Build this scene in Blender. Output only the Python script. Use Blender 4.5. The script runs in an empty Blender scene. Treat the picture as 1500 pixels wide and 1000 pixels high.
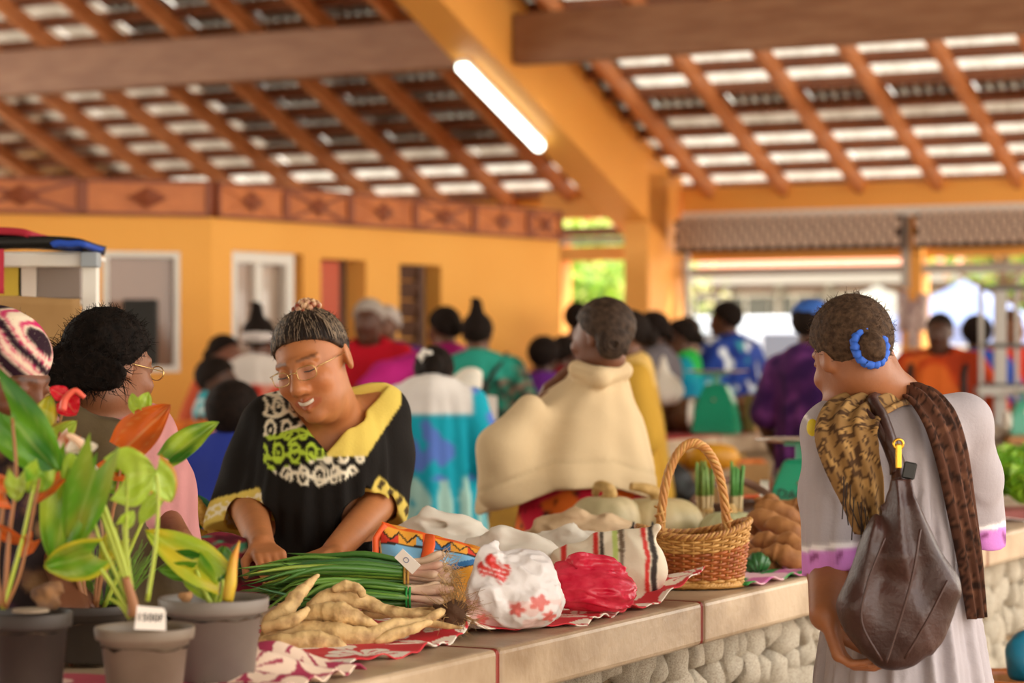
import bpy, bmesh, math, random
import numpy as np
from mathutils import Vector, Matrix, Euler
random.seed(7); rng = np.random.default_rng(7)
sc = bpy.context.scene
C = sc.collection
PI = math.pi
# ---------------------------------------------------------------- camera, sky, sun, exposure
F = 85/36*1500                       # focal length in pixels of a 1500 px wide frame
HOR, EYE = 515.0, 1.45               # horizon row and eye height
cam_d = bpy.data.cameras.new('camera'); cam = bpy.data.objects.new('camera', cam_d); C.objects.link(cam)
cam.location = (0, 0, EYE); cam.rotation_euler = (PI/2, 0, 0)
cam_d.lens = 85; cam_d.sensor_width = 36; cam_d.shift_y = (HOR-500)/1500; cam_d.clip_start = .1; cam_d.clip_end = 500
cam_d.dof.use_dof = True; cam_d.dof.focus_distance = 5.15; cam_d.dof.aperture_fstop = 3.0
sc.camera = cam
world = bpy.data.worlds.new('world'); sc.world = world; world.use_nodes = True
wn = world.node_tree; bg = wn.nodes['Background']
tc = wn.nodes.new('ShaderNodeTexCoord'); sx = wn.nodes.new('ShaderNodeSeparateXYZ'); cr = wn.nodes.new('ShaderNodeValToRGB')
wn.links.new(tc.outputs['Generated'], sx.inputs[0]); wn.links.new(sx.outputs['Z'], cr.inputs[0]); wn.links.new(cr.outputs[0], bg.inputs[0])
cr.color_ramp.elements[0].position = 0.0; cr.color_ramp.elements[0].color = (1, .90, .76, 1)
cr.color_ramp.elements[1].position = .9; cr.color_ramp.elements[1].color = (.80, .86, .92, 1)
bg.inputs[1].default_value = 1.9
sun_d = bpy.data.lights.new('sun', 'SUN'); sun = bpy.data.objects.new('sun', sun_d); C.objects.link(sun)
sun_d.energy = 3.2; sun_d.angle = math.radians(1); sun_d.color = (1, .92, .8)
sun.rotation_euler = (math.radians(34), math.radians(12), math.radians(10))
sc.view_settings.view_transform = 'Standard'; sc.view_settings.look = 'None'
sc.view_settings.gamma = 1; sc.view_settings.use_curve_mapping = False
sc.view_settings.exposure = 1.2
# ---------------------------------------------------------------- coordinates
def W(px, py, Y): return Vector(((px-750)*Y/F, Y, EYE-(py-HOR)*Y/F))
def XW(px, Y): return (px-750)*Y/F
U = Vector((.466, .885, 0)).normalized(); N = Vector((-U.y, U.x, 0)); O = Vector((0, 4.69, 0))
def B(s, t, z=0.): p = O + U*s + N*t; return Vector((p.x, p.y, z))     # building axes: s away, t to the far side
ROT_U = math.atan2(U.y, U.x)
def lin(c):
    if isinstance(c, str):
        c = c.lstrip('#'); c = ''.join(x*2 for x in c) if len(c) == 3 else c; c = [int(c[i:i+2], 16)/255 for i in (0, 2, 4)]
    return tuple((x/12.92 if x <= .04045 else ((x+.055)/1.055)**2.4) for x in c[:3])
# ---------------------------------------------------------------- materials
_m = {}
def mat(name, col, rough=.6, col2=None, scale=8., bump=0., bscale=60., metal=0., attr=False, trans=0., sss=0., spec=.5, wave=None, emit=0., alpha=1., detail=4., stretch=None, sheen=0., weave=0., fac=(.35, .65), coat=0.):
    if name in _m: return _m[name]
    m = bpy.data.materials.new(name); m.use_nodes = True; t = m.node_tree; n = t.nodes; L = t.links
    b = n['Principled BSDF']; b.inputs['Roughness'].default_value = rough; b.inputs['Metallic'].default_value = metal
    b.inputs['Specular IOR Level'].default_value = spec; b.inputs['Alpha'].default_value = alpha
    b.inputs['Coat Weight'].default_value = coat
    b.inputs['Sheen Weight'].default_value = sheen
    c1 = lin(col)+(1,); out = None
    co = n.new('ShaderNodeTexCoord'); src = co.outputs['Object']
    if stretch:
        mp = n.new('ShaderNodeMapping'); mp.inputs['Scale'].default_value = stretch; L.new(src, mp.inputs[0]); src = mp.outputs[0]
    if attr:
        a = n.new('ShaderNodeAttribute'); a.attribute_name = 'Col'; out = a.outputs['Color']
    if col2 is not None:
        nz = n.new('ShaderNodeTexNoise'); nz.inputs['Scale'].default_value = scale; nz.inputs['Detail'].default_value = detail; L.new(src, nz.inputs['Vector'])
        fo = nz.outputs[0]
        if wave:
            wv = n.new('ShaderNodeTexWave'); wv.inputs['Scale'].default_value = wave; wv.inputs['Distortion'].default_value = 6; wv.inputs['Detail'].default_value = 3; L.new(src, wv.inputs['Vector']); fo = wv.outputs[0]
        mr = n.new('ShaderNodeMapRange'); mr.inputs[1].default_value = fac[0]; mr.inputs[2].default_value = fac[1]; L.new(fo, mr.inputs[0])
        mx = n.new('ShaderNodeMix'); mx.data_type = 'RGBA'; L.new(mr.outputs[0], mx.inputs[0])
        mx.inputs[7].default_value = lin(col2)+(1,)
        if out is not None:
            mx.blend_type = 'MULTIPLY'; L.new(out, mx.inputs[6])
        else: mx.inputs[6].default_value = c1
        out = mx.outputs[2]
    if out is not None: L.new(out, b.inputs['Base Color'])
    else: b.inputs['Base Color'].default_value = c1
    if bump or weave:
        bp = n.new('ShaderNodeBump'); bp.inputs['Strength'].default_value = bump or weave; bp.inputs['Distance'].default_value = .01
        if weave:
            w1 = n.new('ShaderNodeTexWave'); w1.inputs['Scale'].default_value = bscale; w2 = n.new('ShaderNodeTexWave'); w2.bands_direction = 'Z'; w2.inputs['Scale'].default_value = bscale
            L.new(src, w1.inputs['Vector']); L.new(src, w2.inputs['Vector'])
            ad = n.new('ShaderNodeMath'); ad.operation = 'ADD'; L.new(w1.outputs[1], ad.inputs[0]); L.new(w2.outputs[1], ad.inputs[1]); h = ad.outputs[0]
        else:
            nb = n.new('ShaderNodeTexNoise'); nb.inputs['Scale'].default_value = bscale; nb.inputs['Detail'].default_value = 5; L.new(src, nb.inputs['Vector']); h = nb.outputs[0]
        L.new(h, bp.inputs['Height']); L.new(bp.outputs[0], b.inputs['Normal'])
    if trans: b.inputs['Transmission Weight'].default_value = trans
    if sss:
        b.inputs['Subsurface Weight'].default_value = sss; b.inputs['Subsurface Radius'].default_value = (.012, .005, .003); b.inputs['Subsurface Scale'].default_value = 1
    if emit:
        b.inputs['Emission Color'].default_value = c1; b.inputs['Emission Strength'].default_value = emit
    _m[name] = m; return m
def thin_mat(name, col, rough=.4, mixf=.35, col2=None, scale=10, attr=False, bump=.0, bscale=40, spec=.5):
    """leaf / cloth / plastic film: diffuse with some light passing through"""
    if name in _m: return _m[name]
    m = mat(name, col, rough, col2, scale, bump, bscale, attr=attr, spec=spec); t = m.node_tree; b = t.nodes['Principled BSDF']; o = t.nodes['Material Output']
    tr = t.nodes.new('ShaderNodeBsdfTranslucent'); mx = t.nodes.new('ShaderNodeMixShader'); mx.inputs[0].default_value = mixf
    l = b.inputs['Base Color'].links
    if l: t.links.new(l[0].from_socket, tr.inputs[0])
    else: tr.inputs[0].default_value = b.inputs['Base Color'].default_value
    t.links.new(b.outputs[0], mx.inputs[1]); t.links.new(tr.outputs[0], mx.inputs[2]); t.links.new(mx.outputs[0], o.inputs[0])
    return m
# ---------------------------------------------------------------- objects
def empty(name, loc, label=None, cat=None, group=None, rz=0):
    o = bpy.data.objects.new(name, None); C.objects.link(o); o.location = loc; o.rotation_euler.z = rz; o.empty_display_size = .1
    return tag(o, label, cat, group)
def tag(o, label=None, cat=None, group=None, kind=None):
    if label: o['label'] = label
    if cat: o['category'] = cat
    if group: o['group'] = group
    if kind: o['kind'] = kind
    return o
def link(name, me, m=None, parent=None, loc=None, rot=None, label=None):
    o = bpy.data.objects.new(name, me); C.objects.link(o)
    if m is not None and not len(me.materials):
        for x in (m if isinstance(m, (list, tuple)) else [m]): me.materials.append(x)
    if loc is not None: o.location = loc
    if rot is not None: o.rotation_euler = rot
    if parent is not None: o.parent = parent
    if label: o['label'] = label
    return o
def pymesh(V, Fc, smooth=True, cols=None, uv=None, mi=None, name='m'):
    me = bpy.data.meshes.new(name)
    me.from_pydata([tuple(map(float, v)) for v in V] if not isinstance(V, np.ndarray) else V.tolist(), [], [tuple(map(int, f)) for f in Fc] if not isinstance(Fc, np.ndarray) else Fc.tolist())
    if cols is not None:
        a = me.color_attributes.new('Col', 'FLOAT_COLOR', 'POINT')
        c = np.ones((len(V), 4), np.float32); c[:, :3] = np.asarray(cols)[:, :3]; a.data.foreach_set('color', c.ravel())
    if mi is not None: me.polygons.foreach_set('material_index', np.asarray(mi, np.int32))
    if smooth: me.polygons.foreach_set('use_smooth', np.ones(len(me.polygons), bool))
    me.update(); return me
class MB:
    """collects shapes into one mesh"""
    def __init__(s): s.V = []; s.F = []; s.mi = []; s.cur = 0
    def add(s, V, Fc):
        o = len(s.V); s.V += [tuple(v) for v in V]; s.F += [tuple(i+o for i in f) for f in Fc]; s.mi += [s.cur]*len(Fc); return s
    def box(s, c, size, rz=0, M=None, taper=1.):
        hx, hy, hz = [x/2 for x in size]
        V = [Vector((a*hx*(taper if e > 0 else 1), b*hy*(taper if e > 0 else 1), e*hz)) for a in (-1, 1) for b in (-1, 1) for e in (-1, 1)]
        R = M or Matrix.Rotation(rz, 3, 'Z')
        V = [R @ v + Vector(c) for v in V]
        return s.add(V, [(0, 1, 3, 2), (4, 6, 7, 5), (0, 4, 5, 1), (2, 3, 7, 6), (0, 2, 6, 4), (1, 5, 7, 3)])
    def bar(s, a, b, w, h, up=(0, 0, 1)):
        a = Vector(a); b = Vector(b); d = (b-a); l = d.length; d.normalize()
        x = d.cross(Vector(up)); x.normalize(); z = x.cross(d)
        M = Matrix((x, d, z)).transposed()
        return s.box((a+b)/2, (w, l, h), M=M)
    def tube(s, P, r, n=8, cap=True, flat=1.):
        P = [Vector(p) for p in P]; R = r if hasattr(r, '__len__') else [r]*len(P)
        V, Fc = [], []; ref = None
        for i, p in enumerate(P):
            d = (P[min(i+1, len(P)-1)]-P[max(i-1, 0)]); d.normalize()
            if ref is None:
                ref = Vector((0, 0, 1)) if abs(d.z) < .9 else Vector((1, 0, 0))
            x = d.cross(ref); x.normalize(); y = x.cross(d); ref = y
            for k in range(n):
                a = 2*PI*k/n; V.append(p+(x*math.cos(a)+y*math.sin(a)*flat)*R[i])
            if i:
                o = (i-1)*n
                for k in range(n): Fc.append((o+k, o+(k+1) % n, o+n+(k+1) % n, o+n+k))
        if cap:
            Fc.append(tuple(range(n-1, -1, -1))); Fc.append(tuple(range((len(P)-1)*n, len(P)*n)))
        return s.add(V, Fc)
    def lathe(s, prof, n=24, c=(0, 0, 0), sx=1., sy=1.):
        V, Fc = [], []
        for r, z in prof:
            for k in range(n): a = 2*PI*k/n; V.append((c[0]+r*sx*math.cos(a), c[1]+r*sy*math.sin(a), c[2]+z))
        for i in range(len(prof)-1):
            for k in range(n): Fc.append((i*n+k, i*n+(k+1) % n, (i+1)*n+(k+1) % n, (i+1)*n+k))
        if prof[0][0] > 1e-6: Fc.append(tuple(range(n-1, -1, -1)))
        if prof[-1][0] > 1e-6: Fc.append(tuple(range((len(prof)-1)*n, len(prof)*n)))
        return s.add(V, Fc)
    def ell(s, c, r, nu=14, nv=9, M=None):
        V, Fc = [], []
        for j in range(nv+1):
            th = PI*j/nv
            for k in range(nu):
                a = 2*PI*k/nu; v = Vector((r[0]*math.sin(th)*math.cos(a), r[1]*math.sin(th)*math.sin(a), r[2]*math.cos(th)))
                if M: v = M @ v
                V.append(v+Vector(c))
        for j in range(nv):
            for k in range(nu): Fc.append((j*nu+k, (j+1)*nu+k, (j+1)*nu+(k+1) % nu, j*nu+(k+1) % nu))
        return s.add(V, Fc)
    def mesh(s, smooth=False, bevel=0., seg=1, angle=None):
        me = pymesh(s.V, s.F, smooth, mi=s.mi)
        if bevel:
            bm = bmesh.new(); bm.from_mesh(me)
            bmesh.ops.bevel(bm, geom=[e for e in bm.edges if len(e.link_faces) == 2 and e.calc_face_angle() > .6], offset=bevel, segments=seg, affect='EDGES', profile=.5)
            bm.to_mesh(me); bm.free()
        return me
    def build(s, name, m, parent=None, smooth=False, bevel=0., seg=1, label=None, loc=None, rel=None):
        if rel is not None:
            r = Vector(rel); s.V = [tuple(Vector(v)-r) for v in s.V]
        return link(name, s.mesh(smooth, bevel, seg), m, parent, loc, label=label)
def copy_tree(o, parent=None):
    c = o.copy(); C.objects.link(c)
    if parent is not None: c.parent = parent
    for ch in list(o.children): copy_tree(ch, c)
    return c
def bez(pts, n=12):
    """Catmull-Rom through the points"""
    P = [Vector(p) for p in pts]; P = [2*P[0]-P[1]]+P+[2*P[-1]-P[-2]]; out = []
    for i in range(1, len(P)-2):
        for k in range(n):
            t = k/n; a, b, c, d = P[i-1:i+3]
            out.append(.5*((2*b)+(c-a)*t+(2*a-5*b+4*c-d)*t*t+(3*b-a-3*c+d)*t**3))
    out.append(P[-2]); return out
def sheet(fn, nu, nv, col=None, closed_u=False, thick=0., mi=None):
    """grid surface fn(u,v)->(x,y,z); optional thickness; optional vertex colours col(u,v)"""
    V, Cc, Fc = [], [], []
    for j in range(nv+1):
        for i in range(nu+1):
            u, v = i/nu, j/nv; V.append(Vector(fn(u, v)))
            if col: Cc.append(col(u, v))
    w = nu+1
    for j in range(nv):
        for i in range(nu): Fc.append((j*w+i, j*w+i+1, (j+1)*w+i+1, (j+1)*w+i))
    if thick:
        me = pymesh(V, Fc, True); nr = [Vector(v.normal) for v in me.vertices]; bpy.data.meshes.remove(me)
        n0 = len(V); V = V+[v-n*thick for v, n in zip(V, nr)]; Cc = Cc+Cc
        Fb = [tuple(n0+i for i in reversed(f)) for f in Fc]; rim = []
        for i in range(nu): rim += [(i+1, i, n0+i, n0+i+1), (nv*w+i, nv*w+i+1, n0+nv*w+i+1, n0+nv*w+i)]
        for j in range(nv): rim += [(j*w, (j+1)*w, n0+(j+1)*w, n0+j*w), ((j+1)*w+nu, j*w+nu, n0+j*w+nu, n0+(j+1)*w+nu)]
        Fc = Fc+Fb+rim
    return pymesh(V, Fc, True, cols=Cc if col else None)
# ---------------------------------------------------------------- signed distance modelling
def vnoise(P, s=1., seed=0):
    """cheap smooth pseudo noise from sines, range about -1..1"""
    x, y, z = P[..., 0]*s+seed*1.7, P[..., 1]*s+seed*2.3, P[..., 2]*s+seed*.9
    return (np.sin(x*1.7+np.sin(y*1.3+z)*1.5)+np.sin(y*2.1+np.sin(z*1.9+x)*1.3)+np.sin(z*1.6+np.sin(x*1.1-y)*1.7))/3
class Vox:
    def __init__(s, lo, hi, h):
        s.lo = np.array(lo, float); s.h = h; s.n = np.ceil((np.array(hi)-s.lo)/h).astype(int)+1
        s.D = np.full(tuple(s.n), .5, np.float32)
    def blk(s, lo, hi, m):
        a = np.maximum(np.floor((np.array(lo)-m-s.lo)/s.h).astype(int), 0); b = np.minimum(np.ceil((np.array(hi)+m-s.lo)/s.h).astype(int)+1, s.n)
        if (b <= a).any(): return None, None
        ax = [(s.lo[i]+s.h*np.arange(a[i], b[i])).astype(np.float32) for i in range(3)]
        P = np.stack(np.meshgrid(*ax, indexing='ij'), -1)
        return tuple(slice(a[i], b[i]) for i in range(3)), P
    def op(s, fn, lo, hi, k=.01, mode='u'):
        sl, P = s.blk(lo, hi, 3*s.h+k*1.5)
        if sl is None: return s
        d = fn(P); D = s.D[sl]
        if mode == 'u':
            h = np.maximum(k-np.abs(D-d), 0)/k; s.D[sl] = np.minimum(D, d)-h*h*k*.25
        elif mode == 's':
            d = -d; h = np.maximum(k-np.abs(D-d), 0)/k; s.D[sl] = np.maximum(D, d)+h*h*k*.25
        return s
    def cone(s, a, b, r1, r2=None, k=.01, mode='u', sq=None):
        a = np.array(a, float); b = np.array(b, float); r2 = r1 if r2 is None else r2; R = max(r1, r2)
        def fn(P):
            pa = P-a; ba = b-a; h = np.clip((pa@ba)/max(ba@ba, 1e-9), 0, 1)
            return np.linalg.norm(pa-h[..., None]*ba, axis=-1)-(r1+(r2-r1)*h)
        return s.op(fn, np.minimum(a, b)-R, np.maximum(a, b)+R, k, mode)
    def ell(s, c, r, k=.01, M=None, mode='u'):
        c = np.array(c, float); r = np.array(r, float); Mi = None if M is None else np.array(M)   # rows map local->world
        def fn(P):
            q = P-c
            if Mi is not None: q = q@Mi
            k0 = np.linalg.norm(q/r, axis=-1); k1 = np.linalg.norm(q/(r*r), axis=-1)
            return k0*(k0-1)/np.maximum(k1, 1e-6)
        R = r if Mi is None else np.full(3, r.max())
        return s.op(fn, c-R, c+R, k, mode)
    def chain(s, pts, rad, k=.01, mode='u'):
        for i in range(len(pts)-1): s.cone(pts[i], pts[i+1], rad[i], rad[i+1], k, mode)
        return s
    def loft(s, rings, k=.01, fold=0., nf=9, fold0=0., seed=0, M=None, mode='u', tw=0.):
        """rings: (z, cx, cy, rx, ry) bottom to top; elliptical sections with folds that grow downwards"""
        R = np.array(rings, float); z0, z1 = R[0, 0], R[-1, 0]; m = R[:, 3:].max()+fold
        def fn(P):
            z = P[..., 2]; zc = np.clip(z, z0, z1); cx, cy, rx, ry = [np.interp(zc, R[:, 0], R[:, i]) for i in (1, 2, 3, 4)]
            dx, dy = P[..., 0]-cx, P[..., 1]-cy
            if fold or fold0:
                th = np.arctan2(dy/ry, dx/rx); w = np.sin(th*nf+np.sin(th*3+seed)*1.2+seed+z*tw)*.6+np.sin(th*(nf*1.7)+seed*3+np.sin(z*6)*.5)*.4
                amp = fold0+(fold-fold0)*np.clip((z1-z)/(z1-z0), 0, 1); f = 1+w*amp/np.minimum(rx, ry)
            else: f = 1
            q = np.sqrt((dx/rx)**2+(dy/ry)**2); d = (q-f)*np.minimum(rx, ry)
            return np.maximum(d, np.maximum(z0-z, z-z1))
        lo = np.array([R[:, 1].min()-m, R[:, 2].min()-m, z0]); hi = np.array([R[:, 1].max()+m, R[:, 2].max()+m, z1])
        return s.op(fn, lo, hi, k, mode)
    def half(s, n, c, k=.006):
        """keep n.p > c"""
        n = np.array(n, float); n /= np.linalg.norm(n)
        ax = [(s.lo[i]+s.h*np.arange(s.n[i])).astype(np.float32) for i in range(3)]
        d = c-(ax[0][:, None, None]*n[0]+ax[1][None, :, None]*n[1]+ax[2][None, None, :]*n[2])
        h = np.maximum(k-np.abs(s.D-d), 0)/k; s.D = np.maximum(s.D, d)+h*h*k*.25
        return s
    def disp(s, fn):
        sl, P = s.blk(s.lo, s.lo+s.h*s.n, 0); s.D[sl] += fn(P); return s
    def mesh(s, col=None, off=(0, 0, 0), name='m', relax=1):
        D = s.D.copy(); D[0], D[-1] = 1, 1; D[:, 0], D[:, -1] = 1, 1; D[:, :, 0], D[:, :, -1] = 1, 1
        nx, ny, nz = D.shape; I = D < 0
        cn = [I[i:nx-1+i, j:ny-1+j, k:nz-1+k] for i in (0, 1) for j in (0, 1) for k in (0, 1)]
        sm = sum(c.astype(np.int8) for c in cn); act = (sm > 0) & (sm < 8); idx = np.argwhere(act)
        if not len(idx): return pymesh(np.zeros((0, 3)), np.zeros((0, 4), int))
        vid = np.full(act.shape, -1, np.int32); vid[act] = np.arange(len(idx))
        acc = np.zeros((len(idx), 3)); cnt = np.zeros(len(idx))
        crn = [(i, j, k) for i in (0, 1) for j in (0, 1) for k in (0, 1)]
        val = {c: D[idx[:, 0]+c[0], idx[:, 1]+c[1], idx[:, 2]+c[2]] for c in crn}
        for a in crn:
            for ax in range(3):
                if a[ax] == 0:
                    b = list(a); b[ax] = 1; b = tuple(b); va, vb = val[a], val[b]; m = (va < 0) != (vb < 0)
                    t = np.where(m, va/np.where(m, va-vb, 1), 0); p = np.tile(np.array(a, float), (len(idx), 1)); p[:, ax] += t
                    acc[m] += p[m]; cnt[m] += 1
        V = s.lo+s.h*(idx+acc/cnt[:, None]); Q = []
        for ax in range(3):
            o1, o2 = [(1, 2), (2, 0), (0, 1)][ax]
            A = np.take(I, range(D.shape[ax]-1), ax); Bv = np.take(I, range(1, D.shape[ax]), ax); e = np.argwhere(A != Bv)
            if not len(e): continue
            e = e[(e[:, o1] > 0) & (e[:, o2] > 0)]
            fl = A[tuple(e.T)]; q = []
            for d1, d2 in ((1, 1), (0, 1), (0, 0), (1, 0)):
                c = e.copy(); c[:, o1] -= d1; c[:, o2] -= d2; q.append(vid[tuple(c.T)])
            q = np.stack(q, 1); q[~fl] = q[~fl][:, ::-1]; Q.append(q)
        Q = np.concatenate(Q); Q = Q[(Q >= 0).all(1)]
        for _ in range(relax):
            S = np.zeros_like(V); c = np.zeros(len(V))
            for i in range(4):
                np.add.at(S, Q[:, i], V[Q[:, (i+1) % 4]]+V[Q[:, (i-1) % 4]]); np.add.at(c, Q[:, i], 2)
            V = V*.5+.5*S/np.maximum(c, 1)[:, None]
        cols = col(V) if col else None
        if col:
            S = np.zeros_like(cols, dtype=float); c = np.zeros(len(V))
            for i in range(4): np.add.at(S, Q[:, i], cols[Q[:, (i+1) % 4]]+cols[Q[:, (i-1) % 4]]); np.add.at(c, Q[:, i], 2)
            cols = .45*cols+.55*S/np.maximum(c, 1)[:, None]
        return pymesh(V-np.array(off), Q, True, cols=cols, name=name)
# ================================================================ SETTING
sv = (U*.55-N*.55+Vector((0, 0, 1.05))).normalized(); sun.rotation_euler = sv.to_track_quat('Z', 'Y').to_euler()
M_yel = mat('yellow_plaster', '#f7b252', .75, '#f2aa4a', 1.2, bump=.08, bscale=30)
M_yel2 = mat('yellow_paint_beam', '#f6b052', .6, '#f0a84c', 1.0, bump=.05, bscale=20)
M_wood = mat('brown_glulam', '#94694a', .55, '#825638', 3, bump=.15, bscale=30, stretch=(1, 1, 6))
M_raft = mat('rafter_wood', '#d08a55', .55, '#bd7644', 4, bump=.1, bscale=40)
M_batt = mat('batten_wood', '#8a5230', .6, '#77452a', 5)
M_tile = mat('metal_tile', '#b9b6ae', .28, '#a6a39a', 4, metal=.75, bump=.05, bscale=14)
M_frz = mat('frieze_wood', '#d07a3c', .5, '#b8642c', 5, bump=.1, bscale=40)
M_frz2 = mat('frieze_dark', '#8a4320', .5)
M_white = mat('white_paint', '#e9e4da', .5); M_grey = mat('grey_paint', '#a9a29a', .5)
M_conc = mat('floor_concrete', '#a38d78', .7, '#8d7863', 1.5, bump=.1, bscale=20)
M_grd = mat('pale_ground', '#b5a48c', .9, '#a3927a', .6, bump=.1, bscale=5)
M_black = mat('black_plastic', '#15130f', .5)
def proj(p): return 750+F*p[0]/p[1], HOR-F*(p[2]-EYE)/p[1]
def roof(s): return 2.86+.396*(14.35-s)                 # underside of the tiles
SE = 14.35
# floor and the ground outside
MB().box(B(4, 2, -.05), (26, 30, .1), ROT_U).build('floor', M_conc)['kind'] = 'structure'
MB().box(B(42, 2, -.09), (60, 90, .1), ROT_U).build('ground_outside', M_grd)['kind'] = 'structure'
MB().box(B(15.6, 8.6, -.06), (2.0, 4.8, .1), ROT_U).build('dark_reflection_strip', mat('reflection_dark', '#4a5a34', .9, '#3a4a28', 6, bump=.4, bscale=60))['kind'] = 'structure'  # unseen dark green strip added to darken the reflections in the roof tiles
MB().box(B(-19, 2, -.09), (20, 60, .1), ROT_U).build('ground_near_side', M_grd)['kind'] = 'structure'
# ---- roof: tiles, battens, rafters, purlins
ceil = empty('ceiling', B(11, 6, 0)); ceil['kind'] = 'structure'
BAY, ROW = .645, .32; T0 = 5.64
inv = Vector(ceil.location)
def Bc(s, t, z): return B(s, t, z)-inv
sl = Vector((-U.x, -U.y, .396)).normalized(); slope_M = Matrix((-N, -sl, (-N).cross(-sl))).transposed()
nn = 15
V = []; Fq = []
for j in range(2):
    for i in range(nn*2+1):
        x = (i/(nn*2)-.5)*BAY; V.append((x, (j-.5)*ROW*1.28, .010*math.cos(i/2*2*PI/2.14)+(.010 if j else -.010)))
w = nn*2+1
for i in range(w-1): Fq.append((i, i+1, w+i+1, w+i))
M_glow = thin_mat('fibreglass_tile', '#d9d2c4', .35, .34, '#bdb4a4', 6); M_glow_dim = thin_mat('dusty_fibreglass_tile', '#c8bba8', .4, .2, '#a89a86', 6)  # translucent tile copies added so chosen rows glow; the second one is dimmer
tile_me = pymesh(V, Fq, True); tile_me.materials.append(M_tile); tile_c = tile_me.copy(); tile_c.materials[0] = M_glow; tile_d = tile_me.copy(); tile_d.materials[0] = M_glow_dim
rows = [10.75+ROW*k for k in range(12)]
for k, s in enumerate(rows):
    for i in range(-5, 9):
        t = T0+BAY*(i+.5)
        o = bpy.data.objects.new('roof_tile', (tile_c if k >= 9 else tile_me if k == 7 else tile_d if k == 8 else tile_c) if t < 5.9 else tile_c if k >= 10 else tile_d if (k == 9 or (t > 9.4 and k < 10)) else tile_me); C.objects.link(o); o.parent = ceil
        o.matrix_local = Matrix.Translation(Bc(s, t, roof(s)+.02)) @ slope_M.to_4x4() @ Matrix.Rotation(rng.normal(0, .008), 4, 'X') @ Matrix.Rotation(rng.normal(0, .01), 4, 'Y')
    MB().bar(Bc(s+.12, -2.6, roof(s+.12)-.035), Bc(s+.12, 13.5, roof(s+.12)-.035), .06, .075, up=-sl.cross(N)).build('batten', M_batt, ceil)
for i in range(-6, 12):
    t = T0+BAY*i
    MB().bar(Bc(9.6, t, roof(9.6)-.13), Bc(SE+.25, t, roof(SE+.25)-.13), .062, .13).build('rafter', M_raft, ceil)
rest = MB()
def quad(a, b, c, d):
    rest.add([a, b, c, d], [(0, 1, 2, 3)])
quad(Bc(-9, -5, roof(4)-.396*13), Bc(-9, 14, roof(4)-.396*13), Bc(4, 14, roof(4)), Bc(4, -5, roof(4)))  # unseen near roof, its edge carried back to darken the foreground
quad(Bc(4, -5, roof(4)), Bc(4, 14, roof(4)), Bc(10.6, 14, roof(10.6)+.03), Bc(10.6, -4, roof(10.6)+.03))
quad(Bc(10.6, -2.6, roof(10.6)+.05), Bc(10.6, -2.7+5, roof(10.6)+.05), Bc(SE+.5, 2.3, roof(SE+.5)+.05), Bc(SE+.5, -2.6, roof(SE+.5)+.05))
quad(Bc(10.6, 11.3, roof(10.6)+.05), Bc(10.6, 16, roof(10.6)+.05), Bc(SE+.5, 16, roof(SE+.5)+.05), Bc(SE+.5, 11.3, roof(SE+.5)+.05))
o = rest.build('roof_sheet', M_tile, ceil)
sp = 11.29; zb = roof(sp)-.195
for a, b in ((-6, 5.90), (6.27, 13.5)):
    MB().box(Bc(sp, (a+b)/2, zb-.18), (.16, b-a, .36), ROT_U).build('purlin', M_wood, ceil, bevel=.008)
# ---- sloping concrete beam and its pillar
pb = MB(); a, b = 4.0, 14.0
V = []
for s, dz in ((a, 0), (b, 0)):
    for t in (5.92, 6.25):
        for z in (roof(s)-.02, roof(s)-.66): V.append(B(s, t, z))
pb.add(V, [(0, 1, 3, 2), (4, 6, 7, 5), (0, 4, 5, 1), (2, 3, 7, 6), (0, 2, 6, 4), (1, 5, 7, 3)])
pb.build('trim_1', M_yel2)['kind'] = 'structure'
MB().box(B(13.95, 6.03, 1.45), (.7, .22, 2.9), ROT_U).build('pillar', M_yel2, bevel=.01)['kind'] = 'structure'
# fluorescent lamp under the sloping beam
best = []
for (px, py) in ((692, 88), (808, 206)):
    best.append(min(np.arange(9.5, 14, .01), key=lambda s: abs(proj(B(s, 6.17, roof(s)-.68))[0]-px)+abs(proj(B(s, 6.17, roof(s)-.68))[1]-py)))
s1, s2 = best; A_, B_ = B(s1, 6.17, roof(s1)-.70), B(s2, 6.17, roof(s2)-.70)
lamp = empty('fluorescent_lamp', (A_+B_)/2, 'long glowing fluorescent tube light under the sloping yellow beam', 'lamp')
mid = (A_+B_)/2
MB().bar(A_-mid+Vector((0, 0, .02)), B_-mid+Vector((0, 0, .02)), .10, .035).build('housing', M_white, lamp, bevel=.008)
MB().tube([A_-mid-Vector((0, 0, .02)), B_-mid-Vector((0, 0, .02))], .045, 12).build('diffuser', mat('lamp_glow', '#f2fff0', .4, emit=3), lamp, smooth=True)
def tpx_(px, s=14.4):
    k = (px-750)/F; a = O+U*s; return (k*a.y-a.x)/(N.x-k*N.y)
# ---- walls of the yellow kiosk block
PA0, PA1 = Vector((XW(-200, 13.6), 13.6, 0)), Vector((XW(310, 14.2), 14.2, 0)); PB1 = Vector((XW(820, 17.2), 17.2, 0))
ZB, ZT = 2.24, 2.45
def on(P, Q, px):
    k = (px-750)/F; d = Q-P; f = (k*P.y-P.x)/(d.x-k*d.y); return f*d.length
def wall(name, P, Q, holes, z1, th=.3):
    d = Q-P; L = d.length; d.normalize(); nb = Vector((-d.y, d.x, 0)); rz = math.atan2(d.y, d.x); w = MB(); x = 0
    def seg(a, b, za, zb):
        if b-a > .002 and zb-za > .002: w.box(P+d*(a+b)/2+nb*th/2+Vector((0, 0, (za+zb)/2)), (b-a, th, zb-za), rz)
    for a, b, za, zb in holes:
        seg(x, a, 0, z1); seg(a, b, 0, za); seg(a, b, zb, z1); x = b
    seg(x, L, 0, z1); o = w.build(name, M_yel); o['kind'] = 'structure'; return o
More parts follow.
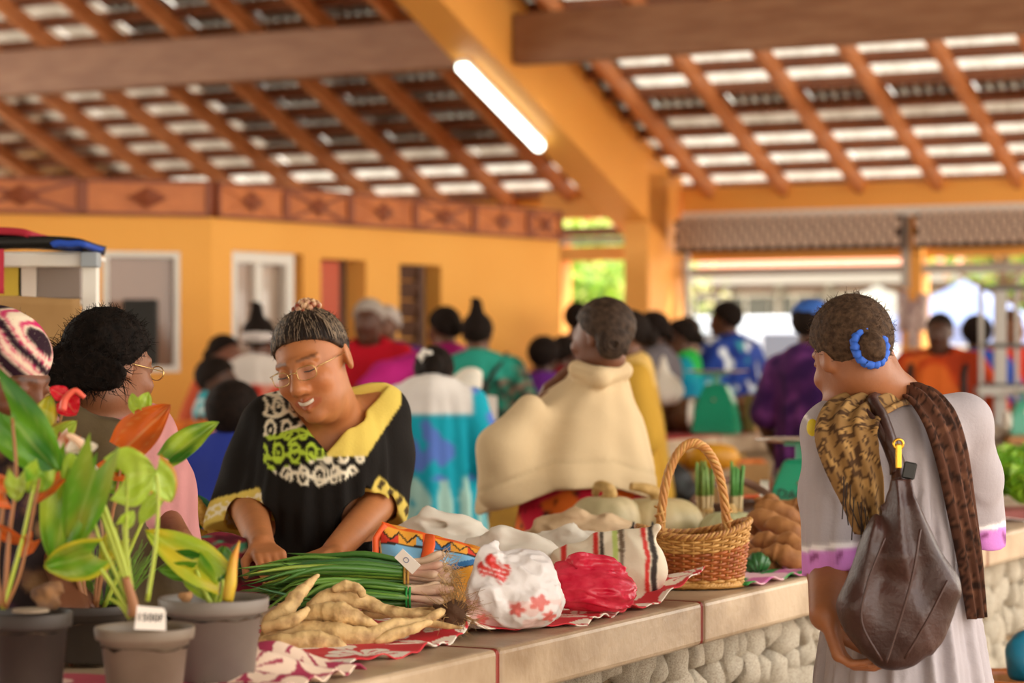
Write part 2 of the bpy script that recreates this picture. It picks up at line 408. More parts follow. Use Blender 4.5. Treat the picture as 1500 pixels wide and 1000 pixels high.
def zat(P, Q, px, py): d = (Q-P).normalized(); p = P+d*on(P, Q, px); return EYE-(py-HOR)*p.y/F
aw = (on(PA0, PA1, 150), on(PA0, PA1, 264))
wall('wall_left', PA0, PA1, [(aw[0], aw[1], zat(PA0, PA1, 200, 545), zat(PA0, PA1, 200, 368))], ZB)
bw = [on(PA1, PB1, p) for p in (340, 444, 470, 536, 585, 646)]
wall('wall_back', PA1, PB1, [(bw[0], bw[1], 0, 2.05), (bw[2], bw[3], 0, 2.03), (bw[4], bw[5], 0, 2.02)], ZB, .16)
def framebox(name, P, Q, a, b, z0, z1, m, depth=.06, wd=.06, back=.1, mull=(), kids=None):
    d = (Q-P).normalized(); nb = Vector((-d.y, d.x, 0)); rz = math.atan2(d.y, d.x)
    c = P+d*(a+b)/2+nb*back; o = empty(name, (c.x, c.y, z0)); o['kind'] = 'structure'; o.rotation_euler.z = rz
    w, h = b-a, z1-z0
    for nm, cc, sz in (('jamb', (-w/2+wd/2, 0, h/2), (wd, depth, h)), ('jamb', (w/2-wd/2, 0, h/2), (wd, depth, h)), ('head_rail', (0, 0, h-wd/2), (w, depth*1.05, wd)), ('sill', (0, 0, wd/2), (w, depth*1.05, wd))):
        MB().box(cc, sz).build(nm, m, o, bevel=.004)
    for x in mull: MB().box((x*w-w/2, 0, h/2), (wd*.9, depth*.9, h)).build('mullion', m, o, bevel=.004)
    return o, w, h
M_glassd = mat('dim_glass', '#8d6a55', .12, spec=.6)
M_glass = mat('clear_glass', '#d8d4cc', .05, trans=.9, spec=.5)
M_brn = mat('brown_curtain', '#8f6a50', .7, '#7b5842', 3); M_red = mat('orange_door_paint', '#c2481a', .45); M_dark = mat('dark_wood_louvre', '#5a3824', .6)
w1, w, h = framebox('window_1', PA0, PA1, aw[0], aw[1], zat(PA0, PA1, 200, 545), zat(PA0, PA1, 200, 368), M_white, back=.03, wd=.035)
for k in range(2): MB().box((-w/4+k*w/2, .02+.014*k, h/2), (w/2+(.02 if k else -.02), .012, h-.06)).build('pane', M_glassd, w1)
d1, w, h = framebox('door_1', PA1, PB1, bw[0], bw[1]-.06, .02, 2.05, M_white, back=.05, wd=.07, mull=(.45,))
MB().box((-w*.27, .02, h/2), (w*.42, .012, h-.14)).build('pane', mat('door_glass', '#a58d7c', .06, spec=.7), d1)
MB().box((w*.22, .05, h/2), (w*.48, .012, h-.14)).build('pane', mat('door_glass_2', '#b5a08e', .05, spec=.9), d1)
def leaf(name, a, b, z1, m, back, slats=0):
    d = (PB1-PA1).normalized(); nb = Vector((-d.y, d.x, 0)); c = PA1+d*(a+b)/2+nb*back
    o = empty(name, (c.x, c.y, .02), rz=math.atan2(d.y, d.x)); o['kind'] = 'structure'; w = b-a
    if slats:
        for x in (-w/2+.03, w/2-.03): MB().box((x, 0, z1/2), (.06, .05, z1)).build('stile', m, o)
        for k in range(slats): MB().box((0, 0, .06+(z1-.1)*k/(slats-1)), (w-.1, .014, z1/slats*.95), M=Matrix.Rotation(.35, 3, 'X')).build('slat', m, o)
    else:
        MB().box((0, 0, z1/2), (w, .045, z1)).build('door_leaf', m, o, bevel=.004)
        for z in (.5, 1.35): MB().box((0, -.026, z), (w*.7, .012, .6)).build('door_panel', m, o, bevel=.004)
        MB().tube([(w/2-.08, -.03, 1.0), (w/2-.08, -.07, 1.0), (w/2-.18, -.07, 1.0)], .01, 6).build('door_handle', M_grey, o)
    return o
leaf('door_2', bw[2], on(PA1, PB1, 508), 2.0, M_red, .08)
leaf('door_3', bw[4], on(PA1, PB1, 632), 2.0, M_dark, .08, 16)
d = (PB1-PA1).normalized(); nb = Vector((-d.y, d.x, 0))
c = (PA1+PB1)/2+nb*1.6; MB().box((c.x, c.y, 1.2), ((PB1-PA1).length, .1, 2.4), math.atan2(d.y, d.x)).build('wall_kiosk_inner', M_brn)['kind'] = 'structure'
c = PA1+nb*.8; dA = (PA1-PA0).normalized(); nA = Vector((-dA.y, dA.x, 0)); c = (PA0+PA1)/2+nA*1.2
MB().box((c.x, c.y, 1.2), (3.2, .1, 2.4), math.atan2(dA.y, dA.x)).build('wall_kiosk_side', M_brn)['kind'] = 'structure'
MB().add([PA0+Vector((0, .05, 2.3)), PA1+Vector((0, .05, 2.3)), PB1+Vector((0, .05, 2.3)), B(14.4, tpx_(805), 2.3), B(14.4, 13, 2.3)], [(0, 1, 2, 3, 4)]).build('trim_18', M_batt)['kind'] = 'structure'  # unseen dark lid added over the kiosk so the tiles above reflect dark
# carved wooden frieze on top of both walls
fr = empty('trim_2', (PA1.x, PA1.y, ZB)); fr['kind'] = 'structure'; fo = Vector(fr.location)
def panel(P, Q, a, b, i):
    d = (Q-P).normalized(); nb = Vector((-d.y, d.x, 0)); H = ZT-ZB; L = b-a; c = P+d*(a+b)/2+Vector((0, 0, (ZB+ZT)/2))-fo; rz = math.atan2(d.y, d.x)
    R = Matrix.Rotation(rz, 3, 'Z'); f = -nb*.025
    p = MB().box(c, (L-.006, .05, H), rz).build('frieze_panel', M_frz, fr, bevel=.004)
    for s in (-1, 1):
        MB().box(c+f+d*s*(L/2-.015), (.03, .03, H), rz).build('stile', M_frz2, fr)
        MB().box(c+f+Vector((0, 0, s*(H/2-.01))), (L, .03, .02), rz).build('moulding', M_frz2, fr)
    an = math.atan2(H-.04, L-.06)
    for s in (-1, 1):
        MB().box(c+f, (math.hypot(L-.06, H-.04), .02, .022), M=R @ Matrix.Rotation(s*an, 3, 'Y')).build('cross_bar', M_frz2 if i % 2 else M_frz, fr)
    MB().add([c-nb*.04+R @ Vector(v) for v in ((-L*.16, 0, 0), (0, 0, H*.3), (L*.16, 0, 0), (0, 0, -H*.3), (0, -.02, 0))], [(0, 1, 4), (1, 2, 4), (2, 3, 4), (3, 0, 4)]).build('diamond', M_frz2, fr)
pxA = [-190, -60, 120, 308]; pxB = [312, 413, 508, 603, 690, 770, 818]
for i in range(3): panel(PA0, PA1, on(PA0, PA1, pxA[i]), on(PA0, PA1, pxA[i+1]), i)
for i in range(6): panel(PA1, PB1, on(PA1, PB1, pxB[i]), on(PA1, PB1, pxB[i+1]), i)
# ---- far side under the eave
def slab(name, s, t0, t1, z0, z1, m, th=.16, kind=True):
    o = MB().box(B(s, (t0+t1)/2, (z0+z1)/2), (th, abs(t1-t0), z1-z0), ROT_U).build(name, m)
    o['kind'] = 'structure'; return o
def tpx(px, s):
    k = (px-750)/F   # point on the line s=const seen at column px
    best = None
    a = O+U*s; # (a.x+N.x t) = k (a.y+N.y t)
    return (k*a.y-a.x)/(N.x-k*N.y)
slab('trim_3', 14.3, tpx(1005, 14.3), -5, 2.60, 2.80, M_yel2)
slab('trim_4', 14.26, tpx(1005, 14.26), -5, 2.52, 2.598, M_white, .18)
slab('trim_5', 14.3, tpx(1005, 14.3), -5, 2.07, 2.14, M_grey, .14)
slab('wall_far', 14.3, tpx(1003, 14.3), -5, 0, .85, M_yel, .2)
slab('trim_6', 14.36, tpx(1005, 14.36), -5, 2.2, 2.275, M_yel2, .1)
for a, b in ((1326, 1356),):
    slab('trim_7', 14.32, tpx(a, 14.32), tpx(b, 14.32), 0, 2.6, M_yel2, .2)
slab('trim_8', 14.2, tpx(1322, 14.2), tpx(1332, 14.2), 1.95, 2.52, M_grey, .06)
slab('trim_9', 14.2, tpx(1002, 14.2), tpx(1009, 14.2), .85, 2.3, M_grey, .06)
# fish-scale tile bands hanging under the beam
M_scale = mat('scale_tile', '#d8c2b0', .5, '#c4aa96', 3)
for n_, (pa, pb_) in enumerate(((985, 1320), (1338, 1510))):
    s = 13.98; ta, tb = tpx(pa, s), tpx(pb_, s); nsc = 21 if n_ == 0 else 11; wdt = (ta-tb)/nsc; hh = .085
    band = empty('trim_%d' % (10+n_), B(s, (ta+tb)/2, 2.27)); band['kind'] = 'structure'; bo = Vector(band.location)
    MB().box(B(s+.05, (ta+tb)/2, 2.39)-bo, (.02, ta-tb, .27), ROT_U).build('backing', mat('scale_shade_back', '#38241a', .7), band)  # dark sheet put in for the shade between the scales
    prof = [(-.5, 0), (-.5, .5), (-.42, .74), (-.25, .93), (0, 1), (.25, .93), (.42, .74), (.5, .5), (.5, 0)]
    V = [(x*wdt*.74, y_, -yy*hh*.80) for y_ in (-.008, .008) for x, yy in prof]; k = len(prof)
    sme = pymesh(V, [tuple(range(k)), tuple(range(2*k-1, k-1, -1))]+[(i, k+i, k+(i+1) % k, (i+1) % k) for i in range(k)], False); sme.materials.append(M_scale)
    for r in range(4):
        for i in range(nsc-(r % 2)):
            o = link('scale_tile', sme, None, band, B(s-.012*(3-r)+.02, tb+wdt*(i+.5+.5*(r % 2)), 2.30+r*.066+.05)-bo)
            o.rotation_euler = (rng.normal(.2, .05), 0, ROT_U-PI/2)
# lattice strip with a bright gap, and the kiosk end opening
slab('trim_12', 14.3, tpx(822, 14.3)+.3, tpx(830, 14.3), 0, 2.5, M_yel2, .2)
slab('trim_13', 14.3, tpx(815, 14.3)+.2, tpx(935, 14.3), 2.22, 2.34, M_yel2, .2)
slab('trim_14', 14.2, tpx(805, 14.2), tpx(935, 14.2), 2.42, 2.50, M_wood, .1)
slab('trim_15', 14.3, tpx(800, 14.3), tpx(935, 14.3), 2.58, 2.80, M_yel2, .2)
slab('trim_16', 14.0, tpx(805, 14.0), tpx(925, 14.0), 2.345, 2.40, M_grey, .05)
slab('wall_end', 14.3, tpx(826, 14.3), tpx(935, 14.3), 0, .8, M_yel, .2)
slab('wall_far_side', 14.5, tpx(805, 14.5), 13.5, 0, 2.85, M_yel, .2)
# ---- street outside
def Bx(s, t, z): return B(s, t, z)
def Bp(px, Y): p = Vector((XW(px, Y), Y, 0))-O; return p.dot(U), p.dot(N)
bl = empty('street_building', B(37, 13, 0), 'pale pink street building with white fascia and barred windows, seen through the wide opening', 'building'); bo = Vector(bl.location)
M_pink = mat('pink_render', '#94705e', .8, '#8a6452', .5); M_pane = mat('far_pane', '#4f5044', .2); M_fas = mat('fascia', '#a09a90', .6)
MB().box(B(37.2, 13, 1.4)-bo, (.4, 24, 2.8), ROT_U).build('facade', M_pink, bl)
MB().box(B(36.6, 13, 2.80)-bo, (1.2, 24.4, .30), ROT_U).build('fascia', M_fas, bl)
V = [B(s, t, z)-bo for s, t, z in ((36, 25.4, 2.96), (36, .6, 2.96), (41, .6, 5.2), (41, 25.4, 5.2))]
MB().add(V, [(0, 1, 2, 3)]).build('roof', mat('far_roof', '#c47a58', .7), bl)
for t in [tpx(p_, 37.0) for p_ in (1022, 1096, 1168, 1236, 1302, 1400, 1470)]:
    f = MB().box(B(36.95, t, 2.02)-bo, (.12, 1.02, 1.0), ROT_U).build('window_frame', M_white, bl)
    for q in (-.245, .245): MB().box(B(36.88, t+q, 2.02)-bo, (.05, .42, .86), ROT_U).build('pane', M_pane, f)
    MB().box(B(36.9, t-.66, 1.4)-bo, (.18, .12, 2.7), ROT_U).build('pilaster', M_fas, bl)
# parked van
vp = B(*Bp(1176, 28), 0); van = empty('parked_van', vp, 'white and blue van parked in the bright street', 'van', rz=ROT_U+PI/2)
sec = [(-2.1, .45, .95), (-2.05, .45, 1.05), (-1.2, .4, 1.12), (-.75, .4, 1.72), (-.3, .4, 1.86), (1.8, .4, 1.86), (2.0, .42, 1.7), (2.05, .45, .9)]
V = []; Fq = []
for x, za, zb_ in sec:
    for y, z in ((-.82, za), (-.85, (za+zb_)*.5), (-.72, zb_-.04), (-.5, zb_), (.5, zb_), (.72, zb_-.04), (.85, (za+zb_)*.5), (.82, za)): V.append((x, y, z))
for i in range(len(sec)-1):
    for k in range(8): Fq.append((i*8+k, i*8+(k+1) % 8, i*8+8+(k+1) % 8, i*8+8+k))
Fq += [tuple(range(7, -1, -1)), tuple(range(len(V)-8, len(V)))]
link('body', pymesh(V, Fq, True), mat('van_white', '#c8ccd4', .25, coat=.5), van)
for y in (-.86, .86):
    MB().box((.2, y, .72), (3.6, .02, .42)).build('blue_stripe', mat('van_blue', '#3b58b8', .3), van)
    for x in (-1.3, 1.25): MB().tube([(x, y-.1 if y > 0 else y+.1, .33), (x, y, .33)], .33, 16).build('wheel', M_black, van, smooth=False)
    for x in (-.2, .75, 1.5): MB().box((x, y*.93, 1.45), (.75, .03, .42)).build('side_window', mat('van_glass', '#5a6a80', .08), van)
# trees: trunk, limbs and thousands of leaves
def tree(name, s, t, h, r, label, n=2600, cols=('#8fb53a', '#b7cf4a', '#5f8a2c'), flat=1., leafs=.11, group=None):
    p = B(s, t, 0); tr = empty(name, p, label, 'tree', group)
    mb = MB(); mb.tube(bez([(0, 0, 0), (.1, .05, h*.3), (0, .1, h*.55), (.05, 0, h*.8)], 4), [.14-.006*i for i in range(13)], 8)
    for k in range(7):
        a = k*2.4; z = h*(.35+.06*k); mb.tube(bez([(0, 0, z), (r*.4*math.cos(a), r*.4*math.sin(a), z+.4), (r*.8*math.cos(a), r*.8*math.sin(a), z+.6)], 3), [.05, .045, .04, .035, .03, .02, .012], 5)
    mb.build('trunk', mat('bark', '#6a5038', .8), tr, smooth=True)
    cl = rng.normal(0, 1, (26, 3)); cl /= np.linalg.norm(cl, axis=1)[:, None]; cl *= r*.75*rng.random((26, 1))**.4; cl[:, 2] = cl[:, 2]*flat
    V = []; Fq = []; Cc = []; pal = [lin(c) for c in cols]
    for i in range(n):
        c = cl[i % 26]+rng.normal(0, r*.19, 3)+np.array((0, 0, h)); d = Vector(rng.normal(0, 1, 3)).normalized(); e = d.orthogonal().normalized(); L = leafs*(.7+.6*rng.random()); cc = pal[rng.integers(3)]
        c = Vector(c); o = len(V); V += [c-d*L, c+e*L*.35, c+d*L, c-e*L*.35]; Fq.append((o, o+1, o+2, o+3)); Cc += [cc]*4
    o = link('crown', pymesh(V, Fq, False, cols=Cc), thin_mat('tree_leaf', '#ffffff', .5, .4, attr=True), tr); o['kind'] = 'stuff'
tree('garden_tree', *Bp(858, 28), 2.2, 1.15, 'leafy tree in the garden behind the small end opening', 4200, ('#a8c848', '#d7dc80', '#7fa83a'))
tree('garden_tree.001', *Bp(868, 35), 2.6, 2.0, 'pale leafed tree standing deeper in the garden behind the end opening', 2600, ('#c6cf7a', '#e0d8a0', '#9fb050'))
tree('street_tree', *Bp(1468, 33), 3.6, 1.5, 'bright green tree with orange blossom above the tents outside', 3000, ('#9ccc30', '#f0a868', '#7fb428'))
tree('street_tree.001', *Bp(1530, 35), 3.3, 1.6, 'green tree behind the metal rack at the edge of the street', 2400, ('#8fc030', '#a9d040', '#6a9a28'))
# market tents in the street
def tent(name, s, t, w, zt, ze, label, m):
    p = B(s, t, 0); te = empty(name, p, label, 'tent', rz=ROT_U)
    V = [(-w/2, -w/2, ze), (w/2, -w/2, ze), (w/2, w/2, ze), (-w/2, w/2, ze), (0, 0, zt)]; Vd = [(x*1.0, y*1.0, ze-.22) for x, y, z in V[:4]]
    MB().add(V, [(0, 1, 4), (1, 2, 4), (2, 3, 4), (3, 0, 4)]).build('canopy', m, te)
    MB().add(V[:4]+Vd, [(0, 4, 5, 1), (1, 5, 6, 2), (2, 6, 7, 3), (3, 7, 4, 0)]).build('valance', m, te)
    for x in (-1, 1):
        for y in (-1, 1): MB().box((x*w/2*.97, y*w/2*.97, ze/2), (.06, .06, ze)).build('leg', M_white, te)
tent('market_tent', *Bp(1412, 27), 1.5, 2.25, 1.75, 'white market tent with blue edge beyond the man in orange', thin_mat('tent_cloth', '#8c9cc8', .5, .25))
tent('market_tent.001', *Bp(1285, 35), 1.5, 2.4, 1.95, 'white peaked market tent in front of the pink building', thin_mat('tent_cloth_w', '#b4aea2', .5, .25))
# ================================================================ MARKET COUNTER AND GOODS
ZC = .88
def st(p): d = Vector(p)-O; return d.x*U.x+d.y*U.y, d.x*N.x+d.y*N.y
def K(px, py, z=ZC): Y = F*(EYE-z)/(py-HOR); return Vector((XW(px, Y), Y, z))
M_slab = mat('counter_concrete', '#bda486', .36, '#84694c', 4, bump=.2, bscale=45, detail=10, fac=(.4, .72))
M_mort = mat('mortar', '#a08566', .9, bump=.3, bscale=30)
M_stone = mat('coral_stone', '#f0e4ce', .9, '#bda27e', 14, bump=.9, bscale=34, fac=(.4, .75))
M_joint = mat('red_joint', '#8d2a18', .5)
def counter(name, s0, s1, t0, t1, label, joints, stones, ztop=ZC, side=0):
    c = empty(name, B((s0+s1)/2, (t0+t1)/2, 0), label, 'counter'); co = Vector(c.location)
    xs = [s0]+list(joints)+[s1]
    for a, b in zip(xs[:-1], xs[1:]):
        MB().box(B((a+b)/2, (t0+t1)/2, ztop-.05)-co, (b-a-.016, t1-t0, .10), ROT_U).build('worktop_slab', M_slab, c, bevel=.012, seg=3)
    for j in joints: MB().box(B(j, (t0+t1)/2, ztop-.05)-co, (.017, t1-t0-.004, .099), ROT_U).build('red_joint', M_joint, c, bevel=.010, seg=2)
    MB().box(B((s0+s1)/2, (t0+t1)/2+.05, (ztop-.1)/2)-co, (s1-s0-.1, t1-t0-.22, ztop-.1), ROT_U).build('base_wall', M_mort, c)
    return c, co
cnt, cof = counter('market_counter', -2.6, 6.2, 0, .85, 'long concrete topped counter on a pale rubble stone base, loaded with vegetables', (-1.05, -.05, .94, 1.98, 3.17, 4.2), True)
st_me = []
for k in range(7):
    bm = bmesh.new(); bmesh.ops.create_icosphere(bm, subdivisions=2, radius=1)
    for v in bm.verts:
        q = v.co.copy(); f = 1+.26*float(vnoise(np.array(q), 1.7, k*3+1))+.14*float(vnoise(np.array(q), 4, k))
        v.co = Vector((math.copysign(abs(q.x)**.85, q.x), math.copysign(abs(q.y)**.8, q.y), math.copysign(abs(q.z)**.85, q.z)))*f
    me = bpy.data.meshes.new('stone'); bm.to_mesh(me); bm.free(); me.polygons.foreach_set('use_smooth', np.ones(len(me.polygons), bool)); me.materials.append(M_stone); st_me.append(me)
def stone_face(par, po, s0, s1, t, z0, z1, size=.1):
    nz = round((z1-z0)/size)
    for j in range(nz):
        s = s0+(j % 2)*size*.5+rng.uniform(-.03, .03)
        while s < s1:
            w = size*rng.uniform(.7, 1.7); z = z0+(j+.5)*(z1-z0)/nz+rng.normal(0, .014)
            o = link('stone', st_me[rng.integers(7)], None, par, B(s+w/2, t+rng.normal(0, .006), z)-po)
            o.scale = (w*.50, .045, (z1-z0)/nz*.5*rng.uniform(.85, 1.3)); o.rotation_euler = (rng.normal(0, .15), rng.normal(0, .3), ROT_U+rng.normal(0, .06)); s += w
stone_face(cnt, cof, .1, 2.2, .13, .28, .78, .082)
stone_face(cnt, cof, 2.2, 4.6, .13, .18, .78, .1)
# ---- cloths on the counter
def hib(x, y, R=.080, seed=0):
    """white hibiscus print: returns 0..1 petal, with gaps as veins"""
    best = 0
    cx, cy = round(x/.19), round(y/.16)
    for i in (-1, 0, 1):
        for j in (-1, 0, 1):
            gx, gy = cx+i, cy+j; h = math.sin(gx*12.9+gy*78.2+seed)*437.5; h -= math.floor(h)
            px_, py_ = gx*.19+(h-.5)*.05+(gy % 2)*.09, gy*.16+(h*7 % 1-.5)*.04; dx, dy = x-px_, y-py_; r = math.hypot(dx, dy)/R; th = math.atan2(dy, dx)+h*6
            pe = abs(math.cos(2.5*th)); lim = .45+.6*pe**.7
            if .12 < r < lim and pe > .22 and not (pe > .985 and r < .75): best = 1
            # leaves between the flowers
            q = (dx*math.cos(h*9)+dy*math.sin(h*9))/R-1.25; w_ = (-dx*math.sin(h*9)+dy*math.cos(h*9))/R
            if abs(w_) < .22*(1-(q/.45)**2) and abs(q) < .45 and abs(w_) > .035: best = 1
    return best
def cloth(name, s0, s1, tf, t1, label, c0, c1, nu, nv, zf, group='printed cloths on the counter', seed=0, rough=.7):
    fn = lambda u, v: B(s0+(s1-s0)*u, tf(u)+(t1-tf(u))*v, ZC+zf(u, v))
    a, b = np.array(lin(c0)), np.array(lin(c1))
    def col(u, v):
        s = s0+(s1-s0)*u; t = tf(u)+(t1-tf(u))*v; return b if hib(s, t, seed=seed) else a
    me = sheet(fn, nu, nv, col, thick=.0025)
    o = link(name, me, mat('printed_cotton', '#ffffff', .75, attr=True, bump=.05, bscale=200)); return tag(o, label, 'cloth', group)
fpts = [(505, 978), (600, 962), (655, 945), (700, 930), (745, 927), (800, 921), (860, 916), (920, 897), (975, 888), (1032, 879)]
fst = [st(K(*p)) for p in fpts]; fs, ft = [a[0] for a in fst], [a[1] for a in fst]
S0, S1 = fs[0], fs[-1]
def zf1(u, v):
    s = S0+(S1-S0)*u; e = math.exp(-v*7)
    z = .004+e*(.010*(1+math.sin(s*31))*.5+.004*math.sin(s*77+1))
    z += .055*math.exp(-((s-fs[3]+.02)/.05)**2)*math.exp(-((v-.10)/.10)**2)
    if u > .86: z += ((u-.86)/.14)**1.3*.075*math.exp(-v*2.5)
    z += .012*math.exp(-((s-fs[8])/.05)**2)*e
    return z
cloth('red_pareo', S0, S1, lambda u: float(np.interp(S0+(S1-S0)*u, fs, ft)), .62, 'red cotton cloth with white hibiscus print running along the counter edge', '#cf2d36', '#efe0cf', 300, 130, zf1)
q0, q1 = st(K(300, 1010))[0], st(K(540, 985))[0]
def zf2(u, v): return .006+.035*math.exp(-((u-.62)/.3)**2)*math.exp(-((v-.55)/.3)**2)*(1+.5*math.sin(u*14+v*5))+.014*(1+math.sin(u*23+v*7))*.5
cloth('pink_pareo', q0, q1, lambda u: .015+.03*u, .30, 'dark pink folded cloth with cream flowers beside the grey plant pots', '#a02c4c', '#ecd0b8', 150, 90, zf2, seed=4)
q0, q1 = -1.9, -.78
cloth('rose_pareo', q0, q1, lambda u: .04, .6, 'rose and white patterned cloth spread under the plant pots', '#b8485c', '#eec9bf', 150, 80, lambda u, v: .006+.006*(1+math.sin(u*40+v*9))*.5, seed=9)
q0, q1 = st(K(1085, 862))[0], st(K(1215, 836))[0]+.5
def gcol(u, v): return None
me = sheet(lambda u, v: B(q0+(q1-q0)*u, .02+.6*v, ZC+.005+.006*math.exp(-v*6)*(1+math.sin(u*50))), 90, 60,
    lambda u, v: (np.array(lin('#2f8a3a')) if vnoise(np.array((u*9, v*9, 0.)), 2.2, 3) > .12 else np.array(lin('#c86aa0')) if vnoise(np.array((u*9, v*9, 0.)), 1.6, 8) > 0 else np.array(lin('#e2b4bc'))), thick=.0025)
tag(link('green_pareo', me, mat('printed_cotton', '#fff')), 'green, pink and white printed cloth under the sweet potatoes', 'cloth', 'printed cloths on the counter')
# ---- roots and tubers
M_cas = mat('cassava_skin', '#dcb87e', .65, '#8a6234', 30, bump=.5, bscale=55, fac=(.46, .72))
M_swe = mat('sweet_potato_skin', '#a8713c', .7, '#8a5628', 18, bump=.3, bscale=50)
M_soil = mat('fibrous_crown', '#4a2e18', .9, bump=.5, bscale=80)
def root(name, pts, m, label, cat, group, n=9, sides=12, spots=True, seed=0):
    """pts: (px, py, Y, radius px)"""
    P = [W(a, b, Y) for a, b, Y, r in pts]; R = [r*Y/F for a, b, Y, r in pts]
    C_ = bez(P, n); k = np.linspace(0, len(R)-1, len(C_)); Rr = np.interp(k, range(len(R)), R)
    Rr = Rr*(1+.06*np.sin(k*9+seed)+.04*np.sin(k*23+seed*2)); Rr[0] *= .35; Rr[-1] *= .3
    p0 = C_[len(C_)//2].copy(); mb = MB(); mb.tube([p-p0 for p in C_], Rr, sides)
    mb.V = [tuple(Vector(v)*(1)+Vector((0, 0, 1))*.003*float(vnoise(np.array(v), 45, seed))) for v in mb.V]
    o = mb.build(name, m, smooth=True); o.location = p0; return tag(o, label, cat, group)
def cq(x, y): return 340+x*.26, 740+y*.26
CAS = [
 ([(150,790,4.66,40),(300,775,4.64,48),(450,765,4.64,50),(580,785,4.65,40),(650,825,4.66,16)], 'plump cassava root lying lowest along the front of the heap'),
 ([(160,735,4.70,40),(330,715,4.70,50),(560,715,4.69,58),(750,745,4.69,50),(900,680,4.72,36),(1050,655,4.76,26),(1200,590,4.80,20)], 'longest pale cassava root running from the pots to the hairy crown'),
 ([(385,625,4.72,24),(500,600,4.72,50),(610,610,4.71,62),(730,645,4.71,40),(830,682,4.70,8)], 'fat pointed cassava root in the middle of the heap'),
 ([(420,575,4.80,28),(560,515,4.82,42),(700,530,4.83,44),(850,585,4.83,32),(1010,615,4.82,26),(1180,615,4.82,18)], 'long cassava root lying on top behind the fat one'),
 ([(175,665,4.72,30),(290,600,4.73,48),(365,510,4.75,38),(425,450,4.77,24),(492,392,4.78,8)], 'cassava root with a thin tip sticking up toward the onions'),
 ([(560,478,4.80,16),(640,455,4.80,28),(715,468,4.80,25),(738,515,4.80,18)], 'short stubby cassava piece resting on top of the heap'),
 ([(165,690,4.68,30),(290,665,4.67,36),(380,620,4.68,28),(430,580,4.70,14)], 'small cassava root tucked beside the grey pot'),
 ([(940,650,4.78,20),(1090,665,4.78,22),(1200,680,4.77,16),(1300,692,4.76,6)], 'thin cassava root with its tip by the white plastic bag'),
 ([(720,600,4.86,22),(880,605,4.87,28),(1040,600,4.87,24),(1190,580,4.86,16)], 'spotted cassava root pressed against the onion bunch'),
 ([(800,770,4.68,20),(930,720,4.70,34),(1040,690,4.72,24),(1130,655,4.74,12)], 'bent cassava root at the lower end of the heap, nearest the red cloth')]
for i, (p, lb) in enumerate(CAS):
    root('cassava_root', [cq(a, b)+(Y, r*.30) for a, b, Y, r in p], M_cas, lb, 'root vegetable', 'cassava roots heaped on the counter', seed=i)
cc = W(*cq(1250, 610), 4.82); cr_ = empty('root_crown', cc, 'dark fibrous root crown where the cassava roots meet', 'root vegetable', None)
v = Vox((-.05, -.05, -.05), (.05, .05, .05), .004).ell((0, 0, 0), (.026, .022, .026), .005).cone((-.03, 0, .01), (0, 0, 0), .012, .02, .01)
v.disp(lambda P: .007*vnoise(P, 90)+.003*vnoise(P, 200)); link('crown', v.mesh(), M_soil, cr_)
mb = MB()
for k in range(150):
    a = rng.uniform(0, 6.28); L = rng.uniform(.015, .05); d = Vector((math.cos(a)*.8+.3, rng.normal(0, .4), math.sin(a))).normalized(); mb.tube([d*.02, d*(.02+L*.5)+Vector((0, 0, rng.normal(0, .006))), d*(.02+L)+Vector((rng.normal(0, .01), 0, rng.normal(0, .012)))], [.0008, .0007, .0004], 3)
mb.build('root_hair', mat('root_hair', '#9a7444', .9), cr_)['kind'] = 'stuff'
SW = [(1098,762,1180,790,6.55,17),(1110,745,1190,770,6.75,15),(1125,772,1195,800,6.45,17),(1105,795,1165,812,6.35,16),(1140,795,1196,822,6.3,16),(1120,812,1190,830,6.26,16),(1095,815,1145,835,6.28,13),(1060,795,1112,800,6.45,17),(1132,746,1182,758,6.95,13),(1150,745,1200,755,6.9,15),(1168,744,1206,754,7.05,11),(1110,735,1150,742,6.95,11),(1170,775,1230,790,6.55,16),(1175,805,1235,815,6.4,15),(1180,750,1235,760,6.8,15),(1085,785,1125,780,6.6,14)]
lbs = ['second layer of the heap, below the top tubers', 'upper back of the heap under the green leaf', 'middle of the heap beside the grey dress', 'just above the lowest row', 'low in the heap, its nose pointing to the dress', 'lowest row on the green cloth', 'slim, lying lowest beside the basket', 'half hidden behind the basket rim', 'pale, high at the back by the green scale', 'rounded, piled against the green scale', 'topmost, touching the scale lettering', 'thin, lying behind the ribbed pumpkin', 'behind the sleeve of the grey dress, mid heap', 'behind the pink cuff, low in the heap', 'behind the sleeve, high in the heap', 'between the pumpkin and the basket']
for i, (a, b, c, d, Y, r) in enumerate(SW):
    mx_, my_ = (a+c)/2, (b+d)/2-5
    root('sweet_potato', [(a-6, b-2, Y, r*.25), (a+14, b-3, Y, r*.9), (mx_, my_, Y-.01, r*1.02), (c-12, d-3, Y, r*.8), (c+4, d, Y, r*.2)], M_swe, 'brown sweet potato '+lbs[i], 'sweet potato', 'sweet potatoes heaped on the green cloth', n=5, seed=i)
for i, (px_, Y, lb) in enumerate([(1165, 7.0, 'hidden low under the tall back of the heap'), (1190, 6.8, 'lying low behind the grey dress sleeve'), (1140, 6.85, 'lying flat under the green leaf'), (1178, 7.15, 'at the foot of the green scale'), (1160, 6.6, 'buried in the middle of the heap')]):
    for z in (.035, .085):
        yy = HOR+(EYE-ZC-z)*F/Y
        if z < .05: root('sweet_potato', [(px_-34, yy, Y, 3), (px_-18, yy, Y, 15), (px_+4, yy+2, Y, 19), (px_+26, yy+1, Y, 13), (px_+38, yy, Y, 3)], M_swe, 'brown sweet potato '+lb, 'sweet potato', 'sweet potatoes heaped on the green cloth', n=5, seed=i+40)
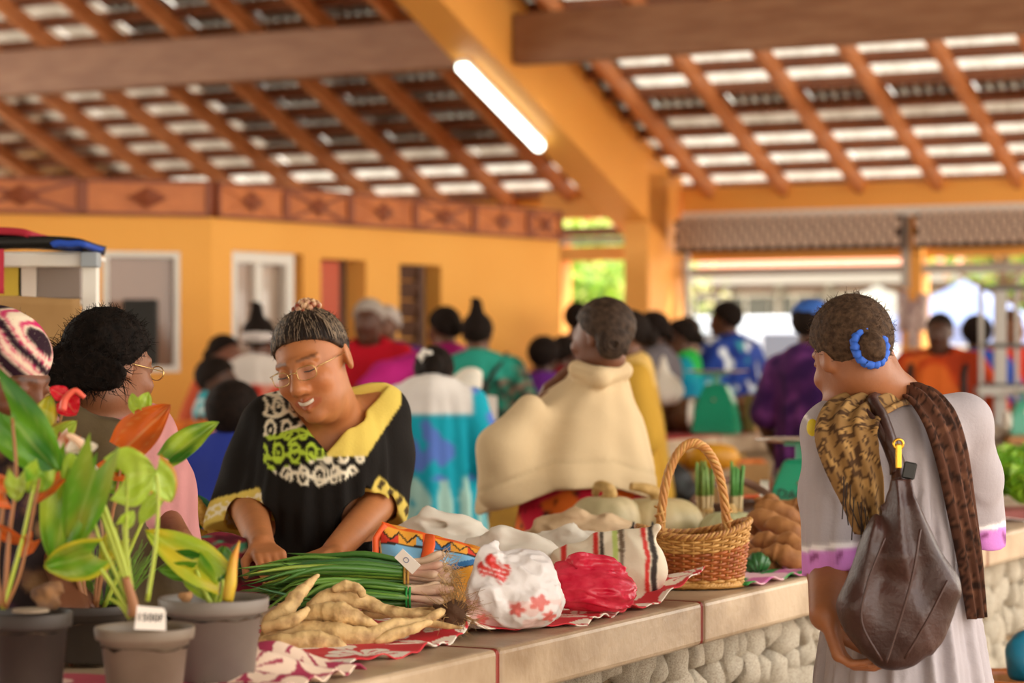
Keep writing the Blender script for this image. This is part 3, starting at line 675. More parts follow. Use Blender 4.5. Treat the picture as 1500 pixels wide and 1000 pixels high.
gl = sheet(lambda u, v: W(1110+60*u, 752-6*math.sin(u*3)+8*(v-.5)*math.sin(PI*u), 6.78), 12, 3, thick=.002)
tag(link('green_leaf', gl, mat('leaf_fresh', '#3f9a2a', .5)), 'single long green leaf lying on the sweet potatoes', 'leaf')
cu = root('cucumber', [(1094,836,6.2,4),(1100,828,6.2,13),(1110,824,6.2,15),(1120,827,6.2,12),(1126,832,6.2,4)], mat('cucumber_skin', '#1f4a26', .3, '#2f6a34', 9), 'dark green striped gourd between basket and sweet potatoes', 'gourd', None)
# ---- pumpkins
def pumpkin(px, pyb, Y, w, h, m, label, ribs=11, stem=None, depth=.085):
    X = XW(px, Y); o = empty('pumpkin', (X, Y, ZC+.004), label, 'pumpkin', 'grey green pumpkins on the counter', rz=rng.uniform(0, 3))
    R = w/2; nu, nv = 66, 20; V = []; Fq = []
    for j in range(nv+1):
        ph = PI*j/nv
        for i in range(nu):
            th = 2*PI*i/nu; rib = 1-depth*(1-abs(math.sin(th*ribs/2))**.6)*math.sin(ph)**.5; r = R*math.sin(ph)**.8*rib; dim = .16*math.exp(-(math.sin(ph)/.35)**2)
            V.append((r*math.cos(th), r*math.sin(th), h/2+math.cos(ph)*h/2*(1-dim)*(.9+.1*rib)))
    for j in range(nv):
        for i in range(nu): Fq.append((j*nu+i, (j+1)*nu+i, (j+1)*nu+(i+1) % nu, j*nu+(i+1) % nu))
    link('body', pymesh(V, Fq), m, o)
    if stem:
        mb = MB(); mb.tube(bez([(0, 0, h*.86)]+[(a, b, h*.86+c) for a, b, c in stem], 5), np.linspace(.022, .011, 5*len(stem)+1), 8); mb.build('stem', mat('pumpkin_stem', '#c9a468', .8, '#a8854a', 30, bump=.3, bscale=60), o, smooth=True)
    return o
M_pu1 = mat('pumpkin_grey', '#aa9c74', .55, '#c8b48c', 9, bump=.15, bscale=40); M_pu2 = mat('pumpkin_pale', '#c8b182', .5, '#a29468', 6, bump=.12, bscale=40); M_pu3 = mat('pumpkin_sage', '#c4c092', .45, '#aaab7c', 8)
pumpkin(888, 0, 6.85, .215, .165, M_pu1, 'mottled grey pumpkin with curved stem in front of the cream jacket', 10, [(-.02, 0, .03), (.02, .01, .045), (.05, 0, .02)], .06)
pumpkin(964, 0, 6.92, .26, .155, M_pu2, 'largest pale grey pumpkin, seen behind the basket handle', 9, [(-.01, 0, .03), (-.05, -.01, .045), (-.09, -.01, .05)])
pumpkin(1070, 0, 6.75, .185, .125, M_pu3, 'small sage green ribbed pumpkin behind the basket rim', 14, [(0, 0, .02), (.005, 0, .03)], .09)
# ---- bags and sacks
def grid_bag(name, c, lo, hi, h, build, m, label, cat, group=None, col=None, relax=1, par=None):
    v = Vox(lo, hi, h); build(v); me = v.mesh(col=col, relax=relax); o = link(name, me, m, par)
    if par is None: o.location = c
    return tag(o, label, cat, group) if par is None else o
M_sackw = thin_mat('white_sack', '#e8dfcf', .6, .15, bump=.12, bscale=25); M_sackc = thin_mat('cream_sack', '#dcccb0', .7, .15, bump=.15, bscale=25); M_sackt = mat('tan_sack', '#c9ac88', .8, '#b3936c', 12, bump=.3, bscale=40)
def sack(px, py, Y, w, d, h, m, label, seed, tilt=0., fold=.017):
    c = W(px, py, Y); c.z = ZC+.004
    def bld(v):
        v.ell((0, 0, h*.45), (w*.5, d*.5, h*.5), .03).ell((w*.22, -.02, h*.35), (w*.3, d*.42, h*.4), .04).ell((-w*.25, .01, h*.4), (w*.27, d*.4, h*.44), .04)
        v.chain([(-w*.4, -d*.1, h*.75), (-w*.1, -d*.2, h*.98), (w*.2, -d*.15, h*.85), (w*.42, 0, h*.6)], [.012]*4, .03)
        v.disp(lambda P: fold*np.abs(vnoise(P*np.array((1, 1, 1.6)), 22, seed))-fold*.4+.009*np.abs(vnoise(P*np.array((.7, 1, 1.5)), 48, seed+4))); v.half((0, 0, 1), 0, .01)
    return grid_bag('sack', c, (-w*.62, -d*.75, -.02), (w*.62, d*.75, h*1.25), .0065, bld, m, label, 'sack', 'sacks lying along the counter')
sack(648, 0, 5.66, .25, .2, .195, M_sackw, 'whitish crumpled sack behind the zigzag printed bag', 1)
sack(748, 0, 5.60, .25, .2, .155, M_sackw, 'smooth white sack lying behind the white carrier bag', 2, fold=.008)
sack(705, 0, 6.1, .22, .18, .10, M_sackc, 'low cream sack, second row behind the smooth white one', 3)
sack(856, 0, 6.45, .31, .16, .135, M_sackt, 'tan burlap sack in front of the mottled pumpkin', 5, fold=.018)
sack(944, 0, 6.35, .15, .12, .066, M_sackw, 'small white sack carrying the garlic bulbs by the basket rim', 8, fold=.004)
sack(850, 0, 5.95, .30, .2, .13, M_sackw, 'white plastic sack behind the striped canvas bag', 6)
for i, (x, y, m_, lb) in enumerate([(928, 772, '#2e241c', 'dark brown bulb beside the white ones at the basket rim'), (956, 768, '#2a2018', 'dark bulb farthest from the sack, at the basket rim'), (943, 776, '#e2d3bd', 'whitish bulb between two dark ones'), (950, 784, '#eee6da', 'white bulb lowest beside the basket rim'), (934, 787, '#e8dccb', 'white bulb touching the canvas bag corner')]):
    p = W(x, y, 6.35); p.z = ZC+.062+(.012 if y < 774 else 0); o = empty('garlic_bulb', p, lb, 'bulb', 'bulbs piled by the basket'); rr = .016
    zz = 0; mb = MB(); mb.lathe([(0, 0), (rr*.9, .004), (rr*1.1, .018+zz*.3), (rr*.8, .03+zz*.8), (rr*.25, .04+zz), (.003, .05+zz)], 12); mb.build('bulb', mat('bulb'+m_, m_, .5), o, smooth=True)
# white carrier bag
def wb_col(V):
    c = np.tile(np.array(lin('#efe9e6')), (len(V), 1)); x, z, y = V[:, 0], V[:, 2], V[:, 1]
    red = np.array(lin('#d8362e')); pk = np.array(lin('#eeb3a6'))
    m = (z < .075) & (vnoise(V, 30, 2) > -.1) & (y < .0); c[m] = c[m]*.5+pk*.5
    for cx, cz, R in ((.0, .055, .018), (.045, .07, .022), (.065, .035, .016), (-.07, .03, .014)):
        r = np.hypot(x-cx, z-cz); th = np.arctan2(z-cz, x-cx); c[(r < R*(.5+.5*np.abs(np.cos(2.5*th)))) & (y < 0)] = red*.7+pk*.3
    m = (np.hypot((x+.046)/.034, (z-.15+.3*(x+.046))/.026+.3*np.sin(x*150)) < 1) & (y < .02) & (np.abs(np.sin(x*110+z*150+2*np.sin(z*90))) > .3); c[m] = red
    return c
def wb(v):
    v.ell((0, 0, .062), (.098, .075, .068), .02).ell((.01, .01, .12), (.075, .06, .065), .03).ell((-.085, -.01, .03), (.03, .04, .032), .02)
    v.cone((-.06, -.03, .10), (-.058, -.02, .185), .045, .020, .03).cone((-.058, -.02, .18), (-.045, 0, .205), .02, .010, .015).cone((-.04, .02, .15), (.04, .03, .165), .03, .02, .03)
    v.disp(lambda P: .010*np.abs(vnoise(P*np.array((1.2, 1.2, .55)), 42, 3))-.003+.004*np.abs(vnoise(P*np.array((1, 1, .7)), 105, 5))); v.half((0, 0, 1), .0, .01)
c = W(757, 0, 4.93); c.z = ZC+.006
grid_bag('carrier_bag', c, (-.14, -.11, -.02), (.14, .12, .23), .0038, wb, thin_mat('carrier_film', '#fff', .28, .25, attr=True, bump=.25, bscale=45), 'white plastic carrier bag with red print, knotted and full', 'bag', col=wb_col).scale = (1, 1, .84)
def rb(v):
    v.ell((0, 0, .058), (.092, .07, .058), .02).ell((.05, -.01, .05), (.05, .06, .05), .02).ell((-.05, 0, .07), (.045, .05, .055), .02).chain([(-.06, 0, .12), (-.02, -.01, .135), (.035, 0, .125), (.075, 0, .11)], [.012, .016, .014, .008], .02)
    v.disp(lambda P: .010*np.abs(vnoise(P*np.array((.5, 1., 1.5)), 50, 9))-.003+.004*np.abs(vnoise(P*np.array((.6, 1, 1.4)), 120, 2))); v.half((0, 0, 1), .0, .01)
c = W(864, 0, 5.22); c.z = ZC+.008
grid_bag('red_carrier_bag', c, (-.13, -.1, -.02), (.13, .1, .18), .0038, rb, thin_mat('red_film', '#e01e44', .22, .25, '#f0445e', 25, bump=.3, bscale=50), 'bright red plastic bag, shiny and crumpled, beside the white one', 'bag').scale = (1, 1, .86)
# striped canvas bag
def cb_col(V):
    c = np.tile(np.array(lin('#e6d9c0')), (len(V), 1)); x, z = V[:, 0], V[:, 2]; q = x+.18*(z-.06)
    q2 = x-.062+.55*np.maximum(z-.1, 0)+6*np.maximum(.1-z, 0)*0-.35*(z-.06)**2*8
    c[np.abs(q2+.004) < .0055] = lin('#d02a22'); c[np.abs(q2-.012) < .007] = lin('#2e2018')
    c[np.abs(x+.055) < .006] = lin('#d02a22'); c[np.abs(x+.042) < .005] = lin('#3a2a20')
    c[(np.abs(x+.012) < .006)] = lin('#b6c86a'); c[(np.abs(x-.002) < .006)] = lin('#6f5c48'); c[np.abs(x+.128) < .007] = lin('#d02a22'); return c
def cb(v):
    v.ell((.0, .01, .06), (.105, .07, .075), .02).ell((.03, 0, .085), (.07, .05, .06), .03).ell((-.09, .02, .07), (.07, .05, .05), .03).cone((.06, .01, .14), (.085, 0, .165), .016, .008, .02).chain([(-.14, .02, .1), (-.05, .01, .135), (.05, 0, .15)], [.012, .014, .014], .02)
    v.disp(lambda P: .006*np.abs(vnoise(P, 32, 4))-.002); v.half((0, 0, 1), 0, .01)
c = W(908, 0, 5.50); c.z = ZC+.006
grid_bag('canvas_bag', c, (-.19, -.11, -.02), (.15, .12, .2), .004, cb, mat('canvas', '#fff', .8, attr=True, bump=.15, bscale=60), 'cream canvas bag with red, black and green stripes, slumped by the basket', 'bag', col=cb_col)
# printed bag with zigzags
zb_ = empty('printed_bag', W(640, 850, 5.15), 'shopping bag printed with yellow zigzags, blue band and orange trim', 'bag'); zo = Vector(zb_.location)
def zcol(u, v):
    Y1, BL, OC, OR, RD, NB, WH, BK = [lin(c) for c in ('#f0a83a', '#7fb8dc', '#d8942a', '#e85a1c', '#d83a28', '#2a6aa0', '#f0e4cc', '#30241c')]
    vv = v+.10*u
    if u > .93: return RD if (math.sin(u*200)+math.sin(v*60)) < 1.2 else WH
    if v > .95 or (.36 < u < .44): return OR
    zig = abs((u*6.5) % 1-.5)*2
    base = .78+.07*u; low = .40+.44*u*u
    if v > base:
        h = base+.03+.10*zig
        if abs(v-h) < .014: return BK
        if v < h: return (RD, Y1, BL, NB, Y1, RD, Y1)[int(u*6.5) % 7]
        return Y1
    if v > base-.022: return BK
    if v > low:
        r = math.hypot((u-.52)*2.3, v-.55); 
        if .14 < r < .155 or .09 < r < .10: return WH
        if u > .5 and v < low+.08: return NB
        return BL
    if v > low-.018: return BK
    return OC if math.hypot((u-.5)*2, v-.1) > .2 else lin('#e0a640')
c1, c2, c3, c4 = [W(*p) for p in ((552, 872, 5.16), (712, 878, 5.20), (722, 806, 5.34), (559, 764, 5.34))]
c1.z = c2.z = ZC+.006
def zfn(u, v, back=0):
    p = (c1*(1-u)+c2*u)*(1-v)+(c4*(1-u)+c3*u)*v; b = math.sin(PI*u)**.6*math.sin(PI*v)**.6
    n = Vector((.25, -.95, .25)); return p+n*(.028*b+.004*math.sin(u*19+v*8))*(1 if not back else -1.6)-zo
front = sheet(zfn, 110, 60, zcol); M_pb = mat('printed_bag_cloth', '#fff', .45, attr=True, bump=.1, bscale=40); link('front_panel', front, M_pb, zb_)
link('back_panel', sheet(lambda u, v: zfn(1-u, v, 1), 20, 12), mat('bag_back', '#d8942a', .5), zb_)
for a, b, yy in ((.02, .40, 5.28), (.45, .8, 5.4)):
    P = bez([zfn(a, .95)+zo, zfn(a, .95)+zo+Vector((-.006, -.012, -.05)), zfn((a+b)/2, .5)+zo+Vector((-.05*0, -.02, -.01)), zfn(b, .92)+zo+Vector((0, -.01, 0))], 6) if a < .1 else None
    if P: MB().tube([zfn(.03, .96), zfn(.0, .9)+Vector((-.012, -.01, -.02)), zfn(.0, .55)+Vector((-.006, -.012, 0)), zfn(.02, .3)+Vector((0, -.012, 0))], .006, 8, flat=1.8).build('handle', mat('orange_strap', '#e85a1c', .5), zb_, smooth=True)
MB().tube([zfn(.42, .97), zfn(.42, .85)+Vector((0, -.006, 0)), zfn(.38, .5)+Vector((0, -.01, 0)), zfn(.36, .25)+Vector((0, -.01, 0))], [.013]*4, 8, flat=.35).build('handle', mat('orange_strap', '#e85a1c', .5), zb_, smooth=True)
# ---- spring onions
def onions(name, px, py, Y, n, label, tip_px, spread, seed, rad=.035, tape='#b98a3a', dz=0., tag_=False):
    c = W(px, py, Y); o = empty(name, c, label, 'spring onions', 'bunches of spring onions'); r_ = np.random.default_rng(seed)
    gm = [thin_mat('onion_leaf_%d' % i, cc, .35, .15) for i, cc in enumerate(('#4f7f34', '#6f9a3c', '#3a6a38', '#9ab044'))]; wm = mat('onion_white', '#e2cfae', .4, '#c99a86', 12)
    for k in range(n):
        a = r_.uniform(0, 6.28); q = rad*math.sqrt(r_.uniform(0, 1)); by, bz = q*math.cos(a)*1.1, q*math.sin(a)
        L = (px-tip_px)*Y/F*r_.uniform(.72, 1.05); sp = r_.normal(0, 1)
        P = bez([(0, by, bz), (-L*.35, by*1.6+sp*.01, bz*1.25+.008), (-L*.7, by*2.2+sp*.03, bz*1.3+.006+r_.normal(0, .006)), (-L, by*2.6+sp*.05, bz*1.0+dz-.01+r_.normal(0, .016))], 4)
        rr = np.interp(np.linspace(0, 1, len(P)), [0, .3, .75, 1], [.0062, .0082, .0058, .0008])
        MB().tube(P, rr*r_.uniform(.8, 1.25), 6, flat=.75).build('leaf', gm[min(3, int(r_.exponential(.9)))], o, smooth=True)
        if k < n*.62:
            E = Vector((.088*r_.uniform(.7, 1.1), by*1.5+r_.normal(0, .008), bz*1.6+r_.normal(0, .006)-.008))
            P = bez([(-.005, by, bz), E*.5+Vector((0, by*.3, bz*.3)), E], 4); MB().tube(P, np.interp(np.linspace(0, 1, len(P)), [0, .4, .85, 1], [.006, .0075, .0095, .005]), 7).build('stalk', wm, o, smooth=True)
            mb = MB()
            for j in range(5):
                d = Vector((r_.uniform(.4, 1), r_.normal(0, .6), r_.normal(0, .6))).normalized()*r_.uniform(.02, .045)
                mb.tube([E, E+d*.5+Vector((0, 0, r_.normal(0, .006))), E+d+Vector((0, 0, r_.normal(-.006, .008)))], [.0008, .0007, .0004], 3)
            mb.build('root_hair', mat('root_hair_pale', '#c9a878', .9), o)['kind'] = 'stuff'
    P = [(0, rad*1.12*math.cos(a)*1.1, rad*1.08*math.sin(a)) for a in np.linspace(0, 2*PI, 25)]
    for dx in (-.003, .004): MB().tube([(p[0]+dx, p[1], p[2]) for p in P], .0028, 6, cap=False).build('band', mat('band'+tape, tape, .6), o, smooth=True)
    return o
onions('spring_onion_bunch', 596, 843, 4.98, 54, 'big bunch of spring onions tied with straw beside the printed bag', 355, .05, 3, .036)
onions('spring_onion_bunch.001', 598, 874, 4.93, 24, 'lower spring onion bunch bound with green tape behind the cassava', 385, .04, 8, .022, '#1f8a3a', dz=-.01)
# price tags
def text_mesh(txt, size, m, parent, loc, rot, ext=.0006, name='lettering'):
    cu_ = bpy.data.curves.new('t', 'FONT'); cu_.body = txt; cu_.size = size; cu_.align_x = 'CENTER'; cu_.align_y = 'CENTER'; cu_.extrude = ext; cu_.resolution_u = 3
    to = bpy.data.objects.new('t', cu_); C.objects.link(to); dg = bpy.context.evaluated_depsgraph_get(); me = bpy.data.meshes.new_from_object(to.evaluated_get(dg)); bpy.data.objects.remove(to)
    o = link(name, me, m, parent, loc, rot); o.data.materials.clear(); o.data.materials.append(m); return o
M_ink = mat('ink', '#1c1814', .6); M_card = mat('white_card', '#f0e6dc', .6)
p = W(597, 822, 4.92); tg = empty('price_tag', p, 'white card price tag hooked on the spring onions', 'price tag'); tg.rotation_euler = (.25, .75, 0)
MB().box((0, 0, 0), (.050, .002, .026)).build('card', M_card, tg); text_mesh('O', .017, mat('faint_ink', '#8a8ca0', .6), tg, (-.004, -.0016, 0), (PI/2, 0, 0))
# ---- wicker basket
M_w1 = mat('willow_light', '#d9a75e', .5, '#c08a42', 40); M_w2 = mat('willow_red', '#b8662a', .45, '#9a4f1e', 40); M_w3 = mat('willow_brown', '#a9713a', .5)
bc = W(1016, 0, 5.85); bc.z = ZC+.004; bk = empty('wicker_basket', bc, 'woven willow basket with tall arched handle standing on the counter', 'basket', rz=.05)
BW, BD, BH = .128, .088, .135
def brim(a): return BH*(1+.10*math.cos(2*a)+.06*math.cos(a))
def bprof(a, f):
    k = .90+.16*f; return Vector((BW*k*math.cos(a), BD*k*math.sin(a), f*brim(a)))
NS = 34
for i in range(NS):
    a = 2*PI*i/NS; MB().tube([bprof(a, f) for f in (0, .3, .6, .9, 1.0)], .0024, 5).build('stake', M_w1, bk, smooth=True)
NR = 19
for r in range(NR):
    f = (r+.5)/NR; P = []; nseg = NS*4
    for k in range(nseg+1):
        a = 2*PI*k/nseg; w_ = math.cos(a*NS/2*1.0+PI*(r % 2)); p = bprof(a, f); d = Vector((p.x, p.y, 0)).normalized(); P.append(p+d*.0042*w_)
    MB().tube(P, .0037 if f < .68 else .0029, 5, cap=False, flat=1.2).build('weaver', M_w2 if .14 < f < .66 else M_w1 if f > .3 else M_w1, bk, smooth=True)
for q in range(4):
    P = []
    for k in range(121):
        a = 2*PI*k/120; p = bprof(a, 1.0); d = Vector((p.x, p.y, 0)).normalized(); w_ = a*22+q*PI/2; P.append(p+d*.006*math.cos(w_)+Vector((0, 0, .006*math.sin(w_)+.002)))
    MB().tube(P, .0036, 5, cap=False).build('rim_strand', M_w1 if q % 2 else M_w3, bk, smooth=True)
    P = []
    for k in range(81):
        a = 2*PI*k/80; p = bprof(a, 0.0); d = Vector((p.x, p.y, 0)).normalized(); w_ = a*20+q*PI/2; P.append(p+d*(.004+.004*math.cos(w_))+Vector((0, 0, .006+.004*math.sin(w_))))
    MB().tube(P, .0035, 5, cap=False).build('foot_strand', M_w1, bk, smooth=True)
MB().lathe([(0, .004), (.9, .004), (.9, .008), (0, .008)], 40, sx=BW, sy=BD).build('base', M_w3, bk)
HH = .345
for q in range(5):
    P = []
    for k in range(97):
        f = k/96; a = PI*f; x = -.083*math.cos(a)*(1-.05*math.sin(a)); z = BH*.55+(HH-BH*.55)*math.sin(a)**.72; tw = f*40+q*2*PI/5; rr = .0075
        tx, tz = math.sin(a), max(.05, abs(math.cos(a)))*math.copysign(1, math.cos(a)); n_ = Vector((-tz, 0, tx)).normalized()
        P.append(Vector((x, -.01+.02*f, z))+n_*rr*math.cos(tw)+Vector((0, 1, 0))*rr*math.sin(tw))
    MB().tube(P, .0050, 6).build('handle_strand', M_w1 if q % 2 else mat('willow_mid', '#c98a48', .5), bk, smooth=True)
for x in (-.083, .083):
    MB().tube([Vector((x, -.01 if x < 0 else .01, BH*1.0+.0045*k))+Vector((.0125*math.cos(k*1.2), .0125*math.sin(k*1.2), 0)) for k in range(14)], .003, 5).build('handle_wrap', M_w1, bk, smooth=True)
# ---- hanging pan scales
M_scg = mat('green_enamel', '#0f8f6a', .3, '#0c8560', 4, coat=.3); M_steel = mat('pan_steel', '#cfc4b8', .25, metal=.9)
def scale(name, loc, label, rz=0, k=1., txt=None):
    o = empty(name, loc, label, 'scale', 'green market scales', rz=rz)
    V = []; sec = [(.0, .105, .085), (.02, .105, .085), (.15, .085, .06), (.225, .052, .04), (.232, .045, .034)]
    for z, a, b in sec: V += [(-a*k, -b*k, z*k), (a*k, -b*k, z*k), (a*k, b*k, z*k), (-a*k, b*k, z*k)]
    Fq = [(0, 3, 2, 1)]+[(i*4+j, i*4+(j+1) % 4, i*4+4+(j+1) % 4, i*4+4+j) for i in range(4) for j in range(4)]+[(16, 17, 18, 19)]
    me = pymesh(V, Fq, False); bm = bmesh.new(); bm.from_mesh(me); bmesh.ops.bevel(bm, geom=bm.edges[:], offset=.006*k, segments=2, affect='EDGES'); bm.to_mesh(me); bm.free(); link('body', me, M_scg, o)
    MB().box((0, 0, .25*k), (.03*k, .02*k, .06*k)).build('neck', M_scg, o, bevel=.003); MB().box((0, 0, .278*k), (.10*k, .05*k, .008*k)).build('carrier', M_scg, o)
    MB().lathe([(0, .284), (.10, .284), (.148, .294), (.15, .298), (.1, .290), (0, .289)], 32).build('pan', M_steel, o, smooth=True).scale = (k, k, k)
    MB().tube([(-.098*k, 0, .09*k), (-.125*k, 0, .09*k)], .105*k*.72, 24).build('dial', mat('dial_white', '#e6e0d0', .4), o)
    MB().tube([(0, -.055*k, .158*k), (0, -.064*k, .160*k)], .008*k, 10).build('screw_cap', M_steel, o)
    if txt: text_mesh(txt, .042*k, M_ink, o, (.004, -.0695*k, .118*k), (PI/2-.19, .12, 0))
    return o
c = W(1172, 0, 7.62); c.z = ZC; scale('market_scale', c, 'green weighing scale with steel pan standing behind the sweet potatoes', rz=-.12, txt='DAHAN')
# bundles and dark bag behind the pumpkins
def bundle(px, Y, h, w, n, label, top='#7a9a4a'):
    c = W(px, 0, Y); c.z = ZC; o = empty('stalk_bundle', c, label, 'vegetable bundle', 'bundles of stalks behind the pumpkins'); r_ = np.random.default_rng(int(px))
    for k in range(n):
        a = k*2.4; q = w*math.sqrt((k+.5)/n); x, y = q*math.cos(a), q*math.sin(a)
        MB().tube([(x*1.2, y*1.2, 0), (x*.9, y*.9, h*.45), (x*1.05, y, h*.62)], [.006, .0055, .005], 6).build('stalk', mat('stalk_pale', '#c2a878', .6), o, smooth=True)
        MB().tube([(x*1.05, y, h*.6), (x*1.15+r_.normal(0, .003), y, h*(.9+.12*r_.random()))], [.0052, .004], 6).build('green_top', mat('stalk_green'+top, top, .5), o, smooth=True)
    MB().lathe([(w*1.05, h*.40), (w*1.12, h*.42), (w*1.05, h*.45)], 16).build('band', mat('straw', '#b08a4a', .7), o)
bundle(1031, 7.12, .245, .026, 16, 'upright bundle of cut pale stalks with green tops behind the basket'); bundle(1078, 7.05, .25, .018, 9, 'thin bundle of green stalks standing behind the sage pumpkin', '#5a9a4a')
M_dkb = mat('dark_leather', '#3a2418', .45, '#54351f', 8, bump=.1, bscale=30)
def dk(v):
    v.ell((0, 0, .05), (.13, .08, .055), .02).ell((.06, 0, .06), (.09, .07, .055), .03).ell((-.1, .02, .05), (.07, .06, .05), .02).ell((.07, -.05, .075), (.085, .05, .035), .01, mode='s'); v.disp(lambda P: .005*vnoise(P, 30, 1)); v.half((0, 0, 1), 0, .01)
c = W(1075, 0, 7.5); c.z = ZC; grid_bag('dark_bag', c, (-.2, -.12, -.02), (.18, .12, .14), .006, dk, M_dkb, 'dark brown leather bag lying open beside the green scale', 'bag')
P = bez([W(1012, 738, 7.3), W(1035, 715, 7.35), W(1075, 702, 7.4), W(1105, 712, 7.4), W(1126, 726, 7.35), W(1131, 742, 7.3), W(1118, 756, 7.25)], 6); p0 = P[10].copy()
o = MB().tube([p-p0 for p in P], .012, 8).build('rolled_cloth', mat('dark_roll', '#6a4a38', .7), smooth=True); o.location = p0; tag(o, 'dark brown rolled strap curving over the open leather bag', 'strap')
o = MB().box((0, 0, .03), (.14, .1, .06)).build('orange_box', mat('orange_card', '#e0581c', .5), bevel=.006); c = W(1122, 0, 7.9); o.location = (c.x, c.y, ZC+.042); tag(o, 'small orange carton behind the dark bag, beside the scale', 'box')
o = MB().box((0, 0, .02), (.16, .12, .04)).build('wooden_block', M_w3, bevel=.004); o.location = (c.x, c.y, ZC+.001); tag(o, 'low wooden block under the small orange carton', 'box')
# far end of the counter: lettuce, tray
def lettuce(px, Y, dz, R, label, seed):
    c = W(px, 0, Y); c.z = ZC+dz; o = empty('lettuce', c, label, 'lettuce', 'lettuce heads at the far end of the counter'); r_ = np.random.default_rng(seed)
    for k in range(18):
        a = k*2.4; il = k/18; out = R*(.35+.65*il); H = R*(1.55-.75*il)
        lm = thin_mat('lettuce_%d' % (k % 3), ('#8fc02a', '#a9d03a', '#6fa524')[k % 3], .4, .35)
        def fn(u, v, a=a, out=out, H=H):
            w_ = (u-.5)*R*1.5*math.sin(PI*min(v*.75+.12, 1)); ruf = .012*math.sin(u*26+k)*v
            r = out*(.2+.8*v**1.2); x = r; z = H*v-.25*H*v**3*il; return Vector((x*math.cos(a)-(w_)*math.sin(a)+ruf*math.cos(a), x*math.sin(a)+w_*math.cos(a)+ruf*math.sin(a), z+ruf))
        link('leaf', sheet(fn, 10, 6), lm, o)
tr = B(4.0, .35, ZC)
for i, (px, Y, dz, R, lb) in enumerate([(1432, 8.7, .03, .085, 'lettuce head nearest the grey dress'), (1470, 8.75, .05, .10, 'largest frilly lettuce head in the middle of the pile'), (1505, 8.6, .03, .09, 'lettuce head cut by the picture edge'), (1452, 9.0, .09, .08, 'pale lettuce head on top of the pile'), (1490, 9.1, .10, .08, 'lettuce head behind the largest one')]): lettuce(px, Y, dz, R, lb, i)
root('sweet_potato', [(1436, 700, 8.5, 4), (1440, 708, 8.5, 14), (1442, 722, 8.5, 15), (1440, 733, 8.5, 6)], M_swe, 'brown rounded sweet potato alone beside the lettuces', 'sweet potato', None)
c = W(1490, 0, 8.25); c.z = ZC; tr = empty('produce_tray', c, 'maroon cloth covered tray with paper lining below the lettuces', 'tray', rz=.3)
MB().box((0, 0, .02), (.42, .22, .035)).build('tray', mat('maroon', '#7a3a34', .7, '#8f4a40', 12), tr, bevel=.014, seg=3)
link('paper', sheet(lambda u, v: ((u-.5)*.46, -.13+.1*v, .006+.01*math.sin(u*8)*(1-v)), 16, 6, thick=.002), M_card, tr)
# crate and bag on the ground in the corner
c = Vector((XW(1492, 6.25), 6.25, 0)); gb = empty('ground_basket', c, 'brown wicker basket standing on the floor by the stone wall', 'basket')
for r in range(18): MB().tube([(.13*(.9+.02*r/2)*math.cos(a), .13*(.9+.02*r/2)*math.sin(a), .02+r*.034) for a in np.linspace(0, 2*PI, 33)], .018, 6, cap=False).build('weaver', M_w2 if r % 3 else M_w3, gb, smooth=True)
MB().lathe([(0, .01), (.11, .01), (.135, .60), (.12, .60), (.1, .03), (0, .03)], 24).build('lining', M_w3, gb)
def tb(v): v.ell((0, 0, .06), (.05, .05, .07), .02); v.disp(lambda P: .006*vnoise(P, 40)); v.half((0, 0, 1), 0, .01)
grid_bag('teal_bag', c+Vector((.015, 0, .60)), (-.08, -.08, -.02), (.08, .08, .16), .006, tb, thin_mat('teal_film', '#1f7a9a', .3, .2), 'small teal bag on top of the floor basket', 'bag')
# ================================================================ POTTED PLANTS
PAL = {'green': '#5f9a1e', 'lime': '#a3c034', 'pale': '#b4cf52', 'dark': '#2f6f1c', 'olive': '#8fa032', 'yellow': '#d4c22c', 'orange': '#d8641c', 'rust': '#b4561e', 'red': '#d8122a', 'brown': '#8a5026', 'white': '#efe2d2'}
def leaf(par, base, tip, wpx, Y, colr, name='leaf', tilt=0., fold=.16, curl=.12, lobe=.38, col2=None, dY=0., sym=1., edge=None):
    """heart shaped blade from the stalk joint to the tip; base and tip as (px, py)"""
    po = Vector(par.location); A = W(*base, Y); Bv = W(*tip, Y+dY); L = (Bv-A).length; ax = (Bv-A).normalized(); wd = wpx*1.3*Y/F
    n = Vector((0, -1, .0)); n = (n-ax*n.dot(ax)).normalized(); side = ax.cross(n).normalized()
    if tilt: R = Matrix.Rotation(tilt, 3, ax); n = R @ n; side = R @ side
    c1 = np.array(lin(PAL[colr])); c2 = np.array(lin(PAL[col2])) if col2 else c1*.8
    def fn(u, v):
        q = u*2-1; hw = wd/2*(.62+.38*math.sin(PI*min(v/.42, 1)/2))*max(1-v**2.4, 0)**.85
        a = v*L-lobe*L*(abs(q)**1.3)*(1-v)**3*(1 if abs(q) > .04 else .2)
        z = fold*abs(q)*hw*2-curl*L*v*v+.012*wd*math.sin(v*16+q*2)+.02*wd*math.sin(q*9+v*4)
        p = A+ax*a+side*(q*hw*(sym if q > 0 else 1))+n*(z); return p-po
    def col(u, v):
        q = abs(u*2-1); vein = .16 if q < .07 else .09 if (abs((v*7-q*1.6) % 1-.5) < .07 and q < .9) else 0
        m = float(np.clip(.5+.9*vnoise(np.array((u*3., v*3., base[0]*.1)), 1.6, 2), 0, 1)) if col2 else .25
        c = c1*(1-m)+c2*m; c = c*(1-vein)+np.array((.75, .8, .3))*vein
        if edge and (q > .86 or v > .93): c = c*.3+np.array(lin(PAL[edge]))*.7
        return c
    return link(name, sheet(fn, 16, 14, col), thin_mat('anthurium_leaf', '#fff', .33, .28, attr=True, bump=.05, bscale=60), par)
M_stem = mat('stem_green', '#a9b83c', .45); M_stemr = mat('stem_reddish', '#9a6438', .5)
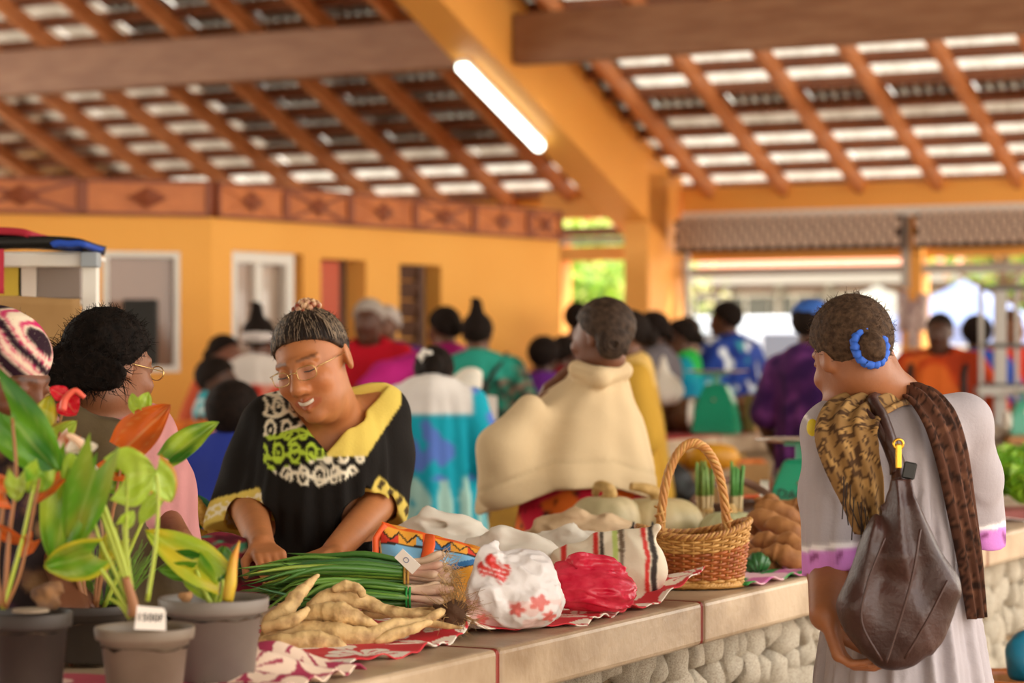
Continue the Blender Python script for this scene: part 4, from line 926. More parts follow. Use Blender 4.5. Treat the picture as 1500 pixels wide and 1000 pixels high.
def stem(par, pts, Y, r=.004, m=None, name='stem', Y2=None):
    po = Vector(par.location); n = len(pts); P = bez([W(a, b, Y+((Y2 or Y)-Y)*i/(n-1))-po for i, (a, b) in enumerate(pts)], 6)
    return MB().tube(P, np.linspace(r*1.25, r*.75, len(P)), 7).build(name, m or M_stem, par, smooth=True)
M_potd = mat('pot_dark', '#2f2620', .6, '#3d332b', 8); M_potg = mat('pot_grey', '#7d7268', .5, '#6d625a', 7, bump=.05, bscale=20); M_potb = mat('pot_taupe', '#7f6f5e', .55, '#6b5a4a', 9, bump=.06, bscale=20)
M_earth = mat('potting_soil', '#3a281a', .95, '#54402c', 60, bump=.8, bscale=90)
def pot(px, rim_y, Y, wpx, hpx, m, label, rim=.18):
    X = XW(px, Y); R = wpx/2*Y/F; z0 = ZC+.008; H = W(0, rim_y, Y).z-z0; o = empty('potted_anthurium', (X, Y, z0), label, 'potted plant', 'potted anthuriums on the counter')
    rh = H*rim; MB().lathe([(R*.70, 0), (R*.735, .003), (R*.86, H-rh), (R*.97, H-rh+.001), (R*.985, H-rh+.004), (R, H-.002), (R*.985, H), (R*.945, H-.001), (R*.93, H-.012), (R*.86, H-.03), (.001, H-.03)], 40).build('pot', m, o, smooth=True)
    mb = MB(); mb.lathe([(R*.88, H-.032), (R*.6, H-.022), (R*.2, H-.016), (0.0005, H-.015)], 26); mb.V = [(x, y, z+.006*float(vnoise(np.array((x, y, z)), 70, px))) for x, y, z in mb.V]; mb.build('soil', M_earth, o, smooth=True)
    return o
pA = pot(212, 917, 3.95, 147, 0, M_potb, 'yellow green anthurium in the taupe pot with the white price tag')
pB = pot(313, 874, 4.16, 162, 0, M_potg, 'young anthurium with a rolled orange leaf in the large grey pot')
pC = pot(132, 884, 4.40, 120, 0, M_potd, 'orange leaved anthurium in the dark pot behind the tagged one')
pD = pot(45, 895, 3.92, 122, 0, M_potd, 'anthurium with a big dark green leaf in the black pot by the picture edge')
Y = 3.95
for b, t, w, c, k in [((108, 702), (72, 828), 66, 'green', dict(col2='lime', tilt=.25)), ((112, 668), (90, 754), 34, 'lime', dict(tilt=-.5, lobe=.15)), ((140, 688), (97, 812), 58, 'olive', dict(col2='green', tilt=.15, dY=.04)),
    ((184, 696), (229, 690), 76, 'pale', dict(col2='lime', tilt=.2, lobe=.6, curl=.05)), ((228, 690), (252, 735), 42, 'pale', dict(col2='lime', tilt=-.3, edge='orange')), ((230, 732), (201, 766), 24, 'lime', dict(tilt=.4, lobe=.2)),
    ((134, 811), (64, 834), 60, 'green', dict(col2='olive', tilt=-.5, edge='yellow')), ((174, 792), (147, 824), 34, 'olive', dict(col2='yellow', tilt=.3)), ((181, 766), (197, 748), 20, 'lime', dict(tilt=.5))]: leaf(pA, b, t, w, Y+rng.normal(0, .02), c, **k)
for p, r in (([(198, 897), (186, 800), (187, 698)], .003), ([(196, 893), (180, 820), (150, 735), (128, 672), (124, 656)], .0048), ([(197, 895), (172, 815), (140, 730), (112, 680)], .0042), ([(193, 900), (160, 850), (130, 808)], .0042), ([(200, 893), (178, 830), (174, 790)], .003), ([(216, 880), (228, 800), (232, 728), (229, 695)], .0032), ([(190, 905), (175, 885), (160, 876)], .003), ([(198, 890), (186, 840), (181, 766)], .003), ([(195, 893), (170, 840), (140, 770), (140, 690)], .003)): stem(pA, p, Y, r)
stem(pA, [(197, 902), (194, 880), (184, 845)], Y-.01, .009, M_stemr, 'crown_stem')
leaf(pA, (124, 656), (97, 662), 24, Y, 'white', name='spathe', curl=-.2, fold=.4, lobe=.1, tilt=.6); leaf(pA, (124, 656), (144, 652), 14, Y, 'white', name='spathe', curl=-.1, lobe=.1); stem(pA, [(124, 656), (110, 642), (98, 637)], Y-.01, .006, mat('spadix', '#e8c0a0', .5), 'spadix')
# tag 1500F
c = W(222, 904, 3.86); tg = empty('price_tag', c, 'white price tag reading 1500F stuck in the taupe pot', 'price tag'); tg.rotation_euler = (-.22, .05, .06)
MB().add([(-.026, 0, -.020), (.024, 0, -.020), (.022, 0, .010), (.018, 0, .016), (-.024, 0, .018), (-.026, .0015, -.020), (.024, .0015, -.020), (.022, .0015, .010), (.018, .0015, .016), (-.024, .0015, .018)], [(0, 1, 2, 3, 4), (9, 8, 7, 6, 5)]+[(i, i+5, (i+1) % 5+5, (i+1) % 5) for i in range(5)]).build('card', M_card, tg)
text_mesh('1500F', .0175, M_ink, tg, (-.002, -.0012, -.001), (PI/2, 0, 0))
Y = 4.16
for b, t, w, c, k in [((320, 846), (213, 773), 54, 'lime', dict(col2='yellow', tilt=.35, lobe=.12, curl=.1)), ((324, 850), (322, 796), 46, 'dark', dict(col2='green', tilt=-.4, dY=.05, lobe=.1)), ((288, 832), (311, 882), 42, 'green', dict(col2='lime', tilt=.2)), ((284, 832), (232, 838), 32, 'green', dict(tilt=-.6, lobe=.15)), ((268, 815), (300, 818), 22, 'dark', dict(tilt=.3))]: leaf(pB, b, t, w, Y-.01, c, **k)
po = Vector(pB.location); P = bez([W(333, 880, 4.14)-po, W(338, 850, 4.14)-po, W(342, 820, 4.14)-po, W(351, 792, 4.14)-po], 6)
MB().tube(P, np.interp(np.linspace(0, 1, len(P)), [0, .3, .7, 1], [.010, .011, .007, .001]), 9).build('rolled_leaf', mat('rolled_leaf', '#d8902a', .4, '#c8b428', 20), pB, smooth=True)
stem(pB, [(312, 884), (316, 866), (320, 845)], Y, .005); stem(pB, [(308, 884), (298, 860), (288, 834)], Y-.02, .004); stem(pB, [(318, 884), (325, 868), (326, 848)], Y+.02, .004)
v = Vox((-.03, -.03, -.03), (.03, .03, .03), .004).ell((0, 0, 0), (.014, .011, .009), .005); v.disp(lambda P: .004*vnoise(P, 150)); link('clod', v.mesh(), mat('clod', '#a87a50', .9), pB, W(273, 873, 4.13)-po)
Y = 4.42
for b, t, w, c, k in [((181, 660), (253, 594), 54, 'orange', dict(col2='rust', tilt=-.25, lobe=.06, curl=-.1, fold=.25)), ((185, 690), (137, 682), 34, 'orange', dict(col2='rust', tilt=.5)), ((247, 673), (316, 614), 40, 'dark', dict(col2='lime', tilt=-.5, lobe=.1, fold=.2)), ((206, 600), (218, 574), 22, 'lime', dict(tilt=.2)), ((200, 596), (192, 576), 18, 'lime', dict(tilt=-.4)), ((72, 645), (114, 618), 34, 'lime', dict(col2='olive', tilt=.5, edge='brown', lobe=.1)), ((104, 644), (88, 676), 30, 'rust', dict(col2='white', tilt=.3)), ((66, 620), (72, 578), 34, 'lime', dict(col2='yellow', tilt=-.2, edge='brown')), ((135, 690), (148, 720), 24, 'white', dict(col2='rust', tilt=.3)), ((160, 690), (190, 720), 44, 'lime', dict(col2='green', tilt=.2))]: leaf(pC, b, t, w, Y+rng.normal(0, .02), c, **k)
for p, r, m in (([(140, 895), (160, 780), (181, 662)], .0035, M_stemr), ([(150, 895), (210, 760), (246, 674)], .0035, M_stem), ([(128, 892), (110, 770), (88, 640), (92, 600)], .0035, M_stemr), ([(138, 893), (150, 800), (185, 690)], .003, M_stemr), ([(130, 893), (100, 760), (70, 622)], .003, M_stem), ([(126, 893), (118, 860), (112, 835)], .006, M_stemr)): stem(pC, p, Y, r, m)
leaf(pC, (96, 584), (112, 608), 36, Y-.02, 'red', name='spathe', lobe=.05, curl=.0, fold=.1, tilt=.3); leaf(pC, (97, 582), (72, 569), 22, Y-.02, 'red', name='spathe', lobe=.05, curl=-.1, tilt=.5); stem(pC, [(92, 600), (96, 584), (110, 572), (124, 582)], Y-.04, .006, mat('spadix_pink', '#e8604a', .4), 'spadix')
Y = 3.92
for b, t, w, c, k in [((16, 610), (86, 700), 74, 'dark', dict(col2='green', tilt=.1, lobe=.7, fold=.1)), ((8, 722), (-40, 700), 40, 'orange', dict(col2='rust')), ((-6, 770), (45, 800), 30, 'rust', dict(col2='orange', tilt=.8, lobe=.1)), ((25, 700), (22, 735), 30, 'lime', dict(col2='olive', tilt=.3)), ((60, 690), (40, 722), 40, 'lime', dict(col2='green', tilt=-.3)), ((48, 792), (28, 815), 24, 'rust', dict(col2='orange', tilt=.4)), ((90, 700), (50, 735), 24, 'orange', dict(col2='rust', tilt=.6, lobe=.1))]: leaf(pD, b, t, w, Y+rng.normal(0, .03), c, **k)
for p, r, m in (([(6, 890), (14, 780), (24, 700), (18, 612)], .0036, M_stemr), ([(4, 892), (30, 800), (50, 710)], .0034, M_stem), ([(2, 890), (-4, 820), (8, 720)], .003, M_stemr), ([(8, 890), (32, 830), (58, 700)], .003, M_stemr)): stem(pD, p, Y, r, m)
po = Vector(pD.location); MB().lathe([(0, 0), (.03, .002), (.028, .006), (0, .008)], 14).build('stone', mat('flat_stone', '#8d7a66', .8), pD, loc=W(45, 897, 3.86)-po)
v = Vox((-.05, -.05, -.05), (.05, .05, .05), .004).ell((0, 0, 0), (.026, .015, .022), .005); v.disp(lambda P: .009*vnoise(P, 90)); link('dry_leaf', v.mesh(), mat('dry_leaf', '#5a4030', .8, '#8a6038', 40), pD, W(70, 872, 3.93)-po)
# fine grass in the dark pot behind
po = Vector(pC.location); mb = MB(); r_ = np.random.default_rng(5)
for k in range(70):
    x = r_.uniform(122, 232); a = W(x*.5+70, 885, 4.45)-po; b = W(x+r_.normal(0, 14), r_.uniform(780, 850), 4.45+r_.normal(0, .03))-po; mb.tube([a, (a+b)/2+Vector((r_.normal(0, .006), 0, .012)), b], [.0011, .001, .0005], 3)
mb.build('fine_grass', mat('fine_grass', '#6f9a34', .6), pC)['kind'] = 'stuff'
# ================================================================ PEOPLE
def V3(*a): return np.array(a, float)
def rot3(yaw=0, pitch=0, roll=0): return Matrix.Rotation(math.radians(yaw), 3, 'Z') @ Matrix.Rotation(math.radians(pitch), 3, 'X') @ Matrix.Rotation(math.radians(roll), 3, 'Y')
class Head:
    """head frame: face looks along -y; s scales it"""
    def __init__(h, c, R, s=1.): h.c = Vector(c); h.R = R; h.s = s
    def T(h, x, y, z): return np.array(h.c+h.R @ (Vector((x, y, z))*h.s))
    def inv(h, P): return (P-np.array(h.c))@np.array(h.R)/h.s
    def ell(h, v, c, r, k=.01, mode='u', R2=None): M = h.R @ R2 if R2 else h.R; v.ell(h.T(*c), V3(*r)*h.s, k*h.s, np.array(M), mode)
    def cone(h, v, a, b, r1, r2=None, k=.008, mode='u'): v.cone(h.T(*a), h.T(*b), r1*h.s, (r1 if r2 is None else r2)*h.s, k*h.s, mode)
    def skull(h, v, grow=0.):
        h.ell(v, (0, .014, .034), (.073+grow, .090+grow, .080+grow), .01)
    def face(h, v, smile=0., male=False, fine=True):
        h.skull(v); h.ell(v, (0, -.028, -.028), (.061, .066, .082), .03)
        h.ell(v, (0, -.034, -.072), (.050 if male else .046, .048, .034), .025); h.ell(v, (0, -.074, -.098), (.020, .016, .014), .02)
        for q in (-1, 1):
            h.ell(v, (q*.037, -.066+.0*smile, -.030+.006*smile), (.024, .022, .020+.004*smile), .018)
            h.cone(v, (q*.010, -.088, .026), (q*.046, -.070, .024), .0085, .007, .012)
            h.ell(v, (q*.031, -.100, .007), (.017, .016, .011), .012, 's'); h.ell(v, (q*.031, -.081, .007), (.0155, .011, .0105), .004)
            h.cone(v, (q*.013, -.097, -.034), (q*.011, -.090, -.034), .0105, .009, .008)
            h.ell(v, (q*.074, .020, -.004), (.009, .018, .031), .008, R2=Matrix.Rotation(q*.35, 3, 'Z')); h.ell(v, (q*.083, .016, .0), (.004, .009, .017), .005, 's')
        h.cone(v, (0, -.086, .016), (0, -.110, -.026), .0085, .0135, .012); h.ell(v, (0, -.111, -.030), (.014, .011, .011), .008)
        if fine:
            up = .008*smile; w_ = .025+.007*smile
            for q in (-1, 1):
                h.cone(v, (0, -.094, -.059), (q*w_, -.080+.004*smile, -.062+up), .0058, .003, .006); h.cone(v, (0, -.093, -.071-.003*smile), (q*w_, -.080+.004*smile, -.063+up), .0068, .003, .006)
                h.cone(v, (0, -.102, -.0645-.001*smile), (q*(w_-.003), -.088, -.0625+up), .0026+.0045*smile, .001+.002*smile, .003, 's')
                if smile: h.cone(v, (q*.022, -.098, -.030), (q*.040, -.088, -.058), .0018, .0022, .006, 's')
    def color(h, V, skin, hairc=None, grey=None):
        c = np.tile(np.array(lin(skin)), (len(V), 1)); L = h.inv(V); x, y, z = L.T
        c *= (1+.07*vnoise(V, 40, 1)+.05*vnoise(V, 110, 4))[:, None]
        lip = (y < -.078) & (np.abs(x) < .032) & (z < -.0525) & (z > -.078) & (np.hypot(x/.032, (z+.064)/.0135) < 1); c[lip] *= np.array((.86, .58, .55))
        ck = np.exp(-((np.abs(x)-.04)**2+(z+.03)**2)/.0006)*(y < -.03); c *= 1+ck[:, None]*np.array((.12, .02, .0))
        br = (y < -.055) & (np.abs(np.abs(x)-.031) < .019) & (np.abs(z-.029+.10*(np.abs(x)-.031)**2*20) < .0035); c[br] *= .35
        if hairc is not None:
            hb = (y > -.01) & (z > -.03) & ((y*.55+z*.8) > .028); c[hb] = np.array(lin(hairc))
        return np.clip(c, 0, 1)
def hairline(P, h, lift=0.):
    """keep scalp area: above/behind a line from the forehead to the nape"""
    L = h.inv(P); y, z = L[..., 1], L[..., 2]; x = np.abs(L[..., 0])
    return (.004+.10*x+lift-(.608*y+.794*z))*h.s
def add_hair(h, style, hm, par, vox=.005, off=(0, 0, 0), seed=1, thick=.012, rough=.004, fuzz=0, name='hair', lift=0., fl=1.):
    c = np.array(h.c); v = Vox(c-.24*h.s, c+.24*h.s, vox)
    h.skull(v, thick)
    if style == 'afro': h.ell(v, (0, .02, .05), (.105, .115, .105), .02)
    if style == 'bushy': h.ell(v, (0, .02, .045), (.092, .11, .10), .02)
    sl_, P = v.blk(v.lo, v.lo+v.h*v.n, 0)
    v.D = np.maximum(v.D, hairline(P, h, lift).astype(np.float32))
    if style == 'bun': h.ell(v, (0, .115, .0), (.045, .036, .045), .01); h.cone(v, (0, .148, 0), (0, .16, 0), .006, .006, .004, 's')
    if style == 'topknot': h.ell(v, (0, .05, .135), (.042, .040, .034), .012)
    if style == 'topspike': h.cone(v, (0, .05, .10), (.0, .06, .17), .042, .03, .015); h.cone(v, (0, .06, .17), (.03, .07, .20), .012, .006, .01)
    if style == 'pony': h.ell(v, (0, .12, .03), (.06, .06, .06), .015); h.ell(v, (0, .15, -.01), (.075, .065, .08), .03)
    if style == 'lowbun': h.ell(v, (0, .115, -.035), (.034, .03, .034), .01)
    if style == 'ponylow': h.chain(v, []) if False else v.chain([h.T(0, .09, .06), h.T(0, .125, .04), h.T(0, .12, -.05)], [.03*h.s, .03*h.s, .015*h.s], .015)
    if rough: v.disp(lambda P: rough*(np.abs(vnoise(P, 70, seed))+.6*np.abs(vnoise(P, 160, seed+3))-.5))
    o = link(name, v.mesh(relax=1 if rough else 2), hm, par)
    if fuzz:
        r_ = np.random.default_rng(seed); vs = [vv.co for vv in o.data.vertices]; ns = [vv.normal for vv in o.data.vertices]; mb = MB()
        for _ in range(fuzz):
            i = r_.integers(len(vs)); L = r_.uniform(.003, .011)*h.s*fl; a = vs[i]; d = (ns[i]+Vector(r_.normal(0, .7, 3))).normalized(); mb.tube([a, a+d*L*.6, a+d*L+Vector(r_.normal(0, .003, 3))], [.0006, .0005, .0003], 3, cap=False)
        mb.build('fuzz', hm, o)['kind'] = 'stuff'
    return o
def hand(v, w, d, n, side=1, s=1., curl=.5, k=.004):
    w, d, n = Vector(w), Vector(d).normalized(), Vector(n); n = (n-d*n.dot(d)).normalized(); b = d.cross(n)*side
    for i, (o, L) in enumerate(((-.028, .056), (-.010, .070), (.009, .076), (.027, .068))):
        kn = w+(d*(.086-.0005*i)+b*o)*s; v.cone(w+b*o*.5*s, kn, .015*s, .0125*s, .008)
        c1, c2 = curl*(1.05-.08*i), curl*(2.0-.1*i); p1 = kn+(d*math.cos(c1)+n*math.sin(c1)+b*o*1.2)*L*.5*s; p2 = p1+(d*math.cos(c2)+n*math.sin(c2))*L*.5*s; p3 = p2+(d*math.cos(c2*1.25)+n*math.sin(c2*1.25))*L*.32*s
        v.cone(kn, p1, .0105*s, .009*s, k); v.cone(p1, p2, .009*s, .0082*s, k); v.cone(p2, p3, .0082*s, .0068*s, k)
    t0 = w+(d*.022+b*.022)*s; t1 = t0+(d*.038+b*.030+n*.012)*s; t2 = t1+(d*.032+b*.008+n*.016*(1+curl))*s
    v.cone(t0, t1, .015*s, .0115*s, .008); v.cone(t1, t2, .011*s, .008*s, k)
_skin = {}
def skinmat(): return mat('skin', '#fff', .48, attr=True, bump=.06, bscale=140, spec=.45, sss=.0)
def cloth_m(name, **k): return mat(name, '#fff', k.pop('rough', .8), attr=True, bump=k.pop('bump', .12), bscale=k.pop('bscale', 90), spec=.15, **k)
def flat(c): c_ = np.array(lin(c)); return lambda V: np.tile(c_, (len(V), 1))*(1+.06*vnoise(V, 14, 2))[:, None]
def print2(base, cols, sc_=9., thr=.25, seed=1, z=None):
    """printed cloth: base colour with soft edged blobs in other colours"""
    b = np.array(lin(base)); cs = [np.array(lin(c)) for c in cols]
    def f(V):
        c = np.tile(b, (len(V), 1))
        for i, q in enumerate(cs):
            n = vnoise(V, sc_*(1+.35*i), seed+i*5)+.5*vnoise(V, sc_*2.7, seed+i*3+1); m = np.clip((n-thr)*6, 0, 1)[:, None]; c = c*(1-m)+q*m
        return c
    return f
def person(label, X, Y, H, yaw, skin='#6b4028', hair='short', hairc='#17100c', hd=(0, 0, 0), top=None, bottom=None, dress=None, yoke=None, fat=1., arms=None, h=.013, sleeve=.75, cap=None, strap=None, child=False, sm=None, hh=None, name='person', hoff=(0, 0, 0), male=False, group='shoppers and vendors in the market hall', grey=False, thickhair=.012):
    k = H/1.575; root = empty(name, (X, Y, 0), label, 'person', group, rz=math.radians(yaw)); hs = H/1.62 if not child else H/1.62*1.22
    hc = Vector((hoff[0], -.015*k+hoff[1], H-.115*hs+(hoff[2] if len(hoff) > 2 else 0))); R = rot3(*hd); hed = Head(hc, R, hs)
    f = fat; sh = [V3(q*.160*k*(.5+.5*f), .015*k, 1.285*k) for q in (-1, 1)]
    A = arms or {}
    jl = {}
    for i, q in enumerate((-1, 1)):
        e, w_ = A.get(q, ((q*.235*f, .03, 1.05), (q*.215*f, -.10, .83))); jl[q] = (sh[i], V3(*e)*k, V3(*w_)*k)
    ext = max(.34*f*k, max(abs(jl[q][j][a]) for q in (-1, 1) for j in (1, 2) for a in (0, 1))+.2)
    v = Vox((-ext, -ext, -.02), (ext, ext, H+.05), h)
    hed.face(v, male=male, fine=h < .01)
    nb = V3(0, .02*k, 1.345*k); v.cone(hed.T(0, .02, -.06), nb, .052*hs, .058*k, .02)
    v.ell((0, .01, 1.22*k), V3(.14*f, .09*f, .14)*k, .03).ell((0, 0, 1.0*k), V3(.135*f, .10*f, .17)*k, .04).ell((0, .01, .87*k), V3(.15*f, .11*f, .11)*k, .04); v.cone(sh[0], sh[1], .05*k, .05*k, .03)
    for q in (-1, 1):
        s_, e, w_ = jl[q]; v.cone(s_, e, .047*k*f, .038*k*f, .015).cone(e, w_, .037*k, .026*k, .012); d = Vector(w_-e).normalized(); hand(v, w_, d, (-q*.9, -.3, 0), side=-q, s=k*.95, curl=.35)
        v.chain([V3(q*.085, 0, .86)*k, V3(q*.09, -.01, .47)*k, V3(q*.09, .02, .07)*k], [.085*k*f, .055*k, .036*k], .02); v.cone(V3(q*.09, .03, .03)*k, V3(q*.10, -.13, .022)*k, .035*k, .026*k, .015)
    link('body', v.mesh(col=lambda P: hed.color(P, skin, None)), skinmat(), root)
    mcl = cloth_m('market_cloth')
    def garment(nm, rings, colf, sl_=None, fold=.0, nf=9, neck=True, slr=(.068, .085), cut=None):
        v = Vox((-ext, -ext, -.02), (ext, ext, H), h); rings = [(z*k, x*k, y*k, a*k*f, b*k*f) for z, x, y, a, b in rings]; v.loft(rings, .02, fold*k, nf, fold*.15*k, seed=X*7)
        if neck:
            for q in (0, 1): v.cone(nb+V3(0, 0, -.015*k), sh[q], .066*k, .060*k, .05)
        if sl_:
            for q in (-1, 1):
                s_, e, w_ = jl[q]
                if sl_ <= 1: v.cone(s_, s_+(e-s_)*sl_, slr[0]*k*f, slr[1]*k*f, .02)
                else: v.cone(s_, e, slr[0]*k*f, slr[1]*.85*k*f, .02).cone(e, e+(w_-e)*(sl_-1), slr[1]*.85*k*f, .05*k*f, .02)
        if neck: v.ell((0, -.035*k, 1.385*k), V3(.072, .075, .05)*k, .01, mode='s')
        v.disp(lambda P: .004*vnoise(P, 16, X)); return link(nm, v.mesh(col=colf), mcl, root)
    if dress:
        def dc(V):
            c = dress(V)
            if yoke: m = V[:, 2] > 1.245*k; c[m & (np.abs(V[:, 0]) < .17*k*f)] = np.array(lin(yoke))
            return c
        garment('dress', [(.10, 0, 0, .28, .25), (.5, 0, 0, .25, .22), (.9, 0, -.01, .215, .185), (1.1, 0, -.01, .195, .155), (1.25, 0, .005, .180, .12), (1.33, 0, .015, .13, .085), (1.365, 0, .015, .085, .065)], dc, sleeve, .035, 10, slr=(.07, .10))
    if top: garment('shirt', [(.82, 0, 0, .185, .15), (1.0, 0, -.01, .175, .145), (1.15, 0, -.005, .178, .13), (1.27, 0, .01, .172, .11), (1.335, 0, .015, .12, .08), (1.365, 0, .015, .085, .065)], top, sleeve, .012, 8)
    if bottom:
        nm, colf = bottom
        if nm == 'skirt': garment('skirt', [(.18, 0, 0, .25, .22), (.6, 0, 0, .22, .19), (.86, 0, 0, .18, .148)], colf, None, .03, 11, neck=False)
        else:
            v = Vox((-ext, -ext, -.02), (ext, ext, H), h); v.loft([(.72*k, 0, 0, .17*k*f, .135*k*f), (.86*k, 0, 0, .172*k*f, .14*k*f)], .03)
            for q in (-1, 1): v.chain([V3(q*.085, 0, .82)*k, V3(q*.09, -.01, .47)*k, V3(q*.09, .02, .10)*k], [.10*k*f, .075*k, .062*k], .02)
            link('trousers', v.mesh(col=colf), mcl, root)
    hm = hh or mat('hair'+hairc, hairc, .75, '#241913' if not grey else '#a89a8c', 60, bump=.5, bscale=120, spec=.12)
    if hair: add_hair(hed, hair, hm, root, vox=min(h, .010), seed=int(abs(X)*100)+3, rough=.005, thick=thickhair)
    if cap:
        v = Vox(np.array(hed.c)-.2, np.array(hed.c)+.2, .008); hed.ell(v, (0, .012, .05), (.084, .10, .075), .01); nrm = hed.R @ Vector((0, .25, 1)); v.half(tuple(nrm), nrm.dot(hed.c)/nrm.length+.045*hs, .01); hed.ell(v, (0, -.11, .052), (.065, .06, .008), .01)
        link('cap', v.mesh(), mat('cap'+cap, cap, .7), root)
    if strap:
        P = bez([V3(-.15, -.02, 1.375)*k, V3(-.11, .10*f, 1.30)*k, V3(.0, .145*f, 1.15)*k, V3(.16*f, .14*f, .95)*k, V3(.2*f, .05, .88)*k], 6); o = MB().tube(P, .014*k, 6, flat=.4).build('bag_strap', mat('strap_dark', '#1c1814', .6), root, smooth=True)
    return root, hed, jl
# ---------------------------------------------------------------- the smiling vendor
Y0 = 5.85; R0 = Vector((XW(465, Y0+.05), Y0+.05, 0))
vend = empty('person', R0, 'smiling woman in a black printed dress with glasses leaning over the vegetables', 'person')
def L(px, py, Y=Y0): return np.array(W(px, py, Y)-R0)
def toPx(V): G = V+np.array(R0); return 750+F*G[:, 0]/G[:, 1], HOR-F*(G[:, 2]-EYE)/G[:, 1]
SK = '#b06e40'
hv = Head(L(459, 534, 5.76), rot3(-19, 14, -15), 1.11)
v = Vox((-.46, -.5, .0), (.42, .24, 1.62), .0042)
hv.face(v, smile=1.)
hv.cone(v, (0, -.02, -.098), (0, .02, -.10), .028, .03, .03)
nb = L(497, 628, 5.92); v.cone(hv.T(0, .022, -.055), nb, .056, .068, .03)
shL, shR = L(397, 622, 5.93), L(556, 606, 5.95)
v.cone(shL, shR, .055, .055, .03); v.ell(L(475, 668, 5.90), (.15, .095, .12), .04); v.ell(L(468, 760, 5.93), (.17, .12, .2), .05); v.ell((0, .02, .85), (.17, .13, .14), .05)
for q in (-1, 1): v.chain([(q*.09, 0, .82), (q*.09, 0, .45), (q*.09, .02, .07)], [.09, .06, .04], .02); v.cone((q*.09, .03, .03), (q*.1, -.14, .025), .034, .028, .015)
elL, wrL = L(362, 738, 5.90), L(383, 800, 5.52); elR, wrR = L(563, 728, 5.93), L(492, 806, 5.55)
v.cone(shL, elL, .052, .046, .02).cone(elL, wrL, .047, .031, .015); hand(v, wrL, (.30, -.9, -.18), (.2, -.25, -.95), side=-1, s=.98, curl=.55)
v.cone(shR, elR, .052, .046, .02).cone(elR, wrR, .046, .031, .015); hand(v, wrR, (-.55, -.8, -.15), (0, -.2, -1), side=1, s=.98, curl=.6)
link('body', v.mesh(col=lambda P: hv.color(P, SK)), skinmat(), vend)
# dress
v = Vox((-.46, -.36, .05), (.42, .34, 1.5), .0042)
v.loft([(.10, 0, 0, .30, .26), (.6, 0, 0, .25, .22), (.92, 0, -.01, .212, .19), (1.10, 0, -.01, .190, .172), (1.22, .005, -.005, .172, .140), (1.30, .01, .01, .15, .10), (1.345, .02, .02, .10, .07)], .02, .032, 15, .001, 2)
v.cone(shL, shR, .066, .066, .04); v.ell(L(474, 664, 5.88), (.150, .125, .10), .05)
v.cone(shL, shL+(elL-shL)*.5, .072, .082, .03).cone(shL+(elL-shL)*.5, elL+np.array((-.012, -.01, -.055)), .082, .094, .03)
v.cone(shR, shR+(elR-shR)*.5, .072, .076, .03).cone(shR+(elR-shR)*.5, elR+np.array((-.02, -.02, -.02)), .076, .082, .03)
def cutend(v, e, d, r):   # flat hem: remove what lies beyond the plane at e along d
    e, d = np.array(e), np.array(d)/np.linalg.norm(d); v.op(lambda P: -((P-e)@d), e+d*.1-r*1.1, e+d*.1+r*1.1, .006, 's') if False else None
    def fn(P): return np.maximum(-((P-e)@d), np.linalg.norm(P-e, axis=-1)-r)
    v.op(fn, e-r, e+r, .006, 's')
hL, hR = elL+np.array((-.01, -.03, -.055)), elR+np.array((-.03, -.045, -.03))
cutend(v, hL, (.05, -.35, -.94), .15); cutend(v, hR, (-.35, -.45, -.82), .13)
v.cone(elL+np.array((0, -.02, -.02)), wrL, .055, .055, .004, 's'); v.cone(elR, wrR, .053, .053, .004, 's')
x0, z0 = L(478, 664, 5.75)[[0, 2]]; xa, za = L(418, 588, 5.85)[[0, 2]]; xb, zb2 = L(562, 570, 5.85)[[0, 2]]
def vn(P):
    x, z = P[..., 0]-x0, P[..., 2]-z0
    def ln(ax, az): n = np.array((-az, ax))/math.hypot(ax, az); return x*n[0]+z*n[1]
    d1 = ln(xa-x0, za-z0); d2 = -ln(xb-x0, zb2-z0)
    return np.maximum(np.maximum(d1, d2), P[..., 1]-.03)
v.op(vn, (-.3, -.3, z0-.02), (.3, .05, 1.5), .006, 's'); v.cone(L(496, 628, 5.86), hv.T(0, .02, -.03), .072, .065, .01, 's')
v.disp(lambda P: .0025*vnoise(P, 22, 3))
